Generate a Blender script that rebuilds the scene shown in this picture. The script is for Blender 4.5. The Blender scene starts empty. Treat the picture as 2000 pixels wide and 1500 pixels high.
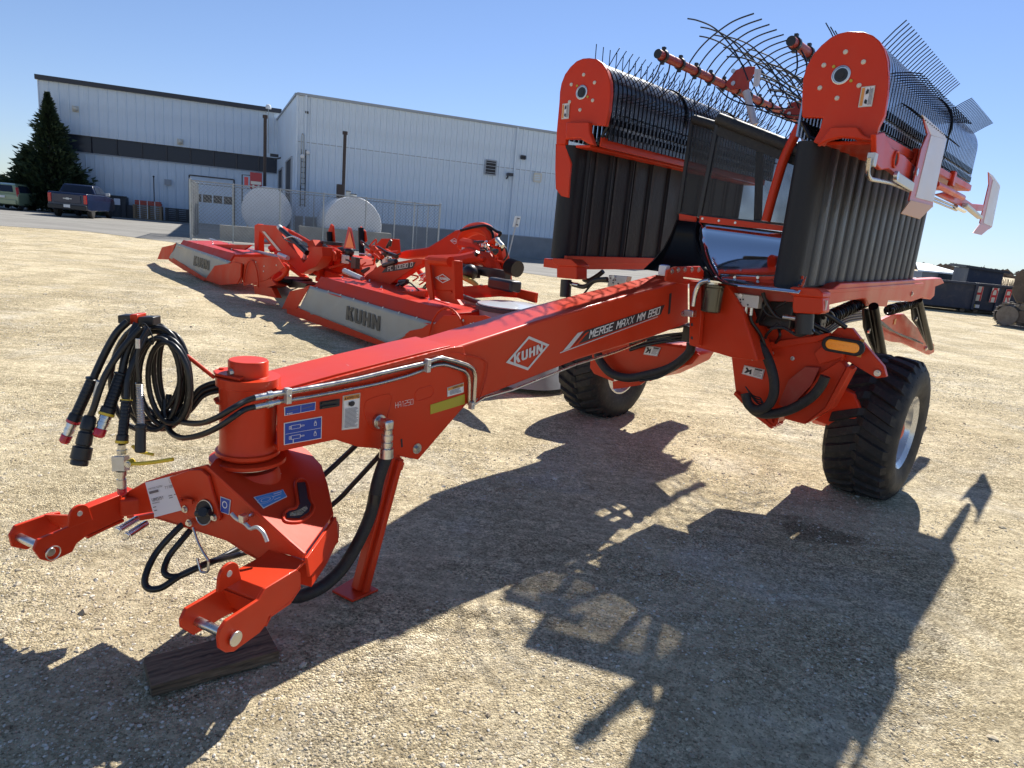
import bpy, bmesh, math, random
from mathutils import Vector, Matrix
random.seed(7)
sc = bpy.context.scene
C = sc.collection
V = Vector

# ------------------------------------------------------------------ camera
FOC, CAMH = 1320.0, 1.75                     # focal length in photo pixels (2000 wide), eye height in metres
ROLL, PITCH = math.atan(0.092), math.atan(299/1320.0)
fwd = V((0, math.cos(PITCH), -math.sin(PITCH)))
r0 = V((1, 0, 0)); u0 = r0.cross(fwd)
RT = math.cos(ROLL)*r0 + math.sin(ROLL)*u0
UPV = -math.sin(ROLL)*r0 + math.cos(ROLL)*u0
EYE = V((0, 0, CAMH))
cd = bpy.data.cameras.new('camera'); cam = bpy.data.objects.new('camera', cd); C.objects.link(cam)
cd.sensor_width = 36.0; cd.sensor_fit = 'HORIZONTAL'; cd.lens = FOC/2000*36.0
cd.clip_start = 0.05; cd.clip_end = 4000
m = Matrix((RT, UPV, -fwd)).transposed().to_4x4(); m.translation = EYE
cam.matrix_world = m; sc.camera = cam

# ------------------------------------------------------------------ light
SUN_AZ, SUN_EL = math.radians(24), math.radians(44)      # azimuth from +Y towards +X
w = bpy.data.worlds.new('World'); sc.world = w; w.use_nodes = True
nt = w.node_tree; nt.nodes.clear()
so = nt.nodes.new('ShaderNodeOutputWorld'); bg = nt.nodes.new('ShaderNodeBackground'); sk = nt.nodes.new('ShaderNodeTexSky')
sk.sky_type = 'NISHITA'; sk.sun_disc = False; sk.sun_elevation = SUN_EL; sk.sun_rotation = SUN_AZ
sk.altitude = 0; sk.air_density = 1.0; sk.dust_density = 0.0; sk.ozone_density = 3.0
bg.inputs['Strength'].default_value = 0.082
kk_ = nt.nodes.new('ShaderNodeVectorMath'); kk_.operation = 'MULTIPLY_ADD'; kk_.inputs[1].default_value = (0.078, 0.047, 0.006); kk_.inputs[2].default_value = (1, 1, 1)
dv = nt.nodes.new('ShaderNodeVectorMath'); dv.operation = 'DIVIDE'          # softens the glare towards the sun, as the hazeless blue of the photograph
nt.links.new(sk.outputs[0], kk_.inputs[0]); nt.links.new(sk.outputs[0], dv.inputs[0]); nt.links.new(kk_.outputs[0], dv.inputs[1])
nt.links.new(dv.outputs[0], bg.inputs[0]); nt.links.new(bg.outputs[0], so.inputs[0])
sd = V((math.sin(SUN_AZ)*math.cos(SUN_EL), math.cos(SUN_AZ)*math.cos(SUN_EL), math.sin(SUN_EL)))
sl = bpy.data.lights.new('sun', 'SUN'); sl.energy = 5.0; sl.angle = math.radians(0.53); sl.color = (1.0, 0.95, 0.87)
sun = bpy.data.objects.new('sun', sl); C.objects.link(sun); sun.rotation_euler = sd.to_track_quat('Z', 'Y').to_euler()
sun.location = (0, 0, 30)
vs = sc.view_settings; vs.view_transform = 'Standard'; vs.look = 'None'; vs.gamma = 1; vs.exposure = 0.68; vs.use_curve_mapping = False
sc.render.engine = 'CYCLES'
sc.cycles.max_bounces = 6; sc.cycles.transparent_max_bounces = 12

# ------------------------------------------------------------------ measuring helpers
def ray(x, y): return fwd + RT*((x-1000)/FOC) - UPV*((y-750)/FOC)
def onpl(x, y, p0, n):
    d = ray(x, y); return EYE + d*((V(p0)-EYE).dot(n)/d.dot(n))
def G(x, y, z=0.0): return onpl(x, y, (0, 0, z), V((0, 0, 1)))
def D(x, y, Y): return onpl(x, y, (0, Y, 0), V((0, 1, 0)))
class Fr:
    """working frame: a forward, b sideways, z up"""
    def __init__(s, ox, oy, deg):
        t = math.radians(deg); s.O = V((ox, oy, 0)); s.F = V((-math.sin(t), -math.cos(t), 0)); s.S = V((math.cos(t), -math.sin(t), 0))
    def w(s, a, b, z): return s.O + s.F*a + s.S*b + V((0, 0, z))
    def B(s, x, y, b): return onpl(x, y, s.w(0, b, 0), s.S)
    def A(s, x, y, a): return onpl(x, y, s.w(a, 0, 0), s.F)
    def loc(s, p): q = p-s.O; return (q.dot(s.F), q.dot(s.S), p.z)
Z = V((0, 0, 1))

# ------------------------------------------------------------------ materials
MT = {}
def mat(name, col, rough=0.5, metal=0.0, coat=0.0, spec=0.5, noise=0.0, nscale=8.0, bump=0.0, bscale=60.0, alpha=1.0, emit=None, dirt=0.0):
    m = bpy.data.materials.new(name); m.use_nodes = True
    N = m.node_tree.nodes; L = m.node_tree.links; b = N['Principled BSDF']
    b.inputs['Base Color'].default_value = (*col, 1); b.inputs['Roughness'].default_value = rough
    b.inputs['Metallic'].default_value = metal; b.inputs['Specular IOR Level'].default_value = spec
    b.inputs['Coat Weight'].default_value = coat; b.inputs['Coat Roughness'].default_value = 0.08
    b.inputs['Alpha'].default_value = alpha
    tc = N.new('ShaderNodeTexCoord')
    if noise or dirt:
        n1 = N.new('ShaderNodeTexNoise'); n1.inputs['Scale'].default_value = nscale; n1.inputs['Detail'].default_value = 6
        L.new(tc.outputs['Object'], n1.inputs['Vector'])
        mr = N.new('ShaderNodeMapRange'); mr.inputs[1].default_value = 0.3; mr.inputs[2].default_value = 0.7
        mr.inputs[3].default_value = 1-noise; mr.inputs[4].default_value = 1+noise
        L.new(n1.outputs['Fac'], mr.inputs[0])
        mx = N.new('ShaderNodeVectorMath'); mx.operation = 'SCALE'; mx.inputs[0].default_value = col
        L.new(mr.outputs[0], mx.inputs['Scale'])
        last = mx.outputs[0]
        if dirt:
            n2 = N.new('ShaderNodeTexNoise'); n2.inputs['Scale'].default_value = nscale*2.7; n2.inputs['Detail'].default_value = 8; n2.inputs['Roughness'].default_value = 0.7
            L.new(tc.outputs['Object'], n2.inputs['Vector'])
            m2 = N.new('ShaderNodeMapRange'); m2.inputs[1].default_value = 0.5; m2.inputs[2].default_value = 0.75; m2.inputs[4].default_value = dirt
            L.new(n2.outputs['Fac'], m2.inputs[0])
            mm = N.new('ShaderNodeMix'); mm.data_type = 'RGBA'; mm.inputs['B'].default_value = (0.30, 0.25, 0.18, 1)
            L.new(m2.outputs[0], mm.inputs['Factor']); L.new(last, mm.inputs['A']); last = mm.outputs['Result']
        L.new(last, b.inputs['Base Color'])
        mr2 = N.new('ShaderNodeMapRange'); mr2.inputs[1].default_value = 0.3; mr2.inputs[2].default_value = 0.7
        mr2.inputs[3].default_value = max(0.02, rough-0.08); mr2.inputs[4].default_value = min(1, rough+0.1)
        L.new(n1.outputs['Fac'], mr2.inputs[0]); L.new(mr2.outputs[0], b.inputs['Roughness'])
    if bump:
        n3 = N.new('ShaderNodeTexNoise'); n3.inputs['Scale'].default_value = bscale; n3.inputs['Detail'].default_value = 5
        L.new(tc.outputs['Object'], n3.inputs['Vector'])
        bp = N.new('ShaderNodeBump'); bp.inputs['Strength'].default_value = bump; bp.inputs['Distance'].default_value = 0.02
        L.new(n3.outputs['Fac'], bp.inputs['Height']); L.new(bp.outputs[0], b.inputs['Normal'])
    if emit:
        b.inputs['Emission Color'].default_value = (*emit[:3], 1); b.inputs['Emission Strength'].default_value = emit[3]
    MT[name] = m; return m
mat('trim_light', (0.5, 0.53, 0.56), 0.3, coat=.3)
mat('board_foot_lit', (0.60, 0.28, 0.10), 0.4)  # near board's red foot, its lit orange put into the colour
mat('red', (0.62, 0.043, 0.011), 0.36, coat=0.07, spec=0.22, noise=0.05, nscale=3, bump=0.05, bscale=9, dirt=0.05)
mat('red_dull', (0.42, 0.04, 0.022), 0.45, coat=0.1, noise=0.08, nscale=5, bump=0.06, bscale=20, dirt=0.15)
mat('black_paint', (0.005, 0.005, 0.006), 0.30, spec=0.16)
mat('rubber', (0.016, 0.016, 0.017), 0.62, noise=0.25, nscale=14, bump=0.12, bscale=90, dirt=0.10)
mat('tyre', (0.016, 0.016, 0.017), 0.68, noise=0.2, nscale=9, bump=0.15, bscale=90, dirt=0.14)
mat('hose', (0.012, 0.012, 0.013), 0.36, noise=0.2, nscale=30)
mat('belt', (0.012, 0.013, 0.016), 0.50, noise=0.35, nscale=4, bump=0.15, bscale=30, spec=0.35)
mat('wire', (0.012, 0.014, 0.02), 0.25, metal=0.3)
mat('zinc', (0.62, 0.62, 0.60), 0.30, metal=1.0, noise=0.12, nscale=30)
mat('steel_tube', (0.50, 0.47, 0.43), 0.28, metal=1.0, noise=0.15, nscale=20)
mat('chrome', (0.8, 0.8, 0.8), 0.08, metal=1.0)
mat('sheet', (0.72, 0.74, 0.78), 0.06, metal=1.0, bump=0.04, bscale=2.5)
mat('band', (0.022, 0.024, 0.030), 0.25, coat=0.2, noise=0.15, nscale=9)  # far drum's bands, painted darker for the shade of tines and windguard
mat('band_skylit', (0.30, 0.34, 0.42), 0.25, metal=0.8, noise=0.15, nscale=9)  # same bands on the near drum, blue sky sheen put into the colour
mat('filter', (0.10, 0.095, 0.075), 0.22, metal=0.7)
mat('alu', (0.60, 0.59, 0.56), 0.45, metal=0.6, noise=0.08, nscale=30)
mat('white', (0.78, 0.78, 0.76), 0.45)
mat('silver_print', (0.60, 0.61, 0.64), 0.35, metal=0.2)
mat('paper', (0.74, 0.74, 0.78), 0.55)
mat('ink', (0.02, 0.02, 0.025), 0.5)
mat('grey_ink', (0.14, 0.14, 0.15), 0.5)
mat('blue_label', (0.012, 0.06, 0.38), 0.35)
mat('sky_label', (0.04, 0.30, 0.62), 0.35)
mat('orange_label', (0.72, 0.30, 0.06), 0.4)
mat('yellow_label', (0.46, 0.38, 0.03), 0.45)
mat('yellow_plastic', (0.72, 0.50, 0.03), 0.35)
mat('red_plastic', (0.55, 0.015, 0.03), 0.25, coat=0.4)
mat('black_plastic', (0.016, 0.016, 0.017), 0.4)
mat('amber', (0.80, 0.26, 0.01), 0.15, coat=0.8, emit=(0.8, 0.25, 0.01, 0.12))
mat('curtain', (0.27, 0.28, 0.275), 0.42, noise=0.12, nscale=2.5, bump=0.5, bscale=2.5)
mat('curtain_print', (0.045, 0.045, 0.045), 0.5)
mat('board_red', (0.50, 0.06, 0.03), 0.3)
mat('board_white', (0.66, 0.62, 0.64), 0.35, noise=0.04, nscale=5)
mat('siding', (0.60, 0.70, 0.80), 0.42, noise=0.08, nscale=0.6, dirt=0.06)
mat('siding_far', (0.60, 0.70, 0.80), 0.42, noise=0.08, nscale=0.5)
mat('trim', (0.30, 0.34, 0.39), 0.4)
mat('dark_trim', (0.022, 0.024, 0.035), 0.35)
mat('glass_dark', (0.022, 0.030, 0.048), 0.22, spec=0.3)
mat('wire_galv', (0.20, 0.215, 0.225), 0.4, metal=0.6)
mat('dark_opening', (0.02, 0.022, 0.028), 0.6)
mat('foundation', (0.25, 0.26, 0.27), 0.85, noise=0.12, nscale=1.5)
mat('concrete', (0.30, 0.29, 0.26), 0.9, noise=0.15, nscale=2, bump=0.3, bscale=25, dirt=0.3)
mat('galv', (0.36, 0.38, 0.39), 0.35, metal=0.75, noise=0.15, nscale=5)
mat('tank', (0.66, 0.68, 0.70), 0.4, noise=0.05, nscale=1.5, dirt=0.12)
mat('rust_pipe', (0.040, 0.028, 0.026), 0.6, noise=0.2, nscale=5)
mat('pump_red', (0.35, 0.03, 0.04), 0.45)
mat('wood', (0.34, 0.235, 0.14), 0.8, noise=0.3, nscale=4)
mat('truck_blue', (0.008, 0.016, 0.050), 0.25, coat=0.25)
mat('car_green', (0.32, 0.38, 0.22), 0.25, coat=0.6)
mat('tail_red', (0.55, 0.01, 0.01), 0.2, coat=0.5)
mat('dump_blue', (0.022, 0.032, 0.060), 0.55, noise=0.2, nscale=1.2, dirt=0.15)
mat('dump_grey', (0.045, 0.048, 0.055), 0.6, noise=0.15, nscale=1.5)
mat('letter_red', (0.55, 0.02, 0.03), 0.5)
mat('cream', (0.62, 0.60, 0.52), 0.5)
mat('smv_orange', (0.95, 0.17, 0.02), 0.35)
mat('excav', (0.10, 0.075, 0.055), 0.6, noise=0.3, nscale=3, dirt=0.3)
mat('track_steel', (0.16, 0.145, 0.13), 0.5, metal=0.6, noise=0.3, nscale=6, dirt=0.3)
mat('bark', (0.08, 0.06, 0.045), 0.9, noise=0.3, nscale=10)
mat('twig', (0.13, 0.10, 0.08), 0.9)
mat('charcoal', (0.05, 0.052, 0.055), 0.6)
mat('shed_wall', (0.18, 0.20, 0.24), 0.6)

def leafmat(name, c1, c2):
    m = bpy.data.materials.new(name); m.use_nodes = True; N = m.node_tree.nodes; L = m.node_tree.links; b = N['Principled BSDF']
    b.inputs['Roughness'].default_value = 0.7
    tc = N.new('ShaderNodeTexCoord'); n = N.new('ShaderNodeTexNoise'); n.inputs['Scale'].default_value = 1.6; n.inputs['Detail'].default_value = 5
    L.new(tc.outputs['Object'], n.inputs['Vector'])
    r = N.new('ShaderNodeValToRGB'); r.color_ramp.elements[0].position = 0.35; r.color_ramp.elements[1].position = 0.65
    r.color_ramp.elements[0].color = (*c1, 1); r.color_ramp.elements[1].color = (*c2, 1)
    L.new(n.outputs['Fac'], r.inputs[0]); L.new(r.outputs[0], b.inputs['Base Color']); MT[name] = m
leafmat('needles', (0.018, 0.036, 0.016), (0.045, 0.075, 0.028))
leafmat('leaves', (0.05, 0.07, 0.03), (0.11, 0.13, 0.05))

def net_material():
    m = bpy.data.materials.new('net'); m.use_nodes = True; N = m.node_tree.nodes; L = m.node_tree.links; b = N['Principled BSDF']
    b.inputs['Base Color'].default_value = (0.014, 0.014, 0.016, 1); b.inputs['Roughness'].default_value = 0.45
    n = N.new('ShaderNodeTexNoise'); n.inputs['Scale'].default_value = 2.5; n.inputs['Distortion'].default_value = 1.5
    tc = N.new('ShaderNodeTexCoord'); L.new(tc.outputs['Object'], n.inputs['Vector'])
    r = N.new('ShaderNodeMapRange'); r.inputs[1].default_value = 0.3; r.inputs[2].default_value = 0.7; r.inputs[3].default_value = 0.50; r.inputs[4].default_value = 0.74
    L.new(n.outputs['Fac'], r.inputs[0]); L.new(r.outputs[0], b.inputs['Alpha']); MT['net'] = m
net_material()

def timber_material():
    m = bpy.data.materials.new('old_timber'); m.use_nodes = True; N = m.node_tree.nodes; L = m.node_tree.links; b = N['Principled BSDF']
    tc = N.new('ShaderNodeTexCoord'); mp = N.new('ShaderNodeMapping'); mp.vector_type = 'TEXTURE'; mp.inputs['Rotation'].default_value = (0, 0, math.radians(37))
    mp.inputs['Scale'].default_value = (1/5, 1/75, 1/75); L.new(tc.outputs['Object'], mp.inputs[0])
    n = N.new('ShaderNodeTexNoise'); n.inputs['Scale'].default_value = 1; n.inputs['Detail'].default_value = 8; L.new(mp.outputs[0], n.inputs['Vector'])
    r = N.new('ShaderNodeValToRGB'); r.color_ramp.elements[0].position = 0.3; r.color_ramp.elements[1].position = 0.75
    r.color_ramp.elements[0].color = (0.035, 0.024, 0.015, 1); r.color_ramp.elements[1].color = (0.27, 0.19, 0.115, 1)
    L.new(n.outputs['Fac'], r.inputs[0]); L.new(r.outputs[0], b.inputs['Base Color']); b.inputs['Roughness'].default_value = 0.9
    bp = N.new('ShaderNodeBump'); bp.inputs['Strength'].default_value = 0.9; bp.inputs['Distance'].default_value = 0.01
    L.new(n.outputs['Fac'], bp.inputs['Height']); L.new(bp.outputs[0], b.inputs['Normal']); MT['old_timber'] = m
timber_material()

def gravel_material(name, asphalt=False):
    m = bpy.data.materials.new(name); m.use_nodes = True; N = m.node_tree.nodes; L = m.node_tree.links; b = N['Principled BSDF']
    b.inputs['Roughness'].default_value = 0.95; b.inputs['Specular IOR Level'].default_value = 0.15
    tc = N.new('ShaderNodeTexCoord')
    def noise(s, d=6, r=0.6, vec=None, dist=0.0):
        n = N.new('ShaderNodeTexNoise'); n.inputs['Scale'].default_value = s; n.inputs['Detail'].default_value = d; n.inputs['Roughness'].default_value = r
        n.inputs['Distortion'].default_value = dist
        L.new(vec or tc.outputs['Object'], n.inputs['Vector']); return n.outputs['Fac']
    def ramp(fac, a, ca, b_, cb):
        r = N.new('ShaderNodeValToRGB'); e = r.color_ramp.elements; e[0].position = a; e[0].color = (*ca, 1); e[1].position = b_; e[1].color = (*cb, 1)
        L.new(fac, r.inputs[0]); return r.outputs[0]
    def mix(t, f, A, B, fac=None):
        x = N.new('ShaderNodeMix'); x.data_type = 'RGBA'; x.blend_type = t; x.inputs['Factor'].default_value = f
        if fac: L.new(fac, x.inputs['Factor'])
        L.new(A, x.inputs['A'])
        if isinstance(B, tuple): x.inputs['B'].default_value = (*B, 1)
        else: L.new(B, x.inputs['B'])
        return x.outputs['Result']
    if asphalt:
        c = ramp(noise(0.35), 0.3, (0.245, 0.235, 0.215), 0.7, (0.31, 0.30, 0.275))
        mp = N.new('ShaderNodeMapping'); mp.inputs['Rotation'].default_value = (0, 0, math.radians(-22)); mp.inputs['Scale'].default_value = (0.05, 0.9, 1)
        L.new(tc.outputs['Object'], mp.inputs[0])
        c = mix('MULTIPLY', 0.7, c, ramp(noise(1.0, 4, 0.6, mp.outputs[0]), 0.35, (0.78, 0.78, 0.78), 0.65, (1.05, 1.05, 1.05)))
        c = mix('MULTIPLY', 1, c, ramp(noise(40), 0.3, (0.8, 0.8, 0.8), 0.7, (1.15, 1.15, 1.15)))
        bs, bd = 0.4, 0.01
    else:
        def cells(scale, lo, hi, rnd_=1.0):
            v_ = N.new('ShaderNodeTexVoronoi'); v_.inputs['Scale'].default_value = scale; v_.inputs['Randomness'].default_value = rnd_
            L.new(warp, v_.inputs['Vector']); sp = N.new('ShaderNodeSeparateColor'); L.new(v_.outputs['Color'], sp.inputs[0])
            return ramp(sp.outputs[0], 0.05, lo, 0.95, hi), v_.outputs['Distance']
        wn = N.new('ShaderNodeTexNoise'); wn.inputs['Scale'].default_value = 30; L.new(tc.outputs['Object'], wn.inputs['Vector'])
        wa = N.new('ShaderNodeVectorMath'); wa.operation = 'MULTIPLY_ADD'; L.new(wn.outputs['Color'], wa.inputs[0]); wa.inputs[1].default_value = (0.007, 0.007, 0.007); L.new(tc.outputs['Object'], wa.inputs[2]); warp = wa.outputs[0]
        c = ramp(noise(0.45, 6, 0.62, None, 0.8), 0.3, (0.62, 0.525, 0.345), 0.72, (0.77, 0.67, 0.475))
        c = mix('MIX', 0.5, c, (0.70, 0.65, 0.54), ramp(noise(0.9, 8, 0.72, None, 1.2), 0.50, (0, 0, 0), 0.68, (0.75, 0.75, 0.75)))
        mp = N.new('ShaderNodeMapping'); mp.inputs['Rotation'].default_value = (0, 0, math.radians(14)); mp.inputs['Scale'].default_value = (0.5, 5.0, 1)
        L.new(tc.outputs['Object'], mp.inputs[0])
        c = mix('MULTIPLY', 0.75, c, ramp(noise(1.1, 8, 0.75, mp.outputs[0], 1.5), 0.38, (0.74, 0.73, 0.71), 0.60, (1.08, 1.08, 1.08)))
        mask = ramp(noise(0.8, 7, 0.65, None, 0.8), 0.40, (0.25, 0.25, 0.25), 0.58, (1, 1, 1))
        c1_, d1_ = cells(34, (0.72, 0.70, 0.67), (1.14, 1.14, 1.13)); c = mix('MULTIPLY', 0.75, c, c1_)
        c2_, d2_ = cells(105, (0.48, 0.46, 0.42), (1.36, 1.35, 1.32)); c = mix('MULTIPLY', 0.95, c, c2_, mask)
        c3_, d3_ = cells(16, (0.74, 0.71, 0.66), (1.10, 1.10, 1.09)); c = mix('MULTIPLY', 0.5, c, c3_)
        c = mix('MULTIPLY', 1.0, c, ramp(noise(75, 4, 0.75), 0.34, (0.32, 0.30, 0.27), 0.47, (1.06, 1.06, 1.06)))  # random dark flecks stand in for shaded gaps between stones
        # a ragged darker patch behind the wheels
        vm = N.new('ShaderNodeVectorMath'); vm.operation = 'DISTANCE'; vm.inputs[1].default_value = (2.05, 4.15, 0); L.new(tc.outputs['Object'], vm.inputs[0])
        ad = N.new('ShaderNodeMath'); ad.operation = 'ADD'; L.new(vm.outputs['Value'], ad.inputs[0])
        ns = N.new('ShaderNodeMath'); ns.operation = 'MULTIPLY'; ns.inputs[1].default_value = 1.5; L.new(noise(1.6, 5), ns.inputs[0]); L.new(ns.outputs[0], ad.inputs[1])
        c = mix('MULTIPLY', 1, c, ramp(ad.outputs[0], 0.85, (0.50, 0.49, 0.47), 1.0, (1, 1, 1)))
        bs, bd = 1.0, 0.032
    L.new(c, b.inputs['Base Color'])
    a1 = N.new('ShaderNodeMath'); a1.operation = 'ADD'; L.new(noise(7, 12, 0.80), a1.inputs[0])
    if asphalt: L.new(noise(90, 3), a1.inputs[1])
    else:
        inv = N.new('ShaderNodeMath'); inv.operation = 'MULTIPLY_ADD'; inv.inputs[1].default_value = -0.45; inv.inputs[2].default_value = 0.4; L.new(d2_, inv.inputs[0])
        mu = N.new('ShaderNodeMath'); mu.operation = 'MULTIPLY'; L.new(inv.outputs[0], mu.inputs[0]); L.new(mask, mu.inputs[1]); L.new(mu.outputs[0], a1.inputs[1])
    bp = N.new('ShaderNodeBump'); bp.inputs['Strength'].default_value = bs; bp.inputs['Distance'].default_value = bd
    L.new(a1.outputs[0], bp.inputs['Height']); L.new(bp.outputs[0], b.inputs['Normal'])
    MT[name] = m
gravel_material('gravel'); gravel_material('asphalt', True)

def pebble_material():
    m = bpy.data.materials.new('pebble'); m.use_nodes = True; N = m.node_tree.nodes; L = m.node_tree.links; b = N['Principled BSDF']
    g = N.new('ShaderNodeNewGeometry'); r = N.new('ShaderNodeValToRGB'); e = r.color_ramp.elements
    e[0].color = (0.24, 0.19, 0.13, 1); e[1].color = (0.70, 0.65, 0.55, 1); x = e.new(0.25); x.color = (0.46, 0.39, 0.27, 1); y = e.new(0.7); y.color = (0.52, 0.45, 0.33, 1)
    L.new(g.outputs['Random Per Island'], r.inputs[0]); L.new(r.outputs[0], b.inputs['Base Color']); b.inputs['Roughness'].default_value = 0.9
    MT['pebble'] = m
pebble_material()

# ------------------------------------------------------------------ mesh helpers
class MB:
    def __init__(s): s.v = []; s.f = []
    def add(s, vs_, fs):
        o = len(s.v); s.v += [tuple(p) for p in vs_]; s.f += [tuple(i+o for i in f) for f in fs]; return s
    def prism(s, pts, vec):
        pts = [V(p) for p in pts]; n = len(pts); vec = V(vec)
        s.add(pts+[p+vec for p in pts], [tuple(range(n)), tuple(range(2*n-1, n-1, -1))]+[(i, (i+1) % n, n+(i+1) % n, n+i) for i in range(n)]); return s
    def box(s, c, hx, hy, hz):
        c, hx, hy, hz = V(c), V(hx), V(hy), V(hz)
        return s.prism([c-hx-hy-hz, c+hx-hy-hz, c+hx+hy-hz, c-hx+hy-hz], hz*2)
    def bar(s, p0, p1, w_, h_, up=Z):
        p0, p1 = V(p0), V(p1); d = (p1-p0).normalized(); sx = d.cross(V(up))
        if sx.length < 1e-4: sx = d.cross(V((1, 0, 0)))
        sx.normalize(); sy = sx.cross(d).normalized()
        return s.prism([p0-sx*w_/2-sy*h_/2, p0+sx*w_/2-sy*h_/2, p0+sx*w_/2+sy*h_/2, p0-sx*w_/2+sy*h_/2], p1-p0)
    def tube(s, path, r, n=10, closed=False, rr=None):
        path = [V(p) for p in path]; k = len(path); vs_ = []; fs = []; prev = None
        for i, p in enumerate(path):
            if closed: d = path[(i+1) % k]-path[i-1]
            else: d = path[min(i+1, k-1)]-path[max(i-1, 0)]
            if d.length < 1e-9: d = V((0, 0, 1))
            d.normalize()
            if prev is None:
                prev = d.orthogonal().normalized()
            prev = (prev-d*prev.dot(d))
            if prev.length < 1e-6: prev = d.orthogonal()
            prev.normalize(); q = d.cross(prev); R_ = rr[i] if rr else r
            vs_ += [p+(prev*math.cos(2*math.pi*j/n)+q*math.sin(2*math.pi*j/n))*R_ for j in range(n)]
        for i in range(k if closed else k-1):
            for j in range(n):
                a, b_ = i*n, ((i+1) % k)*n
                fs.append((a+j, a+(j+1) % n, b_+(j+1) % n, b_+j))
        if not closed: fs += [tuple(range(n-1, -1, -1)), tuple(range((k-1)*n, k*n))]
        s.add(vs_, fs); return s
    def cyl(s, p0, p1, r, n=20, r2=None): return s.tube([p0, p1], r, n, rr=[r, r if r2 is None else r2])
    def lathe(s, c, ax, prof, n=40, caps=True):
        c, ax = V(c), V(ax).normalized(); u = ax.orthogonal().normalized(); v_ = ax.cross(u); vs_ = []; fs = []; k = len(prof)
        for h, r in prof: vs_ += [c+ax*h+(u*math.cos(2*math.pi*j/n)+v_*math.sin(2*math.pi*j/n))*max(r, 1e-4) for j in range(n)]
        for i in range(k-1):
            for j in range(n): fs.append((i*n+j, i*n+(j+1) % n, (i+1)*n+(j+1) % n, (i+1)*n+j))
        if caps: fs += [tuple(range(n-1, -1, -1)), tuple(range((k-1)*n, k*n))]
        s.add(vs_, fs); return s
    def grid(s, rows):
        nr, nc = len(rows), len(rows[0]); s.add([p for r_ in rows for p in r_], [(i*nc+j, i*nc+j+1, (i+1)*nc+j+1, (i+1)*nc+j) for i in range(nr-1) for j in range(nc-1)]); return s
    def sphere(s, c, r, n=12):
        k = n//2; return s.lathe(V(c), Z, [(-r*math.cos(math.pi*i/k), r*math.sin(math.pi*i/k)) for i in range(k+1)], n)
def root_origin(o):
    while o.parent: o = o.parent
    return o.location.copy()
def obj(name, mb, m, parent=None, bevel=0, smooth=True, fix=True, solid=0, ang=0.6):
    me = bpy.data.meshes.new(name)
    org = root_origin(parent) if parent else V((0, 0, 0))
    me.from_pydata([(x-org.x, y-org.y, z-org.z) for x, y, z in mb.v], [], mb.f)
    if fix:
        bm = bmesh.new(); bm.from_mesh(me); bmesh.ops.recalc_face_normals(bm, faces=bm.faces); bm.to_mesh(me); bm.free()
    if smooth:
        me.polygons.foreach_set('use_smooth', [True]*len(me.polygons)); me.set_sharp_from_angle(angle=ang)
    me.materials.append(MT[m]); me.update()
    o = bpy.data.objects.new(name, me); C.objects.link(o)
    if parent: o.parent = parent
    if solid:
        k = o.modifiers.new('solid', 'SOLIDIFY'); k.thickness = solid; k.offset = 0
    if bevel:
        k = o.modifiers.new('bevel', 'BEVEL'); k.width = bevel; k.segments = 2; k.limit_method = 'ANGLE'; k.angle_limit = 0.6
    return o
def tag(o, label=None, cat=None, group=None, kind=None):
    if label: o['label'] = label
    if cat: o['category'] = cat
    if group: o['group'] = group
    if kind: o['kind'] = kind
    return o
def thing(name, label, cat, loc, group=None):
    o = bpy.data.objects.new(name, None); C.objects.link(o); o.location = loc; o.empty_display_size = 0.2
    return tag(o, label, cat, group)
def share(src, parent, delta):
    """a copy of a part that shares its mesh, moved by delta"""
    o = src.copy(); C.objects.link(o); o.parent = parent; o.location = src.location+V(delta); return o
def spline(pts, n=8, closed=False):
    pts = [V(p) for p in pts]; k = len(pts); out = []
    rng = range(k if closed else k-1)
    for i in rng:
        if closed: p0, p1, p2, p3 = pts[i-1], pts[i], pts[(i+1) % k], pts[(i+2) % k]
        else: p0, p1, p2, p3 = pts[max(i-1, 0)], pts[i], pts[i+1], pts[min(i+2, k-1)]
        for j in range(n):
            t = j/n
            out.append(0.5*((2*p1)+(p2-p0)*t+(2*p0-5*p1+4*p2-p3)*t*t+(3*p1-p0-3*p2+p3)*t**3))
    if not closed: out.append(pts[-1])
    return out
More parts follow.
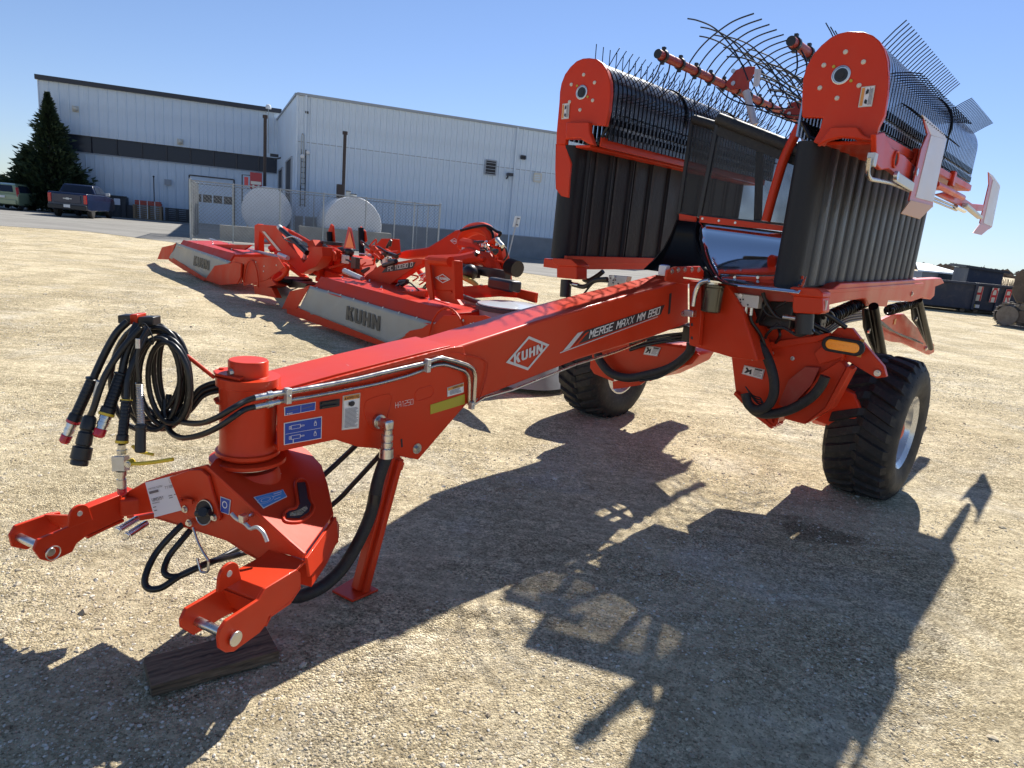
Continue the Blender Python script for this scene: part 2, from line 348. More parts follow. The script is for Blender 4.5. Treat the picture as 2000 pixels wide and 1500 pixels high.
# ---- stroke lettering: each glyph is a list of polylines in a 4 x 6 box
GL = {'A': [[(0,0),(0,4.5),(1,6),(3,6),(4,4.5),(4,0)],[(0,2.5),(4,2.5)]], 'B': [[(0,0),(0,6),(3.5,6),(4,5.5),(4,3.6),(3.4,3.1),(0,3.1)],[(3.4,3.1),(4,2.6),(4,.5),(3.5,0),(0,0)]],
 'C': [[(4,6),(0,6),(0,0),(4,0)]], 'D': [[(0,0),(0,6),(3,6),(4,5),(4,1),(3,0),(0,0)]], 'E': [[(4,6),(0,6),(0,0),(4,0)],[(0,3),(3.4,3)]], 'F': [[(4,6),(0,6),(0,0)],[(0,3),(3.4,3)]],
 'G': [[(4,6),(0,6),(0,0),(4,0),(4,3),(2.2,3)]], 'H': [[(0,0),(0,6)],[(4,0),(4,6)],[(0,3),(4,3)]], 'I': [[(2,0),(2,6)]], 'K': [[(0,0),(0,6)],[(4,6),(.6,3),(4,0)]],
 'M': [[(0,0),(0,6),(2,2.6),(4,6),(4,0)]], 'N': [[(0,0),(0,6),(4,0),(4,6)]], 'O': [[(0,0),(0,6),(4,6),(4,0),(0,0)]], 'R': [[(0,0),(0,6),(4,6),(4,3),(0,3)],[(2,3),(4,0)]],
 'S': [[(4,6),(0,6),(0,3),(4,3),(4,0),(0,0)]], 'T': [[(0,6),(4,6)],[(2,6),(2,0)]], 'U': [[(0,6),(0,.8),(.8,0),(3.2,0),(4,.8),(4,6)]], 'V': [[(0,6),(2,0),(4,6)]], 'W': [[(0,6),(1,0),(2,4),(3,0),(4,6)]],
 'X': [[(0,6),(4,0)],[(4,6),(0,0)]], 'L': [[(0,6),(0,0),(4,0)]], 'P': [[(0,0),(0,6),(4,6),(4,3),(0,3)]], 'Y': [[(0,6),(2,3),(4,6)],[(2,3),(2,0)]],
 '0': [[(0,0),(0,6),(4,6),(4,0),(0,0)]], '1': [[(1,5),(2.4,6),(2.4,0)]], '2': [[(0,6),(4,6),(4,3),(0,3),(0,0),(4,0)]], '3': [[(0,6),(4,6),(4,0),(0,0)],[(.6,3),(4,3)]],
 '4': [[(0,6),(0,2.5),(4,2.5)],[(3,4),(3,0)]], '5': [[(4,6),(0,6),(0,3.2),(4,3.2),(4,0),(0,0)]], '6': [[(4,6),(0,6),(0,0),(4,0),(4,3),(0,3)]], '8': [[(0,0),(0,6),(4,6),(4,0),(0,0)],[(0,3),(4,3)]],
 '9': [[(4,3),(0,3),(0,6),(4,6),(4,0),(0,0)]], '!': [[(2,6),(2,2)],[(2,1),(2,0)]]}
def letters(mb, txt, P, t=1.0, gap=1.9, x0=0.0, y0=0.0, x1=1.0, y1=1.0, off=0.0, slant=0.0):
    """P(u,v) maps the unit square to the surface; the text fills x0..x1, y0..y1"""
    wd = sum((4 if c not in ' ' else 2.2)+gap for c in txt)-gap
    sx, sy = (x1-x0)/wd, (y1-y0)/6.0; cx = 0
    n0 = (P(1, 0)-P(0, 0)).cross(P(0, 1)-P(0, 0)).normalized(); kk = 0
    for c in txt:
        if c == ' ': cx += 2.2+gap; continue
        for pl in GL.get(c, []):
            for (ax_, ay), (bx, by) in zip(pl[:-1], pl[1:]):
                dx, dy = bx-ax_, by-ay; l = math.hypot(dx, dy); dx /= l; dy /= l; h = t/2
                e = h*0.98
                q = [(ax_-dx*e-dy*h, ay-dy*e+dx*h), (bx+dx*e-dy*h, by+dy*e+dx*h), (bx+dx*e+dy*h, by+dy*e-dx*h), (ax_-dx*e+dy*h, ay-dy*e-dx*h)]
                q = [(min(max(x, -h), 4+h), min(max(y, -h*.6), 6+h*.6)) for x, y in q]
                kk += 1; nrm = n0*(off+kk*0.00006)
                mb.add([P(x0+(cx+x+slant*y)*sx, y0+y*sy)+nrm for x, y in q], [(0, 1, 2, 3)])
        cx += 4+gap
def quadmap(p00, p10, p11, p01):
    p00, p10, p11, p01 = V(p00), V(p10), V(p11), V(p01)
    return lambda u, v: (p00*(1-u)+p10*u)*(1-v)+(p01*(1-u)+p11*u)*v
def patch(mb, P, x0, y0, x1, y1, off=0.0, n=None):
    nn = (P(1, 0)-P(0, 0)).cross(P(0, 1)-P(0, 0)).normalized()*off
    mb.add([P(x0, y0)+nn, P(x1, y0)+nn, P(x1, y1)+nn, P(x0, y1)+nn], [(0, 1, 2, 3)])
def shape(mb, P, pts, off):
    nn = (P(1, 0)-P(0, 0)).cross(P(0, 1)-P(0, 0)).normalized()*off
    mb.add([P(x, y)+nn for x, y in pts], [tuple(range(len(pts)))])
def decal(name, parent, corners, m='white', border=None, prints=(), th=0.002, off=0.003):
    """corners: bottom-left, bottom-right, top-right, top-left in world space; prints: (material, drawing function, name)"""
    P = quadmap(*corners); nn = (P(1, 0)-P(0, 0)).cross(P(0, 1)-P(0, 0)).normalized()
    mb = MB(); mb.prism([P(0, 0)+nn*off, P(1, 0)+nn*off, P(1, 1)+nn*off, P(0, 1)+nn*off], -nn*(th))
    o = obj(name, mb, m, parent, smooth=False)
    base = off
    if border:
        bm_ = MB(); patch(bm_, P, border[1], border[2], 1-border[1], 1-border[2], off+0.0012); obj('face', bm_, border[0], o, smooth=False, fix=False); base = off+0.0012
    for k, (mm, fn, nm) in enumerate(prints):
        pm = MB(); fn(pm, P, base+0.0012*(k+1)); obj(nm, pm, mm, o, smooth=False, fix=False)
    return o
def bolt(mb, p, n, r=0.012, h=0.01): mb.cyl(V(p), V(p)+V(n).normalized()*h, r, 6); mb.cyl(V(p), V(p)+V(n).normalized()*h*0.3, r*1.5, 12)
KUHN_G = None
BOLD = {'K': [[(0, 0), (1.5, 0), (1.5, 6), (0, 6)], [(1.5, 2.3), (1.5, 3.9), (2.75, 6), (4.45, 6), (2.9, 3.5)], [(1.5, 3.6), (2.9, 3.6), (4.6, 0), (2.85, 0), (1.5, 2.6)]],
 'U': [[(0, 1.2), (1.5, 1.2), (1.5, 6), (0, 6)], [(2.9, 1.2), (4.4, 1.2), (4.4, 6), (2.9, 6)], [(0, 1.2), (.9, 0), (3.5, 0), (4.4, 1.2), (2.9, 1.35), (2.6, 1.3), (1.8, 1.3), (1.5, 1.35)]],
 'H': [[(0, 0), (1.5, 0), (1.5, 6), (0, 6)], [(2.9, 0), (4.4, 0), (4.4, 6), (2.9, 6)], [(1.5, 2.3), (2.9, 2.3), (2.9, 3.7), (1.5, 3.7)]],
 'N': [[(0, 0), (1.4, 0), (1.4, 6), (0, 6)], [(3.2, 0), (4.6, 0), (4.6, 6), (3.2, 6)], [(1.4, 6), (1.4, 3.2), (3.2, 0), (3.2, 2.8)]]}
def kuhn(mb, P, off, t=1.55, x0=0.0, x1=1.0, y0=0.0, y1=1.0):
    n0 = (P(1, 0)-P(0, 0)).cross(P(0, 1)-P(0, 0)).normalized(); wd = 4.5*4+3*.75; cx = 0
    for c in 'KUHN':
        for k, pl in enumerate(BOLD[c]):
            mb.add([P(x0+(cx+x)/wd*(x1-x0), y0+y/6*(y1-y0))+n0*(off+k*.0003) for x, y in pl], [tuple(range(len(pl)))])
        cx += 5.25
def diamond_logo(name, parent, corners, frame_m='silver_print', text_m='silver_print'):
    P = quadmap(*corners); nn = (P(1, 0)-P(0, 0)).cross(P(0, 1)-P(0, 0)).normalized()
    mb = MB(); o_, i_ = 0.0, 0.075
    out = [(0.5, o_), (1-o_, 0.5), (0.5, 1-o_), (o_, 0.5)]; inn = [(0.5, i_*1.1), (1-i_*1.1, 0.5), (0.5, 1-i_*1.1), (i_*1.1, 0.5)]
    for k in range(4):
        q = [out[k], out[(k+1) % 4], inn[(k+1) % 4], inn[k]]
        mb.add([P(*x)+nn*0.004 for x in q], [(0, 1, 2, 3)])
    o = obj(name, mb, frame_m, parent, smooth=False, fix=False)
    t = MB(); kuhn(t, P, 0.0052, x0=0.17, x1=0.83, y0=0.36, y1=0.64); obj('lettering', t, text_m, o, smooth=False, fix=False)
    return o
def lines(n, x0, x1, y0, y1, h=0.35):
    def fn(pm, P, off):
        for i in range(n):
            y = y1-(y1-y0)*i/n; e = x1-random.uniform(0, (x1-x0)*0.3); patch(pm, P, x0, y-(y1-y0)/n*h, e, y, off)
    return fn
# ================================================================== SETTING
def axis_steps():
    a = [x*0.07 for x in range(-130, 131)]
    x = a[-1]; s = 0.12; ext = []
    while x < 1500: x += s; s *= 1.16; ext.append(x)
    return [-e for e in reversed(ext)]+a+ext
from mathutils import noise as mn
def gz(x, y):
    d = math.hypot(x, y-5)
    k = max(0.0, 1-d/16)
    return (mn.noise(V((x*0.9, y*0.9, 3)))*0.016+mn.noise(V((x*3.1, y*3.1, 9)))*0.010+mn.noise(V((x*6.5, y*6.5, 2)))*0.006+mn.noise(V((x*0.6, y*3.4-x*.5, 5)))*0.012)*k - 0.008
def ground():
    ax = axis_steps(); xs = ax; ys = [a+7 for a in ax]; n = len(xs)
    vs_ = [(x, y, gz(x, y) if abs(x) < 16 and -9 < y < 21 else -0.006) for y in ys for x in xs]
    fs = [(j*n+i, j*n+i+1, (j+1)*n+i+1, (j+1)*n+i) for j in range(n-1) for i in range(n-1)]
    mb = MB(); mb.v = vs_; mb.f = fs
    return tag(obj('ground', mb, 'gravel', fix=False, ang=3), kind='structure')
ground()
def pebbles():
    me = bpy.data.meshes.new('pebbles'); vs_ = []; fs = []
    rnd = random.Random(3); base = [V(p) for p in [(1,0,0),(0,1,0),(-1,0,0),(0,-1,0),(.6,.6,.62),(-.6,.6,.62),(-.6,-.6,.62),(.6,-.6,.62),(0,0,1)]]
    bf = [(0,4,3),(0,1,4),(1,5,4),(1,2,5),(2,6,5),(2,3,6),(3,7,6),(3,0,7),(4,8,7),(4,5,8),(5,6,8),(6,7,8)]
    bf = [(0,4,7),(0,1,4),(1,5,4),(1,2,5),(2,6,5),(2,3,6),(3,7,6),(3,0,7),(4,5,8),(5,6,8),(6,7,8),(7,4,8)]
    count = 120000
    for i in range(count):
        y = 1.15+rnd.random()**1.9*11.5; x = rnd.uniform(-0.95, 0.95)*(y*0.86+0.8)
        cl = mn.noise(V((x*0.8, y*0.8, 1.7)))
        if rnd.random() > 0.45+cl*1.7: continue
        s = (0.0022+0.0060*rnd.random()**2.4)*(1+0.08*y)
        if rnd.random() < 0.02: s *= rnd.uniform(1.4, 2.6)
        a = rnd.random()*6.28; c_, s_ = math.cos(a), math.sin(a); ex, ey, ez = s*rnd.uniform(.8, 1.35), s*rnd.uniform(.7, 1.1), s*rnd.uniform(.6, 1.0)
        z = gz(x, y); o = len(vs_)
        for b in base:
            j = rnd.uniform(.75, 1.15); bx, by = b.x*ex*j, b.y*ey*j
            vs_.append((x+bx*c_-by*s_, y+bx*s_+by*c_, z+b.z*ez*j-0.25*ez))
        fs += [(p+o, q+o, r+o) for p, q, r in bf]
    me.from_pydata(vs_, [], fs); me.materials.append(MT['pebble']); me.update()
    o = bpy.data.objects.new('pebbles', me); C.objects.link(o); tag(o, 'loose pale crushed limestone scattered over the yard', 'gravel', kind='stuff')
pebbles()
# asphalt lane between the yard and the halls
def lane():
    pts = [G(-900, 380), G(0, 441), G(170, 452), G(345, 474), G(700, 505), G(1010, 531), G(1080, 541)]
    pts = [p for p in pts if p.y > 0]
    pts[0] = V((-70, 44, 0))
    pts.append(pts[-1]+V((10, 2.2, 0))); pts.append(pts[-1]+V((25, 10, 0)))
    far = [V((45, 75, 0)), V((20, 70, 0)), V((-80, 75, 0))]
    mb = MB(); near = [V((p.x, p.y, 0.004)) for p in pts]; n = len(near)
    rows = [near, [V((p.x+(-5+0*i), p.y+14, 0.004)) for i, p in enumerate(near)], [V((p.x-12, p.y+50, 0.004)) for p in near]]
    mb.grid(rows); tag(obj('road', mb, 'asphalt', fix=False, smooth=False), kind='structure')
lane()

# ---------------- halls
az = math.radians(68.2); DR = V((math.sin(az), math.cos(az), 0)); ND = V((-DR.y, DR.x, 0))
KR, KL = 0.80, 1.27
def sc_pt(p, k): return V((p[0]*k, p[1]*k, 0))
C1 = sc_pt((-16.95, 50.65), KR)
def onR(x, y): return onpl(x, y, C1, ND)
Lp = sc_pt((-26.64, 43.26), KL)
def onL(x, y): return onpl(x, y, Lp, ND)
C2 = onL(541, 343); C2.z = 0
def panels(parent, p0, d, n, wd, z0, z1, m, nrm, rib=0.05, name='wall_panel', rw=0.10):
    first = None
    for i in range(n):
        o_ = p0+d*(i*wd)
        if first is None:
            mb = MB(); a = V((o_.x, o_.y, z0)); t = nrm*0.03
            prof = [(0, 0), (rw*.3, rib), (rw*.8, rib), (rw*1.1, 0), (wd*.52, 0), (wd*.56, rib*.22), (wd*.62, rib*.22), (wd*.66, 0), (wd-0.004, 0), (wd-0.004, -0.05), (0, -0.05)]
            mb.prism([a+d*x+nrm*y for x, y in prof], V((0, 0, z1-z0)))
            first = obj(name, mb, m, parent, smooth=False)
        else: share(first, parent, d*(i*wd))
# right hall
zr = onR(579, 184).z; zf = onR(861, 448).z
bl = thing('metal_hall', 'tall pale blue ribbed metal hall with louvre vents on a grey concrete base', 'building', C1)
LEN = (onR(1330, 300)-C1).dot(DR); nR = -ND
mb = MB(); q = C1
mb.prism([C1+ND*.06, C1+DR*LEN+ND*.06, C2+DR*(LEN+6)+ND*4, C2+DR*1.0+ND*4], V((0, 0, zr-0.02))); obj('hall_body', mb, 'siding', bl, smooth=False)
nP = int(LEN/0.36); panels(bl, C1, DR, nP, LEN/nP, zf, zr, 'siding', nR)
mb = MB(); mb.prism([C1+nR*.09, C1+DR*LEN+nR*.09, C1+DR*LEN+ND*.05, C1+ND*.05], V((0, 0, zf))); obj('foundation', mb, 'foundation', bl, smooth=False)
mb = MB(); mb.bar(C1+V((0, 0, zf+.03))+nR*.07, C1+DR*LEN+V((0, 0, zf+.03))+nR*.07, .1, .06); obj('base_flashing', mb, 'trim', bl)
mb = MB(); mb.bar(C1+V((0, 0, zr+.03))+nR*.02, C1+DR*LEN+V((0, 0, zr+.03))+nR*.02, .22, .14); obj('roof_edge', mb, 'trim', bl)
SD2 = (C2-C1); SL = SD2.length; SD2 = SD2.normalized(); nS = V((-SD2.y, SD2.x, 0))
if nS.dot(EYE-C1) < 0: nS = -nS
def onS(x, y): return onpl(x, y, C1, nS)
zs = onS(548, 222).z; print('zr zs', zr, zs, 'zf', zf, C1, C2)
nQ = int(SL/0.5)
# side wall with two openings built as one wall and two framed doors
mb = MB()
mb.prism([C1+nS*.02, C1+SD2*SL+nS*.02, C1+SD2*SL+nS*.02+V((0, 0, zs)), C1+nS*.02+V((0, 0, zr))], -nS*.1); obj('side_wall', mb, 'siding', bl, smooth=False)
mb = MB(); mb.bar(C1+nS*.05+V((0, 0, zr+.02)), C1+SD2*SL+nS*.05+V((0, 0, zs+.02)), .12, .12); obj('roof_edge', mb, 'trim', bl)
for (xa, xb, yt) in ((561, 572, 312), (546, 554, 331)):
    a, b_ = onS(xa, yt), onS(xb, yt); zt = (a.z+b_.z)/2; a.z = b_.z = 0
    mb = MB(); mb.prism([a+nS*.03, b_+nS*.03, b_+nS*.03+V((0, 0, zt)), a+nS*.03+V((0, 0, zt))], nS*.03); dd = obj('door', mb, 'dark_opening', bl, smooth=False)
    mb = MB(); h = V((0, 0, zt)); t = (b_-a).normalized()*.12
    mb.bar(a+nS*.05, a+nS*.05+h, .12, .12); mb.bar(b_+nS*.05, b_+nS*.05+h, .12, .12); mb.bar(a+nS*.05+h, b_+nS*.05+h, .12, .12); obj('door_frame', mb, 'trim', dd)
def boxon(name, parent, fn, x0, y0, x1, y1, m, nrm, th=.08, slats=0, frame='trim'):
    a, b_ = fn(x0, y1), fn(x1, y1); tz = fn(x0, y0).z; bz = a.z; b_ = V((b_.x, b_.y, bz))
    mb = MB(); mb.prism([a+nrm*.06, b_+nrm*.06, V((b_.x, b_.y, tz))+nrm*.06, V((a.x, a.y, tz))+nrm*.06], nrm*th*.4); o = obj(name, mb, m, parent, smooth=False)
    mb = MB(); c = [a+nrm*.1, b_+nrm*.1, V((b_.x, b_.y, tz))+nrm*.1, V((a.x, a.y, tz))+nrm*.1]
    for i in range(4): mb.bar(c[i], c[(i+1) % 4], .07, .07)
    obj('frame', mb, frame, o)
    for i in range(slats):
        mb = MB(); zz = bz+(tz-bz)*(i+.7)/(slats+.4); mb.bar(V((a.x, a.y, zz))+nrm*.1, V((b_.x, b_.y, zz))+nrm*.1, .05, .03); obj('slat', mb, frame, o)
    return o
boxon('vent', bl, onR, 946, 312, 967, 340, 'dark_opening', nR, slats=4)
boxon('vent', bl, onR, 1041, 338, 1055, 354, 'siding', nR, slats=4, frame='cream')
boxon('sensor_box', bl, onR, 1016, 304, 1025, 310, 'dark_opening', nR, frame='dark_trim')
p = onR(992, 343); mb = MB(); mb.box(p+nR*.35+V((0, 0, .05)), DR*.17, nR*.2, V((0, 0, .09))); mb.bar(p+nR*.05-DR*.1-V((0, 0, .2)), p+nR*.3-DR*.1-V((0, 0, .05)), .07, .07); obj('wall_light', mb, 'dark_trim', bl)
p = onS(549, 308); mb = MB(); mb.box(p+nS*.5+V((0, 0, .1)), SD2*.25, nS*.3, V((0, 0, .1))); mb.bar(p, p+nS*.5-V((0, 0, .2)), .1, .1); obj('wall_light', mb, 'dark_trim', bl)
mb = MB(); p = onR(599, 220); mb.box(p+nR*.1, DR*.09, nR*.06, Z*.06); obj('wall_lamp', mb, 'charcoal', bl)
mb = MB(); mb.bar(C1+V((0, 0, zf+4.2))+nR*.02, C1+DR*LEN+V((0, 0, zf+4.2))+nR*.02, .05, .03); obj('panel_lap', mb, 'trim', bl, smooth=False)
for t_ in (.5, LEN*.52):
    mb = MB(); mb.bar(C1+DR*t_+nR*.1+Z*.2, C1+DR*t_+nR*.1+Z*zr, .11, .09); obj('downpipe', mb, 'siding', bl, smooth=False)
# service ladder with hoop and conduits
ld = thing('roof_ladder', 'galvanised ladder with a hooped top fixed to the corner of the blue hall', 'ladder', onR(592, 380)+nR*.2)
a0, a1 = onR(588, 292), onR(597, 292); ztop = a0.z; b0 = V((a0.x, a0.y, 2.0)); b1 = V((a1.x, a1.y, 2.0)); a1.z = ztop
for q_ in (0, 1):
    A_, B_ = (a0, b0) if q_ == 0 else (a1, b1)
    mb = MB(); mb.bar(A_+nR*.2, B_+nR*.2, .05, .05); obj('rail', mb, 'charcoal', ld)
kk = int((ztop-2)/.3)
for i in range(kk):
    zz = 2.1+i*.3; mb = MB(); mb.cyl(V((a0.x, a0.y, zz))+nR*.2, V((a1.x, a1.y, zz))+nR*.2, .018, 6); obj('rung', mb, 'charcoal', ld)
h0 = a0+nR*.2; hw = (a1-a0)
mb = MB(); mb.tube(spline([h0-V((0, 0, 2)), h0+V((0, 0, .4)), h0+hw*.25+V((0, 0, .85)), h0+hw*.5+V((0, 0, .4)), h0+hw*.5-V((0, 0, 2))], 6), .03, 6); obj('hoop', mb, 'galv', ld)
mb = MB(); p = onR(590, 306)+nR*.3; mb.sphere(p, .13, 8); obj('lamp_globe', mb, 'white', ld)
mb = MB(); p = onR(601, 298)+nR*.2; mb.sphere(p, .13, 8); obj('lamp_globe', mb, 'white', ld)

# left hall
zt, zb1, zb0 = onL(70, 150).z, onL(134, 261).z, onL(160, 299).z
SLft = (onL(78, 250)-C2).dot(DR); E0 = C2+DR*SLft; E0.z = 0; LL = -SLft+0.3
print('left hall', zt, zb1, zb0, LL)
bh = thing('metal_hall', 'long metal hall with dark strip window band and black roof edge, behind the pickup', 'building', E0)
Wd = V((0, 0, 1))
mb = MB(); mb.prism([E0+ND*.3, C2+DR*.3+ND*.3, C2+DR*.3+ND*22, E0+ND*22], V((0, 0, zt-.1))); obj('hall_body', mb, 'siding_far', bh, smooth=False)
nU = int(LL/.62); panels(bh, E0, DR, nU, LL/nU, zb1, zt, 'siding_far', nR, rib=.035)
mb = MB(); mb.prism([E0+nR*-.03+V((0, 0, zb1)), E0-nR*.03+DR*LL+V((0, 0, zb1)), E0+ND*.31+DR*LL+V((0, 0, zb1)), E0+ND*.31+V((0, 0, zb1))], V((0, 0, -.06))); obj('soffit', mb, 'dark_trim', bh, smooth=False)
mb = MB(); mb.bar(E0+V((0, 0, zt))+nR*.08-DR*.1, E0+DR*LL+V((0, 0, zt))+nR*.08, .35, .34); obj('roof_edge', mb, 'dark_trim', bh)
lowE = E0+DR*1.6
nU2 = int((LL-1.6)/.62); panels(bh, lowE, DR, nU2, (LL-1.6)/nU2, 0, zb0, 'siding_far', nR, rib=.035)
npane = 9
for i in range(npane):
    a = lowE+DR*((LL-1.6)*i/npane); b_ = lowE+DR*((LL-1.6)*(i+1)/npane-.05)
    mb = MB(); mb.prism([a+ND*.12+V((0, 0, zb0)), b_+ND*.12+V((0, 0, zb0)), b_+ND*.12+V((0, 0, zb1-.06)), a+ND*.12+V((0, 0, zb1-.06))], ND*.05); o = obj('window_pane', mb, 'glass_dark', bh, smooth=False)
    mb = MB(); mb.bar(a+ND*.1+V((0, 0, zb0)), a+ND*.1+V((0, 0, zb1-.06)), .07, .06); obj('mullion', mb, 'dark_trim', o)
mb = MB(); mb.bar(lowE+V((0, 0, zb0+.04))+nR*.03, lowE+DR*(LL-1.6)+V((0, 0, zb0+.04))+nR*.03, .14, .08); obj('sill', mb, 'trim', bh)
# roller door of the left hall
a, b_ = onL(370, 342), onL(457, 352); zd = a.z; a.z = b_.z = 0
mb = MB(); mb.prism([a+nR*.06, b_+nR*.06, b_+nR*.06+Z*zd, a+nR*.06+Z*zd], nR*.03); dr_ = obj('loading_door', mb, 'siding', bh, smooth=False)
mb = MB(); mb.bar(a+nR*.08, a+nR*.08+Z*zd, .1, .1); mb.bar(b_+nR*.08, b_+nR*.08+Z*zd, .1, .1); mb.bar(a+nR*.08+Z*zd, b_+nR*.08+Z*zd, .1, .1); obj('door_frame', mb, 'dark_trim', dr_)
for i in range(4):
    l0 = a+(b_-a)*(.06+.235*i); l1 = a+(b_-a)*(.06+.235*i+.2); z_ = onL(400, 395).z
    mb = MB(); mb.prism([l0+nR*.1+Z*z_, l1+nR*.1+Z*z_, l1+nR*.1+Z*(z_+.62), l0+nR*.1+Z*(z_+.62)], nR*.02); obj('door_window', mb, 'glass_dark', dr_, smooth=False)
for (x, y) in ((352, 277), (148, 213)):
    p = onL(x, y); mb = MB(); mb.sphere(p+nR*.2, .2, 10); mb.box(p+nR*.06, DR*.22, nR*.05, Z*.22); obj('wall_light', mb, 'cream', bh)
p = onL(328, 356); mb = MB(); mb.box(p+nR*.12, DR*.24, nR*.1, Z*.22); obj('meter_box', mb, 'trim', bh)
# dome antenna on the left hall roof
am = onL(524, 230)+nR*.3; at = thing('antenna', 'small white dome antenna on a thin mast at the hall roof corner', 'antenna', V((am.x, am.y, onL(524, 300).z)))
mb = MB(); mb.cyl(V((am.x, am.y, onL(524, 300).z)), onL(524, 212)+nR*.3, .035, 8); obj('mast', mb, 'galv', at)
p = onL(524, 211)+nR*.3; mb = MB(); mb.lathe(p-Z*.12, Z, [(0, .2), (.02, .23), (.2, .22), (.33, .15), (.38, .03)], 16); obj('dome', mb, 'white', at)

# ---------------- fence round the tanks
FP = G(372, 468); FH = onpl(375, 352, FP, ND).z
FL = (onpl(860, 410, FP, ND)-FP).dot(DR)
fe = thing('chain_link_fence', 'galvanised chain link fence with top rail enclosing the two white tanks', 'fence', FP)
def fpost(p, h, r=.038):
    mb = MB(); mb.cyl(p, p+Z*h, r, 10); mb.sphere(p+Z*(h+.02), r*1.3, 8); obj('fence_post', mb, 'galv', fe)
for x in (372, 455, 547, 632, 715, 772, 810, 860):
    q = onpl(x, 400, FP, ND); q.z = 0
    fpost(q, FH+.03 if x in (372, 860) else FH, .05 if x in (372, 860) else .032)
mb = MB(); mb.cyl(FP+Z*FH, FP+DR*FL+Z*FH, .026, 8); obj('top_rail', mb, 'galv', fe)
mb = MB(); mb.cyl(FP+Z*.1, FP+DR*FL+Z*.1, .01, 5); obj('tension_wire', mb, 'galv', fe)
BK = 5.2
q = FP+ND*BK; fpost(q, FH, .05)
for t in (1.3, 2.6, 3.9): fpost(FP+ND*t, FH, .03)
mb = MB(); mb.cyl(FP+Z*FH, FP+ND*BK+Z*FH, .026, 8); obj('top_rail', mb, 'galv', fe)
mb = MB(); mb.cyl(FP+ND*BK+Z*FH, FP+ND*BK+DR*FL+Z*FH, .026, 8); obj('top_rail', mb, 'galv', fe)
for x in range(1, 5): fpost(FP+ND*BK+DR*(FL*x/4), FH, .03)
fpost(FP+DR*FL+ND*BK*.5, FH, .03)
mb = MB(); mb.cyl(FP+DR*FL+Z*FH, FP+DR*FL+ND*BK+Z*FH, .026, 8); obj('top_rail', mb, 'galv', fe)
def mesh_wires(p, d, L_, h, pitch, r, nm):
    mb = MB(); n = int(L_/pitch)+int(h/pitch)+1
    for i in range(-int(h/pitch)-1, int(L_/pitch)+1):
        for s_ in (1, -1):
            t0 = i*pitch if s_ == 1 else i*pitch+h
            pts = []
            x0, x1 = (t0, t0+h) if s_ == 1 else (t0, t0-h)
            # line from (x0,0) to (x1,h), clipped to 0..L_
            def at(x): return (x-x0)/(x1-x0)
            lo, hi = 0.0, 1.0
            ta, tb = sorted((at(0), at(L_))); lo, hi = max(lo, ta), min(hi, tb)
            if hi-lo < .01: continue
            P0 = p+d*(x0+(x1-x0)*lo)+Z*(h*lo+.05); P1 = p+d*(x0+(x1-x0)*hi)+Z*(h*hi+.05)
            mb.tube([P0, P1], r, 3)
    tag(obj(nm, mb, 'wire_galv', fe, smooth=False, fix=False), kind='stuff')
mesh_wires(FP, DR, FL, FH-.08, .165, .0062, 'chain_link_mesh')
mesh_wires(FP, ND, BK, FH-.08, .12, .010, 'chain_link_mesh')

# ---------------- tanks on their saddles
def tank(cx, cy, Y, R_, L_, label, polex, poley0, poley1):
    c = D(cx, cy, Y); t = thing('fuel_tank', label, 'tank', V((c.x, c.y, 0)), 'white tanks inside the fence')
    mb = MB(); mb.lathe(c, ND, [(-.02, .05), (-.03, R_*.5), (0, R_), (.04, R_+.02), (L_-.04, R_+.02), (L_, R_), (L_+.02, .05)], 48); obj('tank_shell', mb, 'tank', t, ang=.9)
    for k in (.3, L_-.7):
        mb = MB(); mb.box(c+ND*k-Z*(c.z/2+.2), DR*R_*.8, ND*.12, Z*(c.z/2-.2)); obj('saddle', mb, 'concrete', t, smooth=False)
    base = c+ND*1.0+Z*R_
    pt = D(polex, poley0, Y+1)
    mb = MB(); mb.cyl(V((pt.x, pt.y, base.z-.1)), pt, .085, 12); obj('vent_pipe', mb, 'rust_pipe', t)
    mb = MB(); mb.cyl(pt, pt+Z*.16, .13, 12); obj('vent_cap', mb, 'rust_pipe', t)
    return c, base, t
c1, b1_, t1 = tank(521, 412, 37, 1.25, 4.6, 'white horizontal tank with a red fuel pump on top, behind the chain link fence', 518, 231, 370)
c2, b2_, t2 = tank(690, 441, 36, 1.45, 4.6, 'larger white horizontal tank with rusty fittings on top, right of the one with the pump', 674, 263, 390)
pc = D(500, 357, 37.5); pp = thing('fuel_pump', 'red fuel pump with hose arm standing on the left tank', 'pump', V((pc.x, pc.y, c1.z+1.2)))
mb = MB(); mb.box(pc+Z*.1-ND*.0, DR*.3, ND*.2, Z*.42); obj('pump_body', mb, 'pump_red', pp, bevel=.02)
mb = MB(); mb.box(pc-ND*.22-Z*.02, DR*.26, ND*.02, Z*.08); obj('meter', mb, 'cream', pp)
for k in (-.13, .13):
    mb = MB(); mb.box(pc-ND*.22-Z*.22+DR*k, DR*.05, ND*.02, Z*.1); obj('dial', mb, 'cream', pp)
mb = MB(); a = D(473, 346, 37.5); mb.tube([pc+Z*.35, V((a.x, a.y, pc.z+.35)), V((a.x, a.y, c1.z+.2))], .035, 6); obj('hose_arm', mb, 'black_plastic', pp)
mb = MB(); a = D(481, 354, 37.3); mb.box(a, DR*.1, ND*.05, Z*.22); obj('nozzle', mb, 'red_plastic', pp)
pc = D(664, 374, 37); pf = thing('tank_fittings', 'rusty valve block and two small white canisters on the right tank', 'fittings', V((pc.x, pc.y, c2.z+1.3)))
mb = MB(); mb.box(pc+Z*.0, DR*.17, ND*.2, Z*.36); obj('valve_block', mb, 'rust_pipe', pf, bevel=.02)
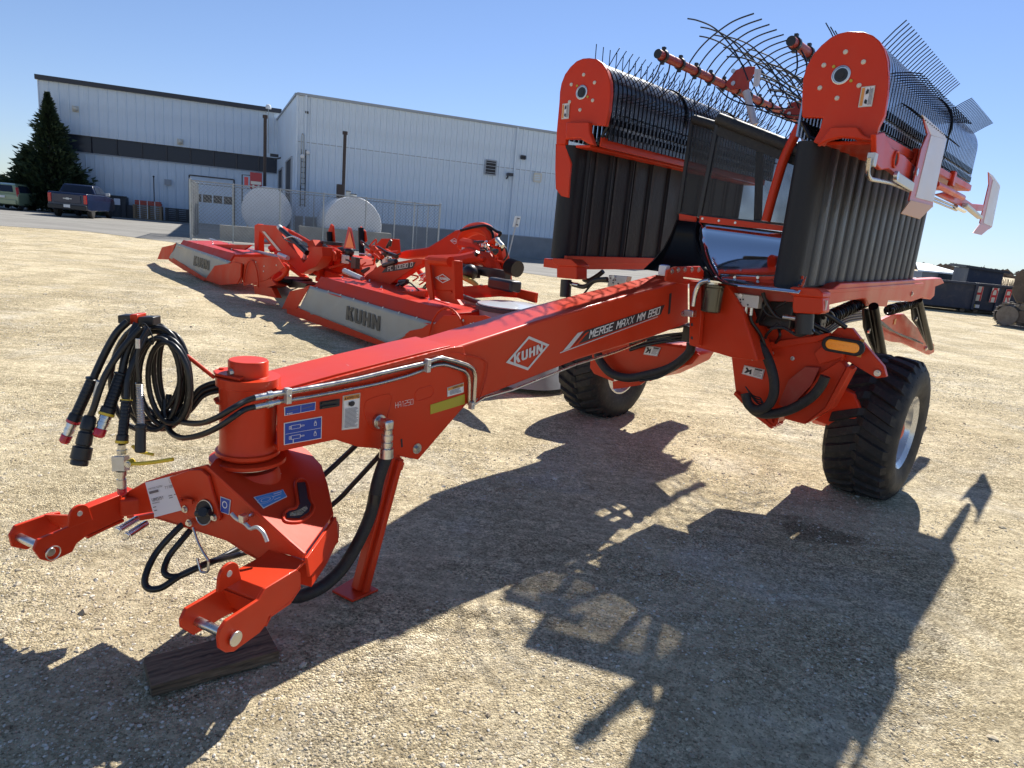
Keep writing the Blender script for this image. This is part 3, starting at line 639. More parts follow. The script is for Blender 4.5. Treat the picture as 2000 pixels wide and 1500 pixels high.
for (x, y, r, h) in ((680, 381, .13, .35), (690, 385, .17, .25)):
    a = D(x, y, 36.8); mb = MB(); mb.cyl(a-Z*h*.5, a+Z*h*.5, r, 14); obj('canister', mb, 'cream', pf)
    mb = MB(); mb.cyl(a+Z*h*.5, a+Z*(h*.5+.04), r*1.05, 14); obj('lid', mb, 'dark_trim', pf)
# concrete barrier blocks in front of the tanks
def block(x0, x1, yt, Y, label):
    a, b_ = D(x0, yt, Y), D(x1, yt, Y); zz = a.z; d = DR; L_ = (b_-a).dot(d)
    t = V((a.x, a.y, 0)); mb = MB(); mb.prism([t, t+d*L_, t+d*L_+ND*.5, t+ND*.5], Z*zz)
    o = obj('barrier_block', mb, 'concrete', None, bevel=.02); tag(o, label, 'barrier', 'concrete blocks in front of the tanks'); return o
block(429, 580, 439, 33.6, 'left weathered concrete barrier block below the tank with the pump')
block(585, 779, 441, 34.6, 'longer weathered concrete barrier block below the right hand tank')

# ---------------- trees
def conifer(name, label, base, h, r, n, seed, group=None, cols='needles', lean=0):
    rnd = random.Random(seed); t = thing(name, label, 'tree', base, group)
    mb = MB(); mb.cyl(base, base+Z*h*.96, r*.06, 8, r2=.01); obj('trunk', mb, 'bark', t)
    vs_, fs = [], []
    for i in range(n):
        u = rnd.random()**.75; z = h*(.02+.98*u); rr_ = r*(1-u)**1.05*(0.70+.62*mn.noise(V((u*9, seed, i % 11*.7)))+.22*rnd.random())
        a = rnd.random()*6.283; q = rr_*(rnd.random()**.45)*(1+.25*math.sin(a*3+u*20))
        p = V((base.x+q*math.cos(a), base.y+q*math.sin(a), base.z+z))
        out = V((math.cos(a), math.sin(a), rnd.uniform(-.1, .9))).normalized(); s_ = (rnd.uniform(.10, .26)*r/2.6+.05)*(1.1-.7*u)
        sd_ = out.cross(V((rnd.uniform(-1, 1), rnd.uniform(-1, 1), rnd.uniform(-1, 1)))).normalized()
        o_ = len(vs_); vs_ += [p-sd_*s_*.45, p+sd_*s_*.45, p+out*s_*1.7]; fs.append((o_, o_+1, o_+2))
    mb = MB(); mb.v = [tuple(x) for x in vs_]; mb.f = fs; obj('crown', mb, cols, t, smooth=False, fix=False)
    return t
b = D(105, 400, 52.3); b.z = 0
kz = (1353/math.hypot(b.x*.5, b.y))
hh = onpl(106, 183, b, V((b.x, b.y, 0)).normalized()).z
conifer('spruce_tree', 'tall dark spruce tree standing behind the blue pickup', b, hh, 3.2, 9500, 5)
b = D(58, 400, 51.5); b.z = 0; conifer('cedar_tree', 'lower bushy cedar left of the tall spruce, above the green car', b, onpl(58, 285, b, V((b.x, b.y, 0)).normalized()).z, 2.6, 7000, 8)
b = D(152, 400, 52.6); b.z = 0; conifer('cedar_tree', 'lower bushy cedar right of the tall spruce, against the hall', b, onpl(150, 335, b, V((b.x, b.y, 0)).normalized()).z*1.1, 2.2, 6000, 9)
for (x, yb, yt, rr_, sd_, lab) in ((8, 372, 342, 4.5, 21, 'distant green tree at the left edge beyond the green car'), (-60, 368, 335, 6, 22, 'distant round tree far off left of the halls')):
    b = D(x, yb, 130); b.z = 0; conifer('distant_tree', lab, b, D(x, yt, 130).z, rr_, 2500, sd_, 'distant trees at the left edge', 'leaves')

# ---------------- vehicles
def wheel(parent, c, ax, r, wd, name='wheel', tm='tyre', rm='zinc', dish=.35):
    ax = V(ax).normalized()
    mb = MB(); mb.lathe(c, ax, [(-wd/2, r*.55), (-wd/2*.98, r*.8), (-wd/2*.85, r*.95), (-wd*.35, r), (wd*.35, r), (wd/2*.85, r*.95), (wd/2*.98, r*.8), (wd/2, r*.55)], 28); o = obj(name, mb, tm, parent)
    mb = MB(); mb.lathe(c, ax, [(-wd/2*.7, r*.3), (-wd/2*.8, r*.62), (wd/2*.8, r*.62), (wd/2*dish, r*.5), (wd/2*dish, r*.1)], 24); obj('rim', mb, rm, o)
    return o
def car(name, label, p_rear_r, az_deg, s, prof, wd, roofw, glassz, m, wheels, wr, cab, plate=True):
    """side profile polygon (x forward from the rear, z up)"""
    t_ = math.radians(az_deg); f_ = V((math.sin(t_), math.cos(t_), 0)); rt = V((f_.y, -f_.x, 0))
    org = p_rear_r-rt*wd*s/2; o = thing(name, label, 'pickup truck' if 'pickup' in name else 'car', org)
    P = lambda x, y, z: org+f_*x*s+rt*y*s+Z*z*s
    mb = MB(); h = wd/2
    mb.prism([P(x, -h, z) for x, z in prof], rt*wd*s); obj('body', mb, m, o, bevel=.05*s)
    # cabin: tapered greenhouse
    cb = [(x, z) for x, z in cab]; n = len(cb); zlo = min(z for x, z in cab); zhi = max(z for x, z in cab)
    def yy(z): return h*.96+(roofw/2-h*.96)*((z-zlo)/(zhi-zlo))
    mb = MB(); L_ = [P(x, -yy(z), z) for x, z in cb]; R_ = [P(x, yy(z), z) for x, z in cb]
    mb.add(L_+R_, [tuple(range(n)), tuple(range(2*n-1, n-1, -1))]+[(i, (i+1) % n, n+(i+1) % n, n+i) for i in range(n)]); obj('cabin', mb, m, o, bevel=.04*s)
    return o, P, yy, f_, rt
# pickup
pr = G(172, 428)
pk, P, yy, f_, rt = car('pickup_truck', 'dark blue pickup truck seen from behind, parked under the spruce by the hall', pr, -17, 1.1,
    [(0, .62), (.02, 1.38), (.1, 1.42), (2.0, 1.42), (4.0, 1.40), (4.3, 1.36), (5.6, 1.25), (5.8, 1.05), (5.82, .5), (5.2, .42), (.6, .42), (.1, .5)], 2.0, 1.5, 1.9, 'truck_blue', None, .4,
    [(1.75, 1.42), (1.95, 1.90), (2.3, 1.95), (3.6, 1.93), (4.4, 1.40)])
h = 1.0
mb = MB(); mb.add([P(1.765, -.8, 1.48), P(1.765, .8, 1.48), P(1.94, .68, 1.86), P(1.94, -.68, 1.86)], [(0, 1, 2, 3)]); obj('rear_window', mb, 'glass_dark', pk, solid=.03, smooth=False)
for sgn in (-1, 1):
    for (xa, xb, xc, xd) in ((2.1, 2.95, 2.9, 2.15), (3.0, 4.1, 3.6, 2.98)):
        mb = MB(); mb.add([P(xa, sgn*(yy(1.47)+.01), 1.47), P(xb, sgn*(yy(1.47)+.01), 1.47), P(xc, sgn*(yy(1.85)+.01), 1.85), P(xd, sgn*(yy(1.85)+.01), 1.85)], [(0, 1, 2, 3)]); obj('side_window', mb, 'glass_dark', pk, solid=.02, smooth=False)
    mb = MB(); mb.box(P(-.01, sgn*.9, 1.08), rt*.09, f_*.05, Z*.27); obj('tail_light', mb, 'tail_red', pk, bevel=.02)
    mb = MB(); mb.box(P(3.75, sgn*1.13, 1.48), rt*.13, f_*.05, Z*.1); obj('mirror', mb, 'white' if sgn > 0 else 'black_plastic', pk, bevel=.02)
    for x in (1.15, 4.85): wheel(pk, P(x, sgn*.86, .42), rt*sgn, .46, .3)
    mb = MB(); mb.bar(P(1.75, sgn*1.02, .45), P(4.2, sgn*1.02, .45), .08, .06); obj('side_step', mb, 'chrome', pk)
mb = MB(); mb.box(P(-.08, 0, .6), rt*1.08, f_*.1, Z*.14); obj('bumper', mb, 'black_plastic', pk, bevel=.03)
mb = MB(); mb.box(P(-.015, 0, 1.08), rt*.75, f_*.02, Z*.27); tg = obj('tailgate', mb, 'truck_blue', pk, bevel=.02)
mb = MB(); mb.prism([P(-.045, x, z) for x, z in ((-.22, 1.05), (-.08, 1.05), (-.08, 1.02), (.08, 1.02), (.08, 1.05), (.22, 1.05), (.22, 1.1), (.08, 1.1), (.08, 1.13), (-.08, 1.13), (-.08, 1.1), (-.22, 1.1))], f_*.01); obj('emblem', mb, 'alu', tg, smooth=False)
mb = MB(); mb.box(P(-.19, 0, .66), rt*.18, f_*.008, Z*.09); obj('number_plate', mb, 'white', pk, smooth=False)
# green hatchback
pr = G(38, 412); pr = V((pr.x, pr.y, 0))
gc, P, yy, f_, rt = car('hatchback_car', 'pale green boxy hatchback at the left edge of the yard road', pr, -20, 1.12,
    [(0, .5), (.02, .95), (.1, 1.02), (3.0, 1.0), (4.0, .92), (4.2, .6), (4.15, .3), (.3, .3), (.02, .36)], 1.76, 1.3, 1.6, 'car_green', None, .33,
    [(.05, 1.0), (.22, 1.52), (.5, 1.62), (2.4, 1.60), (3.35, 1.0)])
mb = MB(); mb.add([P(.08, -.6, 1.1), P(.08, .6, 1.1), P(.2, .52, 1.48), P(.2, -.52, 1.48)], [(0, 1, 2, 3)]); obj('rear_window', mb, 'glass_dark', gc, solid=.05, smooth=False)
for sgn in (-1, 1):
    for (xa, xb, xc, xd) in ((.5, 1.6, 1.55, .65), (1.66, 2.95, 2.3, 1.62)):
        mb = MB(); mb.add([P(xa, sgn*(yy(1.08)+.012), 1.08), P(xb, sgn*(yy(1.08)+.012), 1.08), P(xc, sgn*(yy(1.5)+.012), 1.5), P(xd, sgn*(yy(1.5)+.012), 1.5)], [(0, 1, 2, 3)]); obj('side_window', mb, 'glass_dark', gc, solid=.02, smooth=False)
    mb = MB(); mb.prism([P(.0, sgn*.80, z) for z in (.85,)]+[P(.12, sgn*.86, .9), P(.22, sgn*.80, 1.4), P(.08, sgn*.72, 1.4)], rt*sgn*.04); obj('tail_light', mb, 'tail_red', gc)
    mb = MB(); mb.box(P(2.7, sgn*.98, 1.05), rt*.1, f_*.05, Z*.08); obj('mirror', mb, 'car_green', gc, bevel=.02)
    for x in (.75, 3.35): wheel(gc, P(x, sgn*.76, .33), rt*sgn, .34, .22)
mb = MB(); mb.box(P(-.04, 0, .5), rt*.86, f_*.08, Z*.16); obj('bumper', mb, 'car_green', gc, bevel=.04)
mb = MB(); mb.box(P(-.04, 0, .8), rt*.2, f_*.02, Z*.07); obj('number_plate', mb, 'white', gc, smooth=False)

# ---------------- clutter along the left hall
def onL2(x, y, off): return onpl(x, y, Lp+nR*off, ND)
a, b_ = onL2(186, 380, 2.0), onL2(245, 385, 2.0)
dm = thing('waste_container', 'charcoal grey waste container with a pale notice, right of the pickup', 'container', V((a.x, a.y, 0)))
zt_ = a.z; a.z = b_.z = 0
mb = MB(); mb.prism([a-DR*1.5+nR*.0, b_, b_-nR*1.5, a-DR*1.5-nR*1.5], Z*zt_); obj('container_body', mb, 'dump_grey', dm, bevel=.03)
mb = MB(); mb.bar(a-DR*1.6+Z*(zt_+.03)+nR*.03, b_+DR*.1+Z*(zt_+.03)+nR*.03, .12, .08); obj('rim', mb, 'charcoal', dm)
for i in range(5):
    q = a-DR*1.5+(b_-a+DR*1.5)*((i+.5)/5); mb = MB(); mb.bar(q+nR*.03, q+nR*.03+Z*zt_, .08, .05); obj('stiffener', mb, 'dump_grey', dm)
n0 = onL2(229, 394, 2.06); mb = MB(); mb.box(n0, DR*.22, nR*.01, Z*.24); obj('notice', mb, 'paper', dm, smooth=False)
a, b_ = onL2(246, 400, 1.8), onL2(262, 402, 1.8); zz = a.z; a.z = b_.z = 0
mb = MB(); mb.prism([a, b_, b_-nR*1.0, a-nR*1.0], Z*zz); tag(obj('low_bin', mb, 'dump_grey', None, bevel=.03), 'low dark bin between the waste container and the pallet stack', 'bin')
# pallets standing in a stack, red beams on top
a, b_ = onL2(259, 399, 2.2), onL2(316, 404, 2.2); H_ = (a.z+b_.z)/2; a.z = b_.z = 0; Lw = (b_-a).length; dd = (b_-a).normalized()
np_ = 7
for i in range(np_):
    z0 = i*H_/np_; pl = thing('pallet', ['bottom', 'second', 'third', 'middle', 'fifth', 'sixth', 'top'][i]+' wooden pallet of the stack beside the hall wall', 'pallet', a+Z*z0, 'pallets stacked by the hall')
    for k in range(4):
        mb = MB(); mb.box(a+dd*Lw/2-nR*(.06+.3*k)+Z*(z0+H_/np_*.88), dd*Lw/2, nR*.05, Z*.022); obj('plank', mb, 'wood', pl, smooth=False)
    for k in (0, .5, 1):
        for q in (0, 1):
            mb = MB(); mb.box(a+dd*(.1+(Lw-.2)*k)-nR*(.06+.9*q)+Z*(z0+H_/np_*.40), dd*.08, nR*.06, Z*H_/np_*.38); obj('spacer', mb, 'wood', pl, smooth=False)
    for k in (0, 1):
        mb = MB(); mb.box(a+dd*Lw/2-nR*(.06+.9*k)+Z*(z0+.03), dd*Lw/2, nR*.05, Z*.022); obj('plank', mb, 'wood', pl, smooth=False)
for k in range(3):
    mb = MB(); q = a-nR*(.1+.3*k)+dd*.15+Z*(H_+.12); mb.bar(q, q+dd*(Lw-.2), .22, .2); mb.bar(q+Z*.17, q+Z*.17+dd*(Lw-.25), .2, .12)
    tag(obj('steel_beam', mb, 'red_dull', None, bevel=.01), ['front red steel beam bundled on top of the pallet stack', 'middle red steel beam bundled on top of the pallet stack', 'rear red steel beam bundled on top of the pallet stack'][k], 'beam', 'red beams on the pallets')
mb = MB()
for k in (.24, .5, .76): mb.bar(a+dd*Lw*k+nR*.01+Z*.05, a+dd*Lw*k+nR*.01+Z*(H_+.35), .05, .01, up=nR)
tag(obj('strapping', mb, 'white', None, smooth=False), 'white strapping bands tied round the pallet stack', 'strap')
mb = MB(); q = onL2(300, 345, 1.3); mb.cyl(V((q.x, q.y, 0)), q, .04, 8); mb.sphere(q, .08, 8); tag(obj('standpipe', mb, 'dark_trim'), 'thin dark standpipe rising behind the pallet stack', 'pipe')
a, b_ = onL2(322, 405, 2.0), onL2(368, 412, 2.0); zz = a.z; a.z = b_.z = 0; dd = (b_-a).normalized(); Lw = (b_-a).length
st = thing('crate_stack', 'dark slatted crates in shade just left of the fence corner', 'crate', a)
for i in range(7):
    mb = MB(); mb.box(a+dd*Lw/2-nR*.5+Z*(zz*(i+.5)/7), dd*Lw/2, nR*.5, Z*zz/7*.36); obj('crate_board', mb, 'charcoal', st, smooth=False)
for k in (0, .5, 1):
    mb = MB(); mb.box(a+dd*(.1+(Lw-.2)*k)-nR*.5+Z*zz/2, dd*.07, nR*.45, Z*zz/2*.98); obj('crate_post', mb, 'charcoal', st, smooth=False)

# ---------------- sign post
b = G(990, 512); tp = onpl(1011, 425, b, V((0, 1, 0))); ax_ = (tp-b)
sg = thing('sign_post', 'white sign seen from behind on a leaning grey post by the hall', 'sign', b)
mb = MB(); mb.bar(b, tp, .07, .07); obj('post', mb, 'galv', sg)
u_ = V((1, .1, 0)).normalized(); c_ = b+ax_*.91; e_ = ax_.normalized()
mb = MB(); mb.prism([c_-u_*.17-e_*.3+V((0, .06, 0)), c_+u_*.17-e_*.3+V((0, .06, 0)), c_+u_*.17+e_*.3+V((0, .06, 0)), c_-u_*.17+e_*.3+V((0, .06, 0))], V((0, .01, 0))); obj('sign_board', mb, 'white', sg, smooth=False)
for k in (-.17, .17):
    mb = MB(); mb.bar(c_+e_*k-V((0, .04, 0)), c_+e_*k+u_*.13-V((0, .04, 0)), .03, .05); obj('bracket', mb, 'dark_trim', sg)

# ---------------- right side: roll-off containers, shed, digger
RA, RB, RC = G(1780, 600), G(1893, 611), G(1985, 622)
rd = (RC-RA).normalized(); rn = V((rd.y, -rd.x, 0))
if rn.dot(EYE-RA) < 0: rn = -rn
def onD(x, y, off=0): return onpl(x, y, RB+rn*off, rn)
zD = onD(1893, 553).z
def rolloff(p0, L_, label, ribs, end_open=False):
    t = thing('rolloff_container', label, 'container', p0, 'dark blue roll-off containers')
    mb = MB(); mb.prism([p0+Z*.18, p0+rd*L_+Z*.18, p0+rd*L_-rn*2.3+Z*.18, p0-rn*2.3+Z*.18], Z*(zD-.18)); obj('container_body', mb, 'dump_blue', t, bevel=.02)
    mb = MB(); mb.bar(p0+Z*zD+rn*.03-rd*.05, p0+rd*(L_+.05)+Z*zD+rn*.03, .13, .1); obj('top_rim', mb, 'dump_blue', t, bevel=.01)
    for i in range(ribs+1):
        q = p0+rd*(.05+(L_-.1)*i/ribs); mb = MB(); mb.bar(q+Z*.18+rn*.05, q+Z*(zD-.04)+rn*.05, .1, .1, up=rn); obj('rib', mb, 'dump_blue', t, bevel=.01)
    for k in (.3, L_-.3):
        mb = MB(); mb.cyl(p0+rd*k-rn*.3+Z*.1, p0+rd*k-rn*.5+Z*.1, .1, 12); obj('roller', mb, 'track_steel', t)
    mb = MB(); mb.bar(p0-rn*.5+Z*.14, p0+rd*L_-rn*.5+Z*.14, .1, .12); obj('skid', mb, 'dump_grey', t)
    return t
ra = rolloff(RA, (RB-RA).length-.1, 'dark roll-off container with a red and white haulage placard, just right of the merger', 1)
rb = rolloff(RB, 5.2, 'dark roll-off container with big red letters on white panels, in front of the digger', 6)
def placard(parent, pts, m, txt=None, tm=None, t=1.15, off=.11):
    c = [onD(x, y, off) for x, y in pts]
    return decal('placard', parent, c, m, None, [(tm, (lambda pm, P, o, s=txt: letters(pm, s, P, t=t, x0=.14, x1=.86, y0=.06, y1=.94, off=o)), 'letter')] if txt else [], th=.01, off=.01)
placard(rb, [(1901, 587), (1915, 588), (1922, 560), (1909, 559)], 'cream', 'H', 'letter_red')
placard(rb, [(1931, 590), (1944, 591), (1952, 563), (1939, 562)], 'cream', 'A', 'letter_red')
placard(rb, [(1958, 592), (1970, 593), (1978, 566), (1966, 565)], 'cream', 'R', 'letter_red')
c = [onD(x, y, .1) for x, y in ((1826, 566), (1856, 570), (1861, 552), (1832, 549))]
decal('placard', ra, c, 'cream', None, [('letter_red', lambda pm, P, o: [patch(pm, P, .08, .72, .92, .9, o), patch(pm, P, .14, .1, .86, .2, o)], 'stripe'), ('letter_red', lambda pm, P, o: letters(pm, 'HARTER', P, t=1.3, x0=.12, x1=.88, y0=.34, y1=.62, off=o), 'lettering')], th=.01, off=.01)
for (pr_, x, y) in ((ra, 1872, 562), (ra, 1881, 564), (rb, 1899, 597), (rb, 1907, 598)):
    c = onD(x, y, .12); mb = MB(); mb.box(c, rd*.11, rn*.005, Z*.07); obj('sticker', mb, 'yellow_label' if x in (1872, 1899) else 'paper', pr_, smooth=False)
# dark box standing behind the containers
p0 = onD(1888, 545, -3.2); p1 = onD(1958, 545, -3.2); zz = onD(1893, 523, -3.2).z; p0.z = p1.z = 0
bx = thing('storage_box', 'tall dark storage box with overhanging lid behind the roll-off containers', 'container', p0)
mb = MB(); mb.prism([p0, p1, p1-rn*2.4, p0-rn*2.4], Z*zz); obj('box_body', mb, 'dump_blue', bx, smooth=False)
mb = MB(); e = .18; mb.prism([p0-rd*e+rn*e+Z*zz, p1+rd*e+rn*e+Z*(zz-.12), p1+rd*e-rn*2.6+Z*(zz-.12), p0-rd*e-rn*2.6+Z*(zz+.05)], Z*.12); obj('lid', mb, 'dump_grey', bx, smooth=False)
p0 = onD(1800, 540, -9); p1 = onD(1866, 540, -9); z1_, z2_ = onD(1840, 534, -9).z, onD(1840, 520, -9).z; p0.z = p1.z = 0
sh = thing('site_cabin', 'grey cabin with a pale pitched roof behind the first roll-off container', 'shed', p0)
mb = MB(); mb.prism([p0, p1, p1-rn*4, p0-rn*4], Z*z1_); obj('cabin_wall', mb, 'shed_wall', sh, smooth=False)
mb = MB(); mb.prism([p0-rd*.3+rn*.3+Z*z1_, p1+rd*.4+rn*.3+Z*z1_, p1-rd*1.0-rn*2+Z*z2_, p0-rn*2+Z*z2_], Z*.08); obj('cabin_roof', mb, 'siding', sh, smooth=False)
mb = MB(); q = onD(1852, 541, -8.9); mb.box(q, rd*.5, rn*.03, Z*.3); obj('cabin_window', mb, 'glass_dark', sh, smooth=False)
# digger at the right edge
ED = G(1936, 634); ed = V((math.cos(math.radians(-48)), math.sin(math.radians(-48)), 0)); en = V((ed.y, -ed.x, 0))
if en.dot(EYE-ED) < 0: en = -en
dg = thing('excavator', 'weathered digger at the right edge, its tracks on the gravel', 'excavator', ED)
for k, nm in ((0, 'near'), (2.0, 'far')):
    o_ = ED-en*k; Lt, Ht, Wt = 3.6, .78, .55
    path = []
    for i in range(48):
        t = i/48*2*(Lt-Ht)+0; 
    R_ = Ht/2; per = 2*(Lt-Ht)+2*math.pi*R_; nsh = 40
    fr_ = MB(); fr_.bar(o_+ed*(R_)-en*Wt/2+Z*R_, o_+ed*(Lt-R_)-en*Wt/2+Z*R_, Wt*.7, Ht*.55); tr = obj('track_frame', fr_, 'excav', dg, bevel=.02)
    for e2 in (R_, Lt-R_):
        mb = MB(); mb.cyl(o_+ed*e2+Z*R_-en*.02, o_+ed*e2+Z*R_-en*(Wt-.02), R_*.86, 24); obj('idler', mb, 'track_steel', dg)
    for i in range(nsh):
        s_ = i/nsh*per
        if s_ < Lt-Ht: c, tg_ = ed*(R_+s_)+Z*Ht, ed
        elif s_ < Lt-Ht+math.pi*R_:
            a = (s_-(Lt-Ht))/R_; c = ed*(Lt-R_+R_*math.sin(a))+Z*(R_+R_*math.cos(a)); tg_ = ed*math.cos(a)-Z*math.sin(a)
        elif s_ < 2*(Lt-Ht)+math.pi*R_: c, tg_ = ed*(Lt-R_-(s_-(Lt-Ht)-math.pi*R_))+Z*0.0, -ed
        else:
            a = (s_-2*(Lt-Ht)-math.pi*R_)/R_; c = ed*(R_-R_*math.sin(a))+Z*(R_-R_*math.cos(a)); tg_ = -ed*math.cos(a)+Z*math.sin(a)
        nn = tg_.cross(en).normalized(); mb = MB(); cc = o_+c-en*Wt/2+Z*.03
        mb.box(cc, tg_*per/nsh*.44, en*Wt/2, nn*.022); mb.box(cc+nn*.035*(1 if nn.dot(c-(ed*Lt/2+Z*R_)) > 0 else -1), tg_*.015, en*Wt/2, nn*.03); obj('track_shoe', mb, 'track_steel', dg, smooth=False)
mb = MB(); o_ = ED-en*1.9+ed*1.9; mb.box(o_+Z*1.5, ed*1.3, en*1.15, Z*.5); obj('upper_body', mb, 'excav', dg, bevel=.05)
mb = MB(); mb.box(o_+ed*.2+en*.7+Z*2.2, ed*.8, en*.45, Z*.75); obj('cab', mb, 'glass_dark', dg, bevel=.05)
st0 = onpl(1975, 600, ED-en*.9, en); st1 = onpl(1999, 528, ED-en*.9, en)
mb = MB(); mb.prism([onpl(x, y, ED-en*.9, en) for x, y in ((1984, 590), (1975, 572), (1984, 535), (1998, 524), (2030, 560), (2040, 600))], -en*.4); obj('counterweight', mb, 'excav', dg, bevel=.04)
# bare shrubs on the skyline
for (x, lab) in ((1975, 'leafless bush on the skyline right of the dark storage box'), (1886, 'leafless bush on the skyline behind the site cabin')):
    b = D(x, 548, 60); b.z = 0; rnd = random.Random(x); t = thing('bare_bush', lab, 'bush', b, 'bare bushes on the skyline'); top = D(x, 540 if x > 1900 else 515, 60).z
    mb = MB()
    for i in range(60):
        a = rnd.random()*6.28; l = rnd.uniform(.5, 1); q = b+V((math.cos(a)*1.2*l, math.sin(a)*1.2*l, top*l)); mb.tube([b+Z*.1, b+(q-b)*.5+V((rnd.uniform(-.2, .2),)*3), q], .02, 3)
    obj('twigs', mb, 'twig', t, fix=False)
# far tree line on the right horizon
mb = MB(); rnd = random.Random(2)
for i in range(2600):
    x = rnd.uniform(-420, 700); y = 560+rnd.uniform(-20, 20); h_ = 5+3*mn.noise(V((x*.02, 0, 0))); z = rnd.random()*h_; s_ = rnd.uniform(2, 5)
    mb.add([(x-s_, y, z), (x+s_, y, z-.4), (x+rnd.uniform(-1, 1), y, z+s_*.6)], [(0, 1, 2)])
tag(obj('far_woodland', mb, 'twig', smooth=False, fix=False), 'low brown line of distant woodland on the horizon', 'woodland', kind='stuff')
# ================================================================== HAY MERGER (the machine in front)
M = Fr(1.88, 6.03, 41.5)
mg = thing('hay_merger', 'red folded hay merger with black belts and long drawbar resting on its parking stand', 'farm machine', M.w(0, 0, 0))
FB, SB = M.F, M.S
def plB(fr, pts, b, th, m, name, parent=mg, bevel=.004, side=-1, **k):
    mb = MB(); mb.prism([fr.B(x, y, b) for x, y in pts], fr.S*th*side); return obj(name, mb, m, parent, bevel=bevel, **k)
def plA(fr, pts, a, th, m, name, parent=mg, bevel=.004, **k):
    mb = MB(); mb.prism([fr.A(x, y, a) for x, y in pts], -fr.F*th); return obj(name, mb, m, parent, bevel=bevel, **k)
def dec(fr, px, b, m, parent=mg, border=None, prints=(), name='sticker', off=.003):
    return decal(name, parent, [fr.B(x, y, b) for x, y in px], m, border, prints, off=off)
# --- drawbar: hollow square beam and the deep cheek plates at its front
bh_ = .14
pts = [(870, 684), (900, 675.5), (1050, 627), (1200, 584), (1345, 544), (1345, 632), (1272, 659), (1125, 704), (928, 782), (905, 760)]
beam = plB(M, pts, bh_, .28, 'red', 'drawbar_beam', bevel=.012)
cheek = [(543, 769), (655, 737), (835, 690), (880, 679), (905, 676), (928, 782), (910, 790), (817, 898), (764, 888), (735, 876), (700, 873), (655, 859), (543, 883)]
ck = plB(M, cheek, bh_+.012, .012, 'red', 'cheek_plate', bevel=.003); ckf = plB(M, cheek, -bh_, .012, 'red', 'cheek_plate', bevel=.003)
top = [(545, 762), (655, 731), (835, 685), (880, 675)]
P_ = [M.B(x, y, bh_-.004) for x, y in top]; mb = MB()
mb.prism(P_+[p-Z*.02 for p in reversed(P_)], -SB*(bh_*2-.008)); obj('top_plate', mb, 'red', mg, bevel=.003)
bt = [(545, 872), (655, 850), (705, 862), (740, 866)]; P_ = [M.B(x, y, bh_-.004) for x, y in bt]; mb = MB(); mb.prism(P_+[p-Z*.012 for p in reversed(P_)], -SB*(bh_*2-.008)); obj('bottom_plate', mb, 'red', mg, bevel=.003)
# weld bead along the upper seam
rnd = random.Random(4); mb = MB(); wp = []
for i in range(90):
    t = i/89; x = 552+(835-552)*t; y = 765-(765-690)*t-3*math.sin(t*math.pi)*0; p = M.B(x, y+1.5, bh_+.012)
    wp.append(p)
mb.tube(wp, .0045, 6, rr=[.003+.0025*rnd.random() for _ in wp]); obj('weld_bead', mb, 'red', mg)
# raised pressings on the cheek
def pill(x0, y0, x1, y1, r, nm='pressing'):
    a, c = M.B(x0, y0, bh_+.012), M.B(x1, y1, bh_+.012); d = (c-a).normalized(); n_ = SB.cross(d).normalized(); ring = []
    for e, s_ in ((c, 1), (a, -1)):
        for j in range(9): t = math.pi*(j/8-.5); ring.append(e+(d*math.cos(t)*s_+n_*math.sin(t)*s_)*r)
    mb = MB(); mb.tube(ring, .003, 6, closed=True); obj(nm, mb, 'red', mg)
pill(820, 771, 838, 765, .030)
ring = [M.B(x, y, bh_+.012) for x, y in ((712, 792), (722, 780), (757, 770), (765, 778), (757, 812), (748, 838), (727, 838), (714, 815))]
mb = MB(); mb.tube(spline(ring, 4, True), .003, 6, closed=True); obj('pressing', mb, 'red', mg)
ring = [M.B(x, y, bh_+.012) for x, y in ((880, 688), (915, 694), (950, 705), (951, 730), (940, 770), (930, 785))]
mb = MB(); mb.tube(spline(ring, 4), .0035, 6); obj('weld_bead', mb, 'red', mg)
# --- pivot tower
pv = M.w(4.465, 0, 0); z0, z1, zc = .735, 1.075, 1.135
mb = MB(); mb.lathe(pv+Z*z0, Z, [(0, .115), (.012, .128), (.026, .128), (.03, .118), (.05, .112), (z1-z0-.04, .112), (z1-z0-.035, .125), (z1-z0, .125)], 56); obj('pivot_tube', mb, 'red', mg)
mb = MB(); mb.lathe(pv+Z*z1, Z, [(0, .083), (.005, .078), (.062, .078), (.068, .074)], 48); cap = obj('pivot_cap', mb, 'red', mg, bevel=.002)
mb = MB(); q = D(452, 733, 2.6); dn = (EYE-pv); dn.z = 0; dn.normalize(); dl = (dn*.7-RT*.7).normalized(); p = pv+Z*(z1+.03)+dl*.076; bolt(mb, p, dl, .012, .014); obj('cap_bolt', mb, 'zinc', cap)
mb = MB(); mb.lathe(pv+Z*(z0-.024), Z, [(0, .148), (.002, .152), (.016, .152), (.018, .148)], 56); obj('collar', mb, 'red', mg)
mb = MB(); mb.lathe(pv+Z*(z0-.034), Z, [(0, .128), (.008, .128)], 48); obj('bearing_ring', mb, 'zinc', mg)
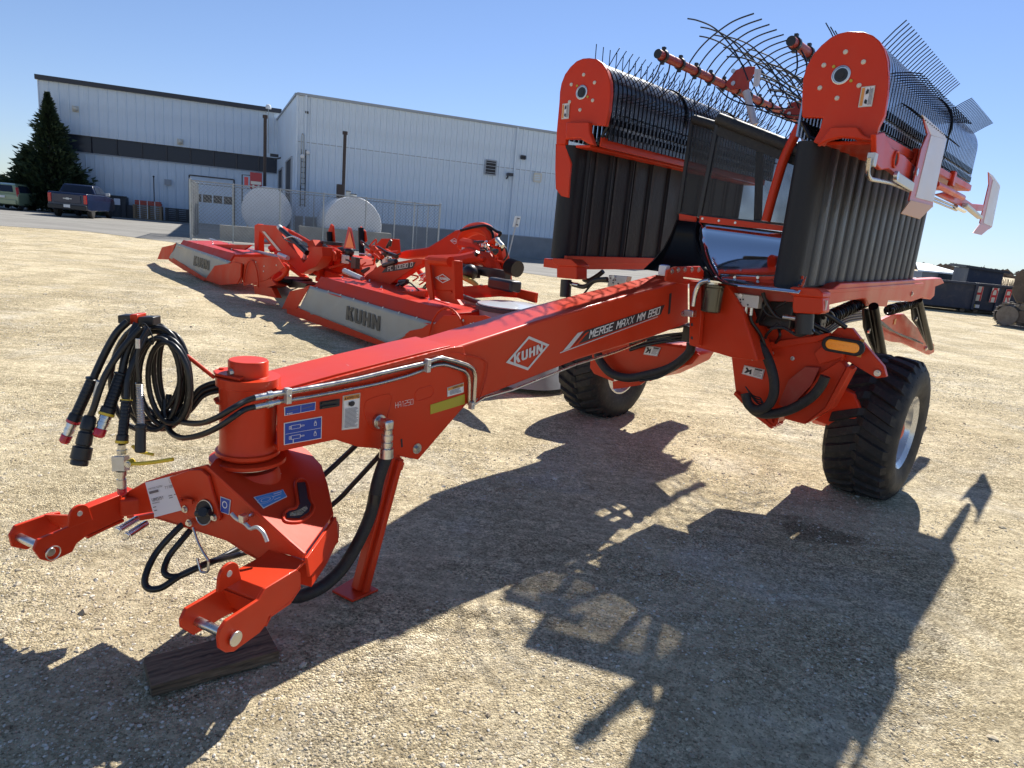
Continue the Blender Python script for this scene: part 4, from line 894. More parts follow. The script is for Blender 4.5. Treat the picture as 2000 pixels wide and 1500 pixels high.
# ears at the front of the tower with the hose bracket
for zz in (z1+.002, z1-.115):
    mb = MB(); c = pv+Z*zz; f2 = (-RT*.95+fwd*.1); f2.z = 0; f2.normalize(); s2 = V((-f2.y, f2.x, 0))
    mb.prism([c-f2*.02-s2*.11, c+f2*.10-s2*.075, c+f2*.135-s2*.03, c+f2*.135+s2*.03, c+f2*.10+s2*.075, c-f2*.02+s2*.11], Z*.012); obj('bracket_ear', mb, 'red', mg, bevel=.003)
rodb = pv+f2*.115
mb = MB(); mb.cyl(rodb+Z*(z1-.14), rodb+Z*(z1+.02), .010, 10); obj('bracket_pin', mb, 'red', mg)
YB = 2.62
hold = D(272, 622, YB)
mb = MB(); mb.tube([rodb+Z*(z1+.01), D(418, 737, 2.64), D(378, 705, 2.66), D(330, 668, 2.68), D(285, 630, 2.66)], .0085, 10); obj('hose_support_rod', mb, 'red', mg)

# --- hitch head
H = Fr(-1.37, 2.22, 23.35)
c1x, c2x = H.loc(H.A(381, 1211, 0))[1], H.loc(H.A(456, 1246, 0))[1]
print('R clevis b', c1x, c2x, 'z', H.loc(H.A(415, 1228, 0)))
l1x, l2x = H.loc(H.A(38, 1049, 0))[1], H.loc(H.A(97, 1077, 0))[1]
print('L clevis b', l1x, l2x, 'z', H.loc(H.A(68, 1062, 0)))
TH = .014
def pl2(pts, b, nm, th=TH, m='red'): return plB(H, pts, b, th, m, nm, bevel=.003)
Rout = [(427, 1246), (430, 1231), (442, 1213), (505, 1172), (518, 1150), (580, 1112), (588, 1119), (588, 1144), (568, 1174), (526, 1204), (521, 1219), (508, 1236), (457, 1273), (442, 1275), (429, 1267)]
pl2(Rout, c2x, 'clevis_plate')
Rin = [(354, 1211), (364, 1189), (400, 1168), (428, 1151), (470, 1122), (540, 1085), (548, 1120), (500, 1175), (436, 1206), (398, 1230), (379, 1241), (355, 1226)]
pl2(Rin, c1x+.012, 'clevis_plate')
def linkplate(pxs, ba, bb, nm, th=.012, m='red'):
    pts = []
    for x, y in pxs: l = H.loc(H.B(x, y, ba)); pts.append((l[0], l[2]))
    mb = MB(); P_ = [H.w(a, ba, z) for a, z in pts]; n = len(P_)
    mb.prism(P_+[p-Z*th for p in reversed(P_)], H.S*(bb-ba)); return obj(nm, mb, m, mg, bevel=.002)
linkplate([(505, 1171), (518, 1149), (580, 1111), (596, 1095)], c2x-.002, c1x+.0, 'arm_top_plate')
linkplate([(521, 1219), (530, 1200), (568, 1174), (588, 1144)], c2x-.002, c1x+.0, 'arm_bottom_plate')
p = [H.loc(H.B(x, y, c2x))for x, y in ((507, 1173), (523, 1215))]
mb = MB(); mb.prism([H.w(p[0][0], c2x-.01, p[0][2]-.005), H.w(p[1][0], c2x-.01, p[1][2]+.01), H.w(p[1][0], c1x+.01, p[1][2]+.01), H.w(p[0][0], c1x+.01, p[0][2]-.005)], H.F*.01); obj('arm_web', mb, 'red', mg)
def hole_marks(px, b, r, nm='hole'):
    for x, y in px:
        pass
def lug(cx, cy, b, r, nm):
    c = H.B(cx, cy, b); mb = MB(); n = 20; ring = [c+H.F*math.cos(t)*r+Z*math.sin(t)*r for t in [math.pi*(j/n) for j in range(n+1)]]+[c-H.F*r*1.25-Z*r*.95, c+H.F*r*1.1-Z*r*.95]
    hole = [c+Z*r*.15+H.F*math.cos(t)*r*.28+Z*math.sin(t)*r*.28 for t in [2*math.pi*j/12 for j in range(12)]]
    o = V((0, 0, 0)); mb.prism(ring, -H.S*.012); ob = obj(nm, mb, 'red', mg, bevel=.002)
    mb = MB(); mb.cyl(c+Z*r*.15+H.S*.0015, c+Z*r*.15-H.S*.0135, r*.26, 16); obj('lug_hole', mb, 'cream', ob)
lug(448, 1124, (c1x+c2x)/2-.02, .045, 'lug')
mb = MB(); a, b_ = H.A(381, 1211, 0), H.A(457, 1246, 0); mb.cyl(a-H.S*.02, b_+H.S*.012, .0165, 24); pin = obj('hitch_pin', mb, 'zinc', mg, bevel=.002)
mb = MB(); mb.cyl(b_+H.S*.004, b_+H.S*.012, .026, 24); obj('pin_head', mb, 'zinc', pin, bevel=.002)
# left arm
Lout = [(66, 1074), (74, 1054), (135, 1029), (147, 1002), (236, 966), (246, 985), (243, 1012), (172, 1045), (150, 1062), (142, 1078), (100, 1098), (80, 1093)]
pl2(Lout, l2x, 'clevis_plate')
Lin = [(19, 1046), (30, 1027), (98, 1003), (118, 1000), (124, 1022), (110, 1050), (52, 1074), (24, 1068)]
pl2(Lin, l1x, 'clevis_plate')
linkplate([(150, 1003), (190, 984), (236, 966), (262, 955)], l2x-.002, l2x-.045, 'arm_top_plate')
plB(H, [(140, 1008), (236, 967), (243, 1012), (172, 1045)], l2x-.045, .012, 'red', 'arm_side', bevel=.003)
linkplate([(172, 1047), (205, 1031), (243, 1014)], l2x-.002, l1x, 'arm_bottom_plate')
p = [H.loc(H.B(x, y, l2x)) for x, y in ((150, 1002), (165, 1048))]
mb = MB(); mb.prism([H.w(p[0][0], l2x-.01, p[0][2]-.01), H.w(p[1][0], l2x-.01, p[1][2]+.01), H.w(p[1][0], l1x-.005, p[1][2]+.01), H.w(p[0][0], l1x-.005, p[0][2]-.055)], H.F*.01); obj('arm_web', mb, 'red', mg)
lug(156, 1006, l2x+.004, .042, 'lug')
mb = MB(); a, b_ = H.A(38, 1049, 0), H.A(97, 1077, 0); mb.cyl(a-H.S*.02, b_+H.S*.012, .0165, 24); pin = obj('hitch_pin', mb, 'zinc', mg, bevel=.002)
rg = [b_+H.S*.022+H.F*math.cos(t)*.027+Z*math.sin(t)*.027 for t in [2*math.pi*j/24 for j in range(24)]]
mb = MB(); mb.tube(rg, .0025, 6, closed=True); obj('linch_pin_ring', mb, 'zinc', pin)
# left arm rear box to the cross plate
fa = -.34
cross = [(245, 962), (285, 940), (330, 925), (402, 908), (412, 918), (500, 1000), (594, 1082), (592, 1092), (547, 1080), (536, 1098), (518, 1102), (480, 1082), (442, 1056), (361, 1030), (302, 1012), (247, 1013)]
cp = plA(H, cross, fa, .014, 'red', 'cross_plate', bevel=.003)
mb = MB(); q0, q1 = H.A(258, 985, fa), H.A(360, 985, fa); mb.bar(H.w(fa+.03, l2x-.02, H.loc(H.B(240, 990, l2x))[2]), H.w(fa-.1, l2x+.10, H.loc(q0)[2]), .07, .08); obj('arm_tube', mb, 'red', mg, bevel=.01)
mb = MB(); mb.prism([H.A(x, y, fa) for x, y in ((302, 1012), (361, 1030), (442, 1056), (518, 1102))]+[H.A(x, y, fa)+Z*.01 for x, y in ((518, 1102), (442, 1056), (361, 1030), (302, 1012))], -H.F*.22); obj('lower_flange', mb, 'red', mg)
# saddle: top plate on the plane through the front edge and the pivot foot
e0, e1 = H.A(408, 912, fa), H.A(594, 1083, fa); pf_ = pv+Z*(z0-.036)
nn = (e1-e0).cross(D(635, 930, 2.95)-e0).normalized()
if nn.z < 0: nn = -nn
def T(x, y, off=0): return onpl(x, y, e0+nn*off, nn)
tp_ = [(408, 912), (420, 896), (447, 886), (520, 874), (584, 868), (600, 878), (628, 908), (640, 945), (652, 1003), (594, 1083)]
mb = MB(); mb.prism([T(x, y) for x, y in tp_], -nn*.014); sad = obj('saddle_plate', mb, 'red', mg, bevel=.003)
# raised folded shoulder under the tower
mb = MB(); mb.lathe(pf_-Z*.03-nn*.0, Z, [(-.10, .13), (-.06, .135), (-.01, .13), (.012, .118)], 40); obj('pivot_boss', mb, 'red', mg)
# side plate of the saddle, hanging from its right edge, and the bent lower arm
mb = MB(); ed_ = [T(628, 908), T(640, 945), T(652, 1003)]; mb.prism(ed_+[p-Z*.07+H.F*.01 for p in reversed(ed_)], (ed_[2]-ed_[0]).cross(Z).normalized()*.012); obj('saddle_flange', mb, 'red', mg, bevel=.002)
mb = MB(); k0 = T(652, 1003); k1 = T(594, 1083); mb.prism([k0-Z*.014, k1-Z*.014, k1-Z*.10-H.F*.02, k0-Z*.14-H.F*.02], (k1-k0).cross(Z).normalized()*-.012); obj('saddle_skirt', mb, 'red', mg, bevel=.002)
arm = spline([H.B(585, 1120, (c1x+c2x)/2), H.B(618, 1075, .36), H.B(642, 1030, .22)], 6)
mb = MB(); rr_ = [.062, ]*len(arm)
for i in range(len(arm)-1): pass
sx_ = []
for p in arm: sx_.append(p)
q = [p+V((0, 0, .035)) for p in arm]; s_ = [H.S*.055]*len(arm)
loop = []
for p in arm: loop.append([p-H.S*.06+Z*.045, p+H.S*.05+Z*.045, p+H.S*.062+Z*.03, p+H.S*.062-Z*.04, p-H.S*.06-Z*.05, p-H.S*.06+Z*.045])
mb.grid(loop); mb.add(loop[0][:5], [(0, 1, 2, 3, 4)]); mb.add(loop[-1][:5], [(0, 1, 2, 3, 4)]); obj('lower_arm', mb, 'red', mg, bevel=.004)
# L shaped slot with a welded rim
sl_ = [(580, 943), (596, 942), (601, 975), (607, 985), (603, 1000), (585, 1012), (560, 1012), (560, 1000), (577, 992), (586, 985)]
mb = MB(); mb.prism([T(x, y, .002) for x, y in sl_], nn*.002); so_ = obj('slot_opening', mb, 'dark_opening', sad, smooth=False)
mb = MB(); mb.prism([T(x, y, .0045) for x, y in ((566, 1008), (566, 1002), (583, 996), (598, 988), (601, 994), (588, 1006))], nn*.001); obj('slot_daylight', mb, 'gravel', sad, smooth=False)
rim = spline([T(x, y, .004) for x, y in ((576, 945), (587, 935), (600, 945), (607, 978), (613, 990), (606, 1006), (585, 1019), (558, 1018), (554, 1006), (562, 996), (580, 988))], 4, True)
mb = MB(); mb.tube(rim, .0065, 8, closed=True); obj('slot_rim', mb, 'red', sad)
# gusset plate with an oval hole on the cross plate
gs = [(385, 917), (398, 918), (412, 940), (421, 980), (430, 1015), (420, 1018), (370, 990), (360, 985)]
gp = plA(H, [(330, 932), (370, 918), (392, 918), (406, 930), (414, 960), (430, 1012), (427, 1018), (408, 1010), (372, 1012), (356, 1000)], fa+.016, .014, 'red', 'gusset_plate', bevel=.003)
c = H.A(399, 1001, fa+.02); mb = MB(); u_, v_ = H.A(415, 1001, fa+.02)-c, H.A(399, 977, fa+.02)-c
ov = lambda r, o: [c+u_*math.cos(t)*r+v_*math.sin(t)*r+H.F*o for t in [2*math.pi*j/28 for j in range(28)]]
mb.prism(ov(1, 0), H.F*.001); obj('oval_hole', mb, 'dark_opening', gp, smooth=False)
mb = MB(); mb.tube(ov(1.02, .002), .0025, 6, closed=True); obj('hole_rim', mb, 'zinc', gp)
mb = MB(); mb.cyl(H.A(385, 1003, fa+.03), H.A(412, 1001, fa+.03), .014, 14); mb.cyl(H.A(396, 1000, fa+.02), H.A(396, 1000, fa+.05), .018, 14); obj('latch', mb, 'black_plastic', gp)
for x, y in ((362, 994), (370, 1021), (419, 1010)):
    mb = MB(); bolt(mb, H.A(x, y, fa+.016), H.F, .0105, .012); obj('bolt', mb, 'zinc', gp)
mb = MB(); mb.bar(H.A(352, 976, fa+.03), H.A(376, 980, fa+.03), .006, .02); mb.cyl(H.A(352, 978, fa+.03), H.A(352, 978, fa+.07), .006, 10); obj('lock_tab', mb, 'red', gp)
# crank handle
hp = [H.A(x, y, fa+.045) for x, y in ((452, 1003), (462, 1013), (478, 1022), (489, 1032), (502, 1030), (514, 1040), (522, 1058))]
mb = MB(); mb.tube(spline(hp, 6), .0075, 10); hd = obj('crank_handle', mb, 'alu', mg)
mb = MB(); c = H.A(476, 1012, fa+.045); mb.box(c, H.S*.012, H.F*.014, Z*.014); mb.cyl(c-H.F*.05, c+H.F*.01, .009, 12); obj('handle_block', mb, 'zinc', hd)
# two chromed spring pins
for (x0, y0, x1, y1) in ((228, 1037, 268, 1013), (246, 1047, 286, 1022)):
    mb = MB(); a, b_ = D(x0, y0, 2.22), D(x1, y1, 2.32); mb.cyl(a, b_, .0125, 20); sp = obj('stowed_pin', mb, 'chrome', mg, bevel=.002)
    dd = (b_-a).normalized(); u_ = dd.orthogonal().normalized(); v_ = dd.cross(u_)
    mb = MB(); mb.tube([a+dd*.004+u_*.016*math.cos(t)+v_*.016*math.sin(t) for t in [6.283*j/16 for j in range(16)]], .0015, 6, closed=True); obj('pin_ring', mb, 'chrome', sp)
mb = MB(); mb.bar(D(262, 1012, 2.36), D(300, 1006, 2.40), .02, .02); obj('pin_holder', mb, 'red', mg)
# --- parking stand
sb = M.w(4.02, .17, 0)
tp0 = M.B(772, 893, .13)
mb = MB(); mb.bar(tp0, V((sb.x+.02, sb.y+.03, .01)), .075, .055, up=SB); mb.bar(tp0+SB*.04+FB*.005, V((sb.x+.02, sb.y+.03, .01))+SB*.04, .03, .03, up=SB); stand = obj('parking_stand', mb, 'red', mg, bevel=.006)
mb = MB(); mb.prism([G(648, 1157, .004), G(694, 1130, .004), G(739, 1155, .004), G(688, 1177, .004)], Z*.012); obj('stand_foot', mb, 'red', stand, bevel=.003)
mb = MB(); mb.prism([M.B(x, y, .15) for x, y in ((763, 888), (780, 889), (790, 905), (786, 918), (770, 925), (758, 905))], -SB*.01); mb.cyl(M.B(769, 890, .16), M.B(769, 890, .10), .008, 10); obj('stand_hinge', mb, 'red', stand)
mb = MB(); p = M.B(814, 876, bh_+.012); bolt(mb, p, SB, .018, .016); mb.cyl(p, p+SB*.003, .026, 20); obj('cheek_bolt', mb, 'zinc', mg)
plB(M, [(783, 858), (786, 857), (787, 873), (784, 874)], bh_+.0145, .003, 'dark_opening', 'slot', bevel=0)
# --- steel pipes on the cheek
BP = bh_+.035
p1 = [(543, 769), (571, 764), (640, 752), (700, 740), (740, 730), (832, 709), (850, 702), (862, 699), (890, 706), (914, 714), (925, 722), (928, 736), (925, 788)]
p2 = [(543, 785), (600, 776), (649, 767), (742, 749), (800, 733), (829, 722), (850, 714), (868, 712), (888, 718), (908, 725), (915, 734), (917, 750), (916, 791)]
def soft(pts, n=3, k=.35):
    out = [pts[0]]
    for i in range(1, len(pts)-1):
        a, b_, c = V(pts[i-1]), V(pts[i]), V(pts[i+1])
        l = min((b_-a).length, (c-b_).length)*k; s0 = b_+(a-b_).normalized()*l; s1 = b_+(c-b_).normalized()*l
        for j in range(n+1): t = j/n; out.append(s0*(1-t)**2+b_*2*t*(1-t)+s1*t*t)
    out.append(pts[-1]); return out
mb = MB(); mb.tube(soft([M.B(x, y, BP) for x, y in p1]), .0115, 12); obj('hydraulic_pipe', mb, 'steel_tube', mg)
mb = MB(); mb.tube(soft([M.B(x, y, BP-.004) for x, y in p2]), .0085, 12); obj('hydraulic_pipe', mb, 'steel_tube', mg)
mb = MB(); mb.tube([M.B(x, y-3, BP-.004) for x, y in p2[5:10]], .006, 8); obj('protective_sleeve', mb, 'rubber', mg)
for (x, y, s_) in ((562, 773, 1), (835, 714, 1), (921, 792, .6)):
    c = M.B(x, y, BP+.012); mb = MB(); mb.box(c, FB*.011, SB*.014, Z*.032*s_); mb.cyl(c+SB*.01, c+SB*.02, .006, 8); obj('pipe_clamp', mb, 'alu', mg, bevel=.003)
# hose ends at the tower
for (x0, y0, x1, y1, r) in ((497, 777, 545, 768, .0125), (497, 795, 545, 785, .0125)):
    mb = MB(); a, b_ = M.B(x0, y0, BP), M.B(x1, y1, BP); n = 8
    mb.tube([a, a+(b_-a)*.5, a+(b_-a)*.51, a+(b_-a)*.7, a+(b_-a)*.71, b_], r, 14, rr=[r, r, r*1.3, r*1.3, r*.9, r*.9]); obj('hose_ferrule', mb, 'zinc', mg)
def hose(pts, r, nm='hose', m='hose', parent=mg, n=8): mb = MB(); mb.tube(spline(pts, n), r, 12); return obj(nm, mb, m, parent)
h1 = [M.B(500, 776, BP), D(478, 784, 2.5), D(455, 797, 2.46), D(425, 815, 2.46), D(395, 826, 2.5), D(365, 826, 2.55), D(340, 818, 2.6), D(328, 800, 2.64), D(330, 770, 2.66)]
hose(h1, .0115)
h2 = [M.B(500, 794, BP), D(478, 800, 2.49), D(455, 815, 2.45), D(425, 835, 2.45), D(390, 850, 2.48), D(355, 855, 2.53), D(332, 842, 2.58), D(322, 815, 2.6), D(322, 780, 2.62)]
hose(h2, .0115)
for (xa, ya, r) in ((435, 748, .0105), (437, 756, .0105), (440, 764, .009)):
    hose([pv+Z*.98+f2*.02, D(xa, ya, 2.72), D(xa-40, ya+8, 2.70), D(xa-65, ya+35, 2.68), D(xa-90, ya+60, 2.66)], r)
# --- coiled hose bundle hanging from the holder
def loop_(cx, cy, rx, ry, rot, Y, dy, ph=0, n=30):
    o_ = []
    for j in range(n):
        t = 2*math.pi*j/n+ph; x, y = rx*math.cos(t), ry*math.sin(t); c_, s_ = math.cos(rot), math.sin(rot)
        o_.append(D(cx+x*c_-y*s_, cy+x*s_+y*c_, Y+dy*math.cos(t)))
    return o_
rnd = random.Random(12)
for (cx, cy, rx, ry, rot, Y, r) in ((322, 745, 50, 88, -.08, 2.60, .0105), (312, 742, 56, 96, -.10, 2.63, .0115), (300, 738, 60, 100, .02, 2.66, .0115), (330, 748, 40, 80, -.12, 2.57, .0105),
        (336, 742, 34, 84, -.16, 2.62, .010), (285, 735, 68, 105, .10, 2.70, .0115), (342, 738, 30, 88, -.10, 2.68, .0105), (305, 750, 46, 90, .06, 2.58, .010), (318, 740, 52, 80, -.2, 2.66, .010), (296, 728, 58, 90, .16, 2.61, .010)):
    mb = MB(); mb.tube(loop_(cx, cy, rx, ry, rot, Y, .03*rnd.uniform(-1, 1)), r, 12, closed=True); obj('hose_coil', mb, 'hose', mg)
# holder: black block with red clip
mb = MB(); mb.box(D(256, 622, YB), RT*.036, V((0, .03, 0)), Z*.016); mb.box(D(292, 626, YB), RT*.030, V((0, .03, 0)), Z*.017); hb = obj('hose_holder', mb, 'black_plastic', mg, bevel=.004)
mb = MB(); mb.box(D(270, 622, YB), RT*.014, V((0, .034, 0)), Z*.019); obj('holder_clip', mb, 'red', hb, bevel=.003)
mb = MB(); mb.tube(spline([D(x, y, 2.56) for x, y in ((282, 632), (292, 645), (300, 665), (296, 672), (282, 650), (278, 635))], 4, True), .003, 6, closed=True); obj('cable_tie', mb, 'black_plastic', hb)
# falling hoses with couplers
Yc = 2.48
def grip(pa, pb, r, ring_m, mat_='black_plastic'):
    a, b_ = pa, pb; d = (b_-a); L_ = d.length; d = d.normalized(); prof = [(0, r*.75), (.004, r*1.15), (.010, r*1.15), (.012, r*.9)]
    nrib = 9
    for i in range(nrib):
        h0 = .014+(L_*.80-.014)*i/nrib; h1 = .014+(L_*.80-.014)*(i+.75)/nrib; prof += [(h0, r*.95), (h1, r*.95), (h1+.0005, r*.88)]
    prof += [(L_*.82, r*1.12), (L_, r*1.15)]
    mb = MB(); mb.lathe(a, d, prof, 24); g = obj('coupler_grip', mb, mat_, mg)
    mb = MB(); mb.lathe(b_, d, [(-.012, r*1.05), (-.011, r*1.22), (-.002, r*1.22), (0, r*1.05)], 24); obj('colour_ring', mb, ring_m, g)
    return g, b_, d
def nose(g, b_, d, r, capm=True, L_=.055):
    mb = MB(); mb.lathe(b_, d, [(0, r*.9), (.012, r*.92), (.013, r*.82), (.024, r*.82), (.025, r*.9), (.038, r*.9), (.039, r*.75), (L_, r*.75)], 24); obj('coupler_nose', mb, 'zinc', g)
    if capm: mb = MB(); mb.lathe(b_+d*L_, d, [(-.004, r*.92), (.0, r*.95), (.022, r*.92), (.03, r*.6)], 20); obj('dust_cap', mb, 'red_plastic', g, bevel=.001)
topc = D(255, 632, 2.56)
g, e, d = grip(D(182, 738, 2.50), D(142, 826, 2.46), .021, 'red_plastic'); nose(g, e, d, .021)
hose([D(250, 628, 2.57), D(228, 650, 2.55), D(205, 690, 2.53), D(182, 740, 2.50)], .0145)
g, e, d = grip(D(238, 728, 2.50), D(207, 812, 2.44), .023, 'yellow_plastic'); nose(g, e, d, .023)
hose([D(268, 632, 2.56), D(258, 655, 2.54), D(246, 690, 2.52), D(238, 730, 2.50)], .015)
g, e, d = grip(D(247, 780, 2.46), D(238, 866, 2.42), .019, 'yellow_plastic')
hose([D(290, 640, 2.58), D(268, 690, 2.52), D(250, 740, 2.48), D(247, 782, 2.46)], .012)
mb = MB(); mb.lathe(D(247, 781, 2.46), (D(238, 866, 2.42)-D(247, 781, 2.46)), [(-.002, .021), (.008, .021)], 24); obj('colour_ring', mb, 'yellow_plastic', g)
# thick cable with round plug
hose([D(275, 640, 2.54), D(240, 680, 2.50), D(205, 735, 2.46), D(182, 800, 2.43), D(175, 815, 2.43)], .0125)
a, b_ = D(176, 812, 2.43), D(154, 908, 2.38); mb = MB(); mb.lathe(a, b_-a, [(0, .018), (.01, .024), (.05, .026), (.055, .021), (.06, .021), (.065, .026), (.11, .028), (.112, .024), (.118, .024), (.12, .034), (.165, .035), (.168, .028), (.175, .03), ((b_-a).length, .03)], 20); obj('electric_plug', mb, 'black_plastic', mg, bevel=.001)
mb = MB(); a, b_ = D(196, 745, 2.455), D(188, 775, 2.45); mb.tube([a, b_], .0132, 16); obj('cable_label', mb, 'alu', mg)
# spring-protected cable
hose([D(288, 640, 2.5), D(273, 670, 2.47), D(268, 710, 2.46), D(272, 750, 2.46)], .0062)
hel = []; a, b_ = D(272, 748, 2.45), D(275, 830, 2.42)
d = (b_-a).normalized(); u_ = d.orthogonal().normalized(); v_ = d.cross(u_); L_ = (b_-a).length
for j in range(26*12): t = j/12; hel.append(a+d*(L_*j/(26*12))+(u_*math.cos(t*6.283)+v_*math.sin(t*6.283))*.0125)
mb = MB(); mb.tube(hel, .0022, 5); obj('cable_spring', mb, 'zinc', mg)
mb = MB(); mb.lathe(b_, D(274, 885, 2.40)-b_, [(-.004, .015), (0, .02), (.012, .021), (.014, .018), (.1, .0195), (.104, .016)], 6 if False else 20); obj('cable_plug', mb, 'black_plastic', mg, bevel=.001)
mb = MB(); mb.tube([D(269, 662, 2.462), D(269, 680, 2.462)], .008, 10); obj('cable_label', mb, 'alu', mg)
# ball valve with yellow lever
a = D(238, 868, 2.42); mb = MB(); mb.lathe(a, -Z, [(0, .015), (.02, .015), (.021, .019), (.036, .019)], 6); vb = obj('valve_nut', mb, 'zinc', mg)
c = D(236, 905, 2.41); mb = MB(); mb.box(c, RT*.024, fwd*.02, Z*.030); obj('valve_body', mb, 'alu', mg, bevel=.002)
mb = MB(); mb.lathe(c-Z*.03, -Z, [(0, .019), (.018, .019), (.019, .014), (.032, .014), (.033, .017), (.062, .017), (.063, .014), (.07, .014)], 20); obj('valve_nose', mb, 'zinc', vb)
mb = MB(); mb.lathe(c-Z*.10, -Z, [(0, .0165), (.018, .017), (.026, .012)], 20); obj('dust_cap', mb, 'red_plastic', vb)
lc = D(252, 905, 2.375); mb = MB(); mb.tube(soft([lc, D(270, 906, 2.37), D(300, 903, 2.37), D(338, 897, 2.37)]), .0075, 8, rr=None); lv = obj('valve_lever', mb, 'yellow_plastic', mg)
mb = MB(); mb.cyl(lc+V((0, .02, 0)), lc-V((0, .008, 0)), .014, 16); obj('lever_hub', mb, 'yellow_plastic', lv)
mb = MB(); bolt(mb, lc-V((0, .008, 0)), V((0, -1, 0)), .009, .008); obj('lever_nut', mb, 'zinc', lv)
mb = MB(); mb.tube(soft([D(258, 870, 2.44), D(270, 882, 2.44), D(300, 888, 2.44)]), .006, 8); obj('valve_lever', mb, 'yellow_plastic', mg)
# --- lower hoses under the hitch
r_ = .0135
hose([D(700, 865, 3.2), D(660, 903, 3.2), D(600, 958, 3.1), D(520, 1035, 3.0), D(440, 1085, 2.7), D(360, 1120, 2.48), D(315, 1148, 2.42), D(288, 1148, 2.42), D(284, 1125, 2.44), D(305, 1080, 2.5), D(345, 1035, 2.55), D(375, 1010, 2.6)], r_)
hose([D(745, 885, 3.15), D(690, 945, 3.15), D(650, 985, 3.12), D(560, 1050, 3.0), D(470, 1082, 2.75), D(410, 1098, 2.52), D(350, 1125, 2.46), D(322, 1120, 2.45), D(328, 1090, 2.5), D(355, 1055, 2.54), D(385, 1020, 2.6)], r_*.95)
mb = MB(); mb.tube(soft([D(377, 1030, 2.50), D(386, 1058, 2.48), D(396, 1078, 2.46), D(408, 1095, 2.45), D(406, 1118, 2.45), D(392, 1118, 2.46), D(385, 1090, 2.47)]), .0055, 8); obj('hose_hook', mb, 'zinc', mg)
# big suction hose with elbow
ec = M.B(738, 822, bh_+.012)
mb = MB(); mb.cyl(ec, ec+SB*.02, .034, 20); mb.cyl(ec+SB*.02, ec+SB*.045, .026, 6); el = obj('elbow_fitting', mb, 'zinc', mg, bevel=.002)
c = ec+SB*.065; mb = MB(); mb.box(c, FB*.023, SB*.03, Z*.025); obj('elbow_body', mb, 'zinc', el, bevel=.010)
b2 = ec+SB*.075
mb = MB(); mb.lathe(b2-Z*.02, -Z, [(0, .022), (.025, .022), (.026, .027), (.05, .027), (.051, .021), (.06, .021), (.061, .027), (.082, .027), (.083, .022), (.09, .022), (.091, .032), (.135, .033)], 6 if False else 20); obj('hose_nut', mb, 'zinc', el)
st_ = b2-Z*.15; l0 = M.loc(st_)
hp = [st_]+[M.B(x, y, l0[1]) for x, y in ((738, 940), (725, 1000), (702, 1055), (670, 1108), (635, 1142), (600, 1160))]+[M.B(572, 1165, l0[1]-.05), M.B(540, 1150, l0[1]-.12)]
big = hose(hp, .029, 'suction_hose', 'rubber', n=10)
mb = MB(); k_ = spline(hp, 10); mb.tube(k_[14:18], .0302, 16); obj('hose_band', mb, 'hose', big)
# --- stickers on the drawbar
BS = bh_+.012
def warn(pm, P, o): letters(pm, 'WARNING', P, t=.9, x0=.22, x1=.92, y0=.885, y1=.955, off=o); shape(pm, P, [(.07, .885), (.19, .885), (.13, .96)], o)
dec(M, [(667, 840), (700, 836), (703, 767), (669, 773)], BS, 'cream', border=('white', .07, .03), prints=[('orange_label', lambda pm, P, o: patch(pm, P, .05, .86, .95, .98, o), 'band'), ('ink', warn, 'lettering'), ('ink', lambda pm, P, o: [shape(pm, P, [(.5+.17*math.cos(t), .74+.075*math.sin(t)) for t in [6.28*j/16 for j in range(16)]], o), patch(pm, P, .3, .70, .42, .80, o)], 'pictogram'), ('grey_ink', lines(16, .1, .9, .05, .62), 'small_print')], name='warning_sticker')
dec(M, [(873, 775), (905, 766), (905, 747), (873, 757)], BS, 'cream', border=('white', .03, .06), prints=[('orange_label', lambda pm, P, o: patch(pm, P, .03, .66, .97, .95, o), 'band'), ('ink', lambda pm, P, o: letters(pm, 'WARNING', P, t=.9, x0=.3, x1=.9, y0=.72, y1=.9, off=o), 'lettering'), ('grey_ink', lines(4, .12, .9, .1, .6), 'small_print')], name='warning_sticker')
def lockdraw(pm, P, o):
    def fr_(x0, y0, x1, y1, t=.012):
        patch(pm, P, x0, y0, x1, y0+t*1.4, o); patch(pm, P, x0, y1-t*1.4, x1, y1, o); patch(pm, P, x0, y0, x0+t, y1, o); patch(pm, P, x1-t, y0, x1, y1, o)
    for yy in (.66, .2):
        fr_(.12, yy+.02, .17, yy+.16); fr_(.17, yy, .42, yy+.18); fr_(.42, yy+.06, .52, yy+.12); fr_(.78, yy-.02, .85, yy+.12); fr_(.795, yy+.12, .835, yy+.2)
    patch(pm, P, .22, .04, .24, .2, o); patch(pm, P, .03, .485, .97, .50, o)
dec(M, [(554, 869), (627, 856), (628, 813), (554, 826)], BS, 'white', border=('blue_label', .02, .035), prints=[('white', lockdraw, 'pictogram')], name='instruction_sticker')
dec(M, [(555, 812), (615, 801), (616, 784.5), (554.5, 795)], BS, 'white', border=('blue_label', .02, .06), prints=[('grey_ink', lambda pm, P, o: [shape(pm, P, [(.08, .42), (.42, .55), (.42, .62), (.08, .5)], o), shape(pm, P, [(.56, .42), (.9, .58), (.9, .66), (.56, .5)], o)], 'pictogram'), ('white', lambda pm, P, o: [patch(pm, P, .50, .08, .51, .92, o), patch(pm, P, .06, .16, .09, .28, o), patch(pm, P, .11, .18, .24, .25, o)], 'line')], name='instruction_sticker')
dec(M, [(840, 809), (907, 789), (907, 769.5), (840, 790.5)], BS, 'yellow_label', name='reflector_strip')
sl = dec(M, [(624, 799.5), (662.5, 793), (663, 778.5), (624, 784.5)], BS, 'dark_opening', name='document_slot')
mb = MB(); mb.bar(M.B(628, 796, BS+.006), M.B(659, 791, BS+.006), .008, .008, up=SB); mb.bar(M.B(628, 788, BS+.006), M.B(659, 783, BS+.006), .008, .006, up=SB); obj('slot_lid', mb, 'black_plastic', sl)
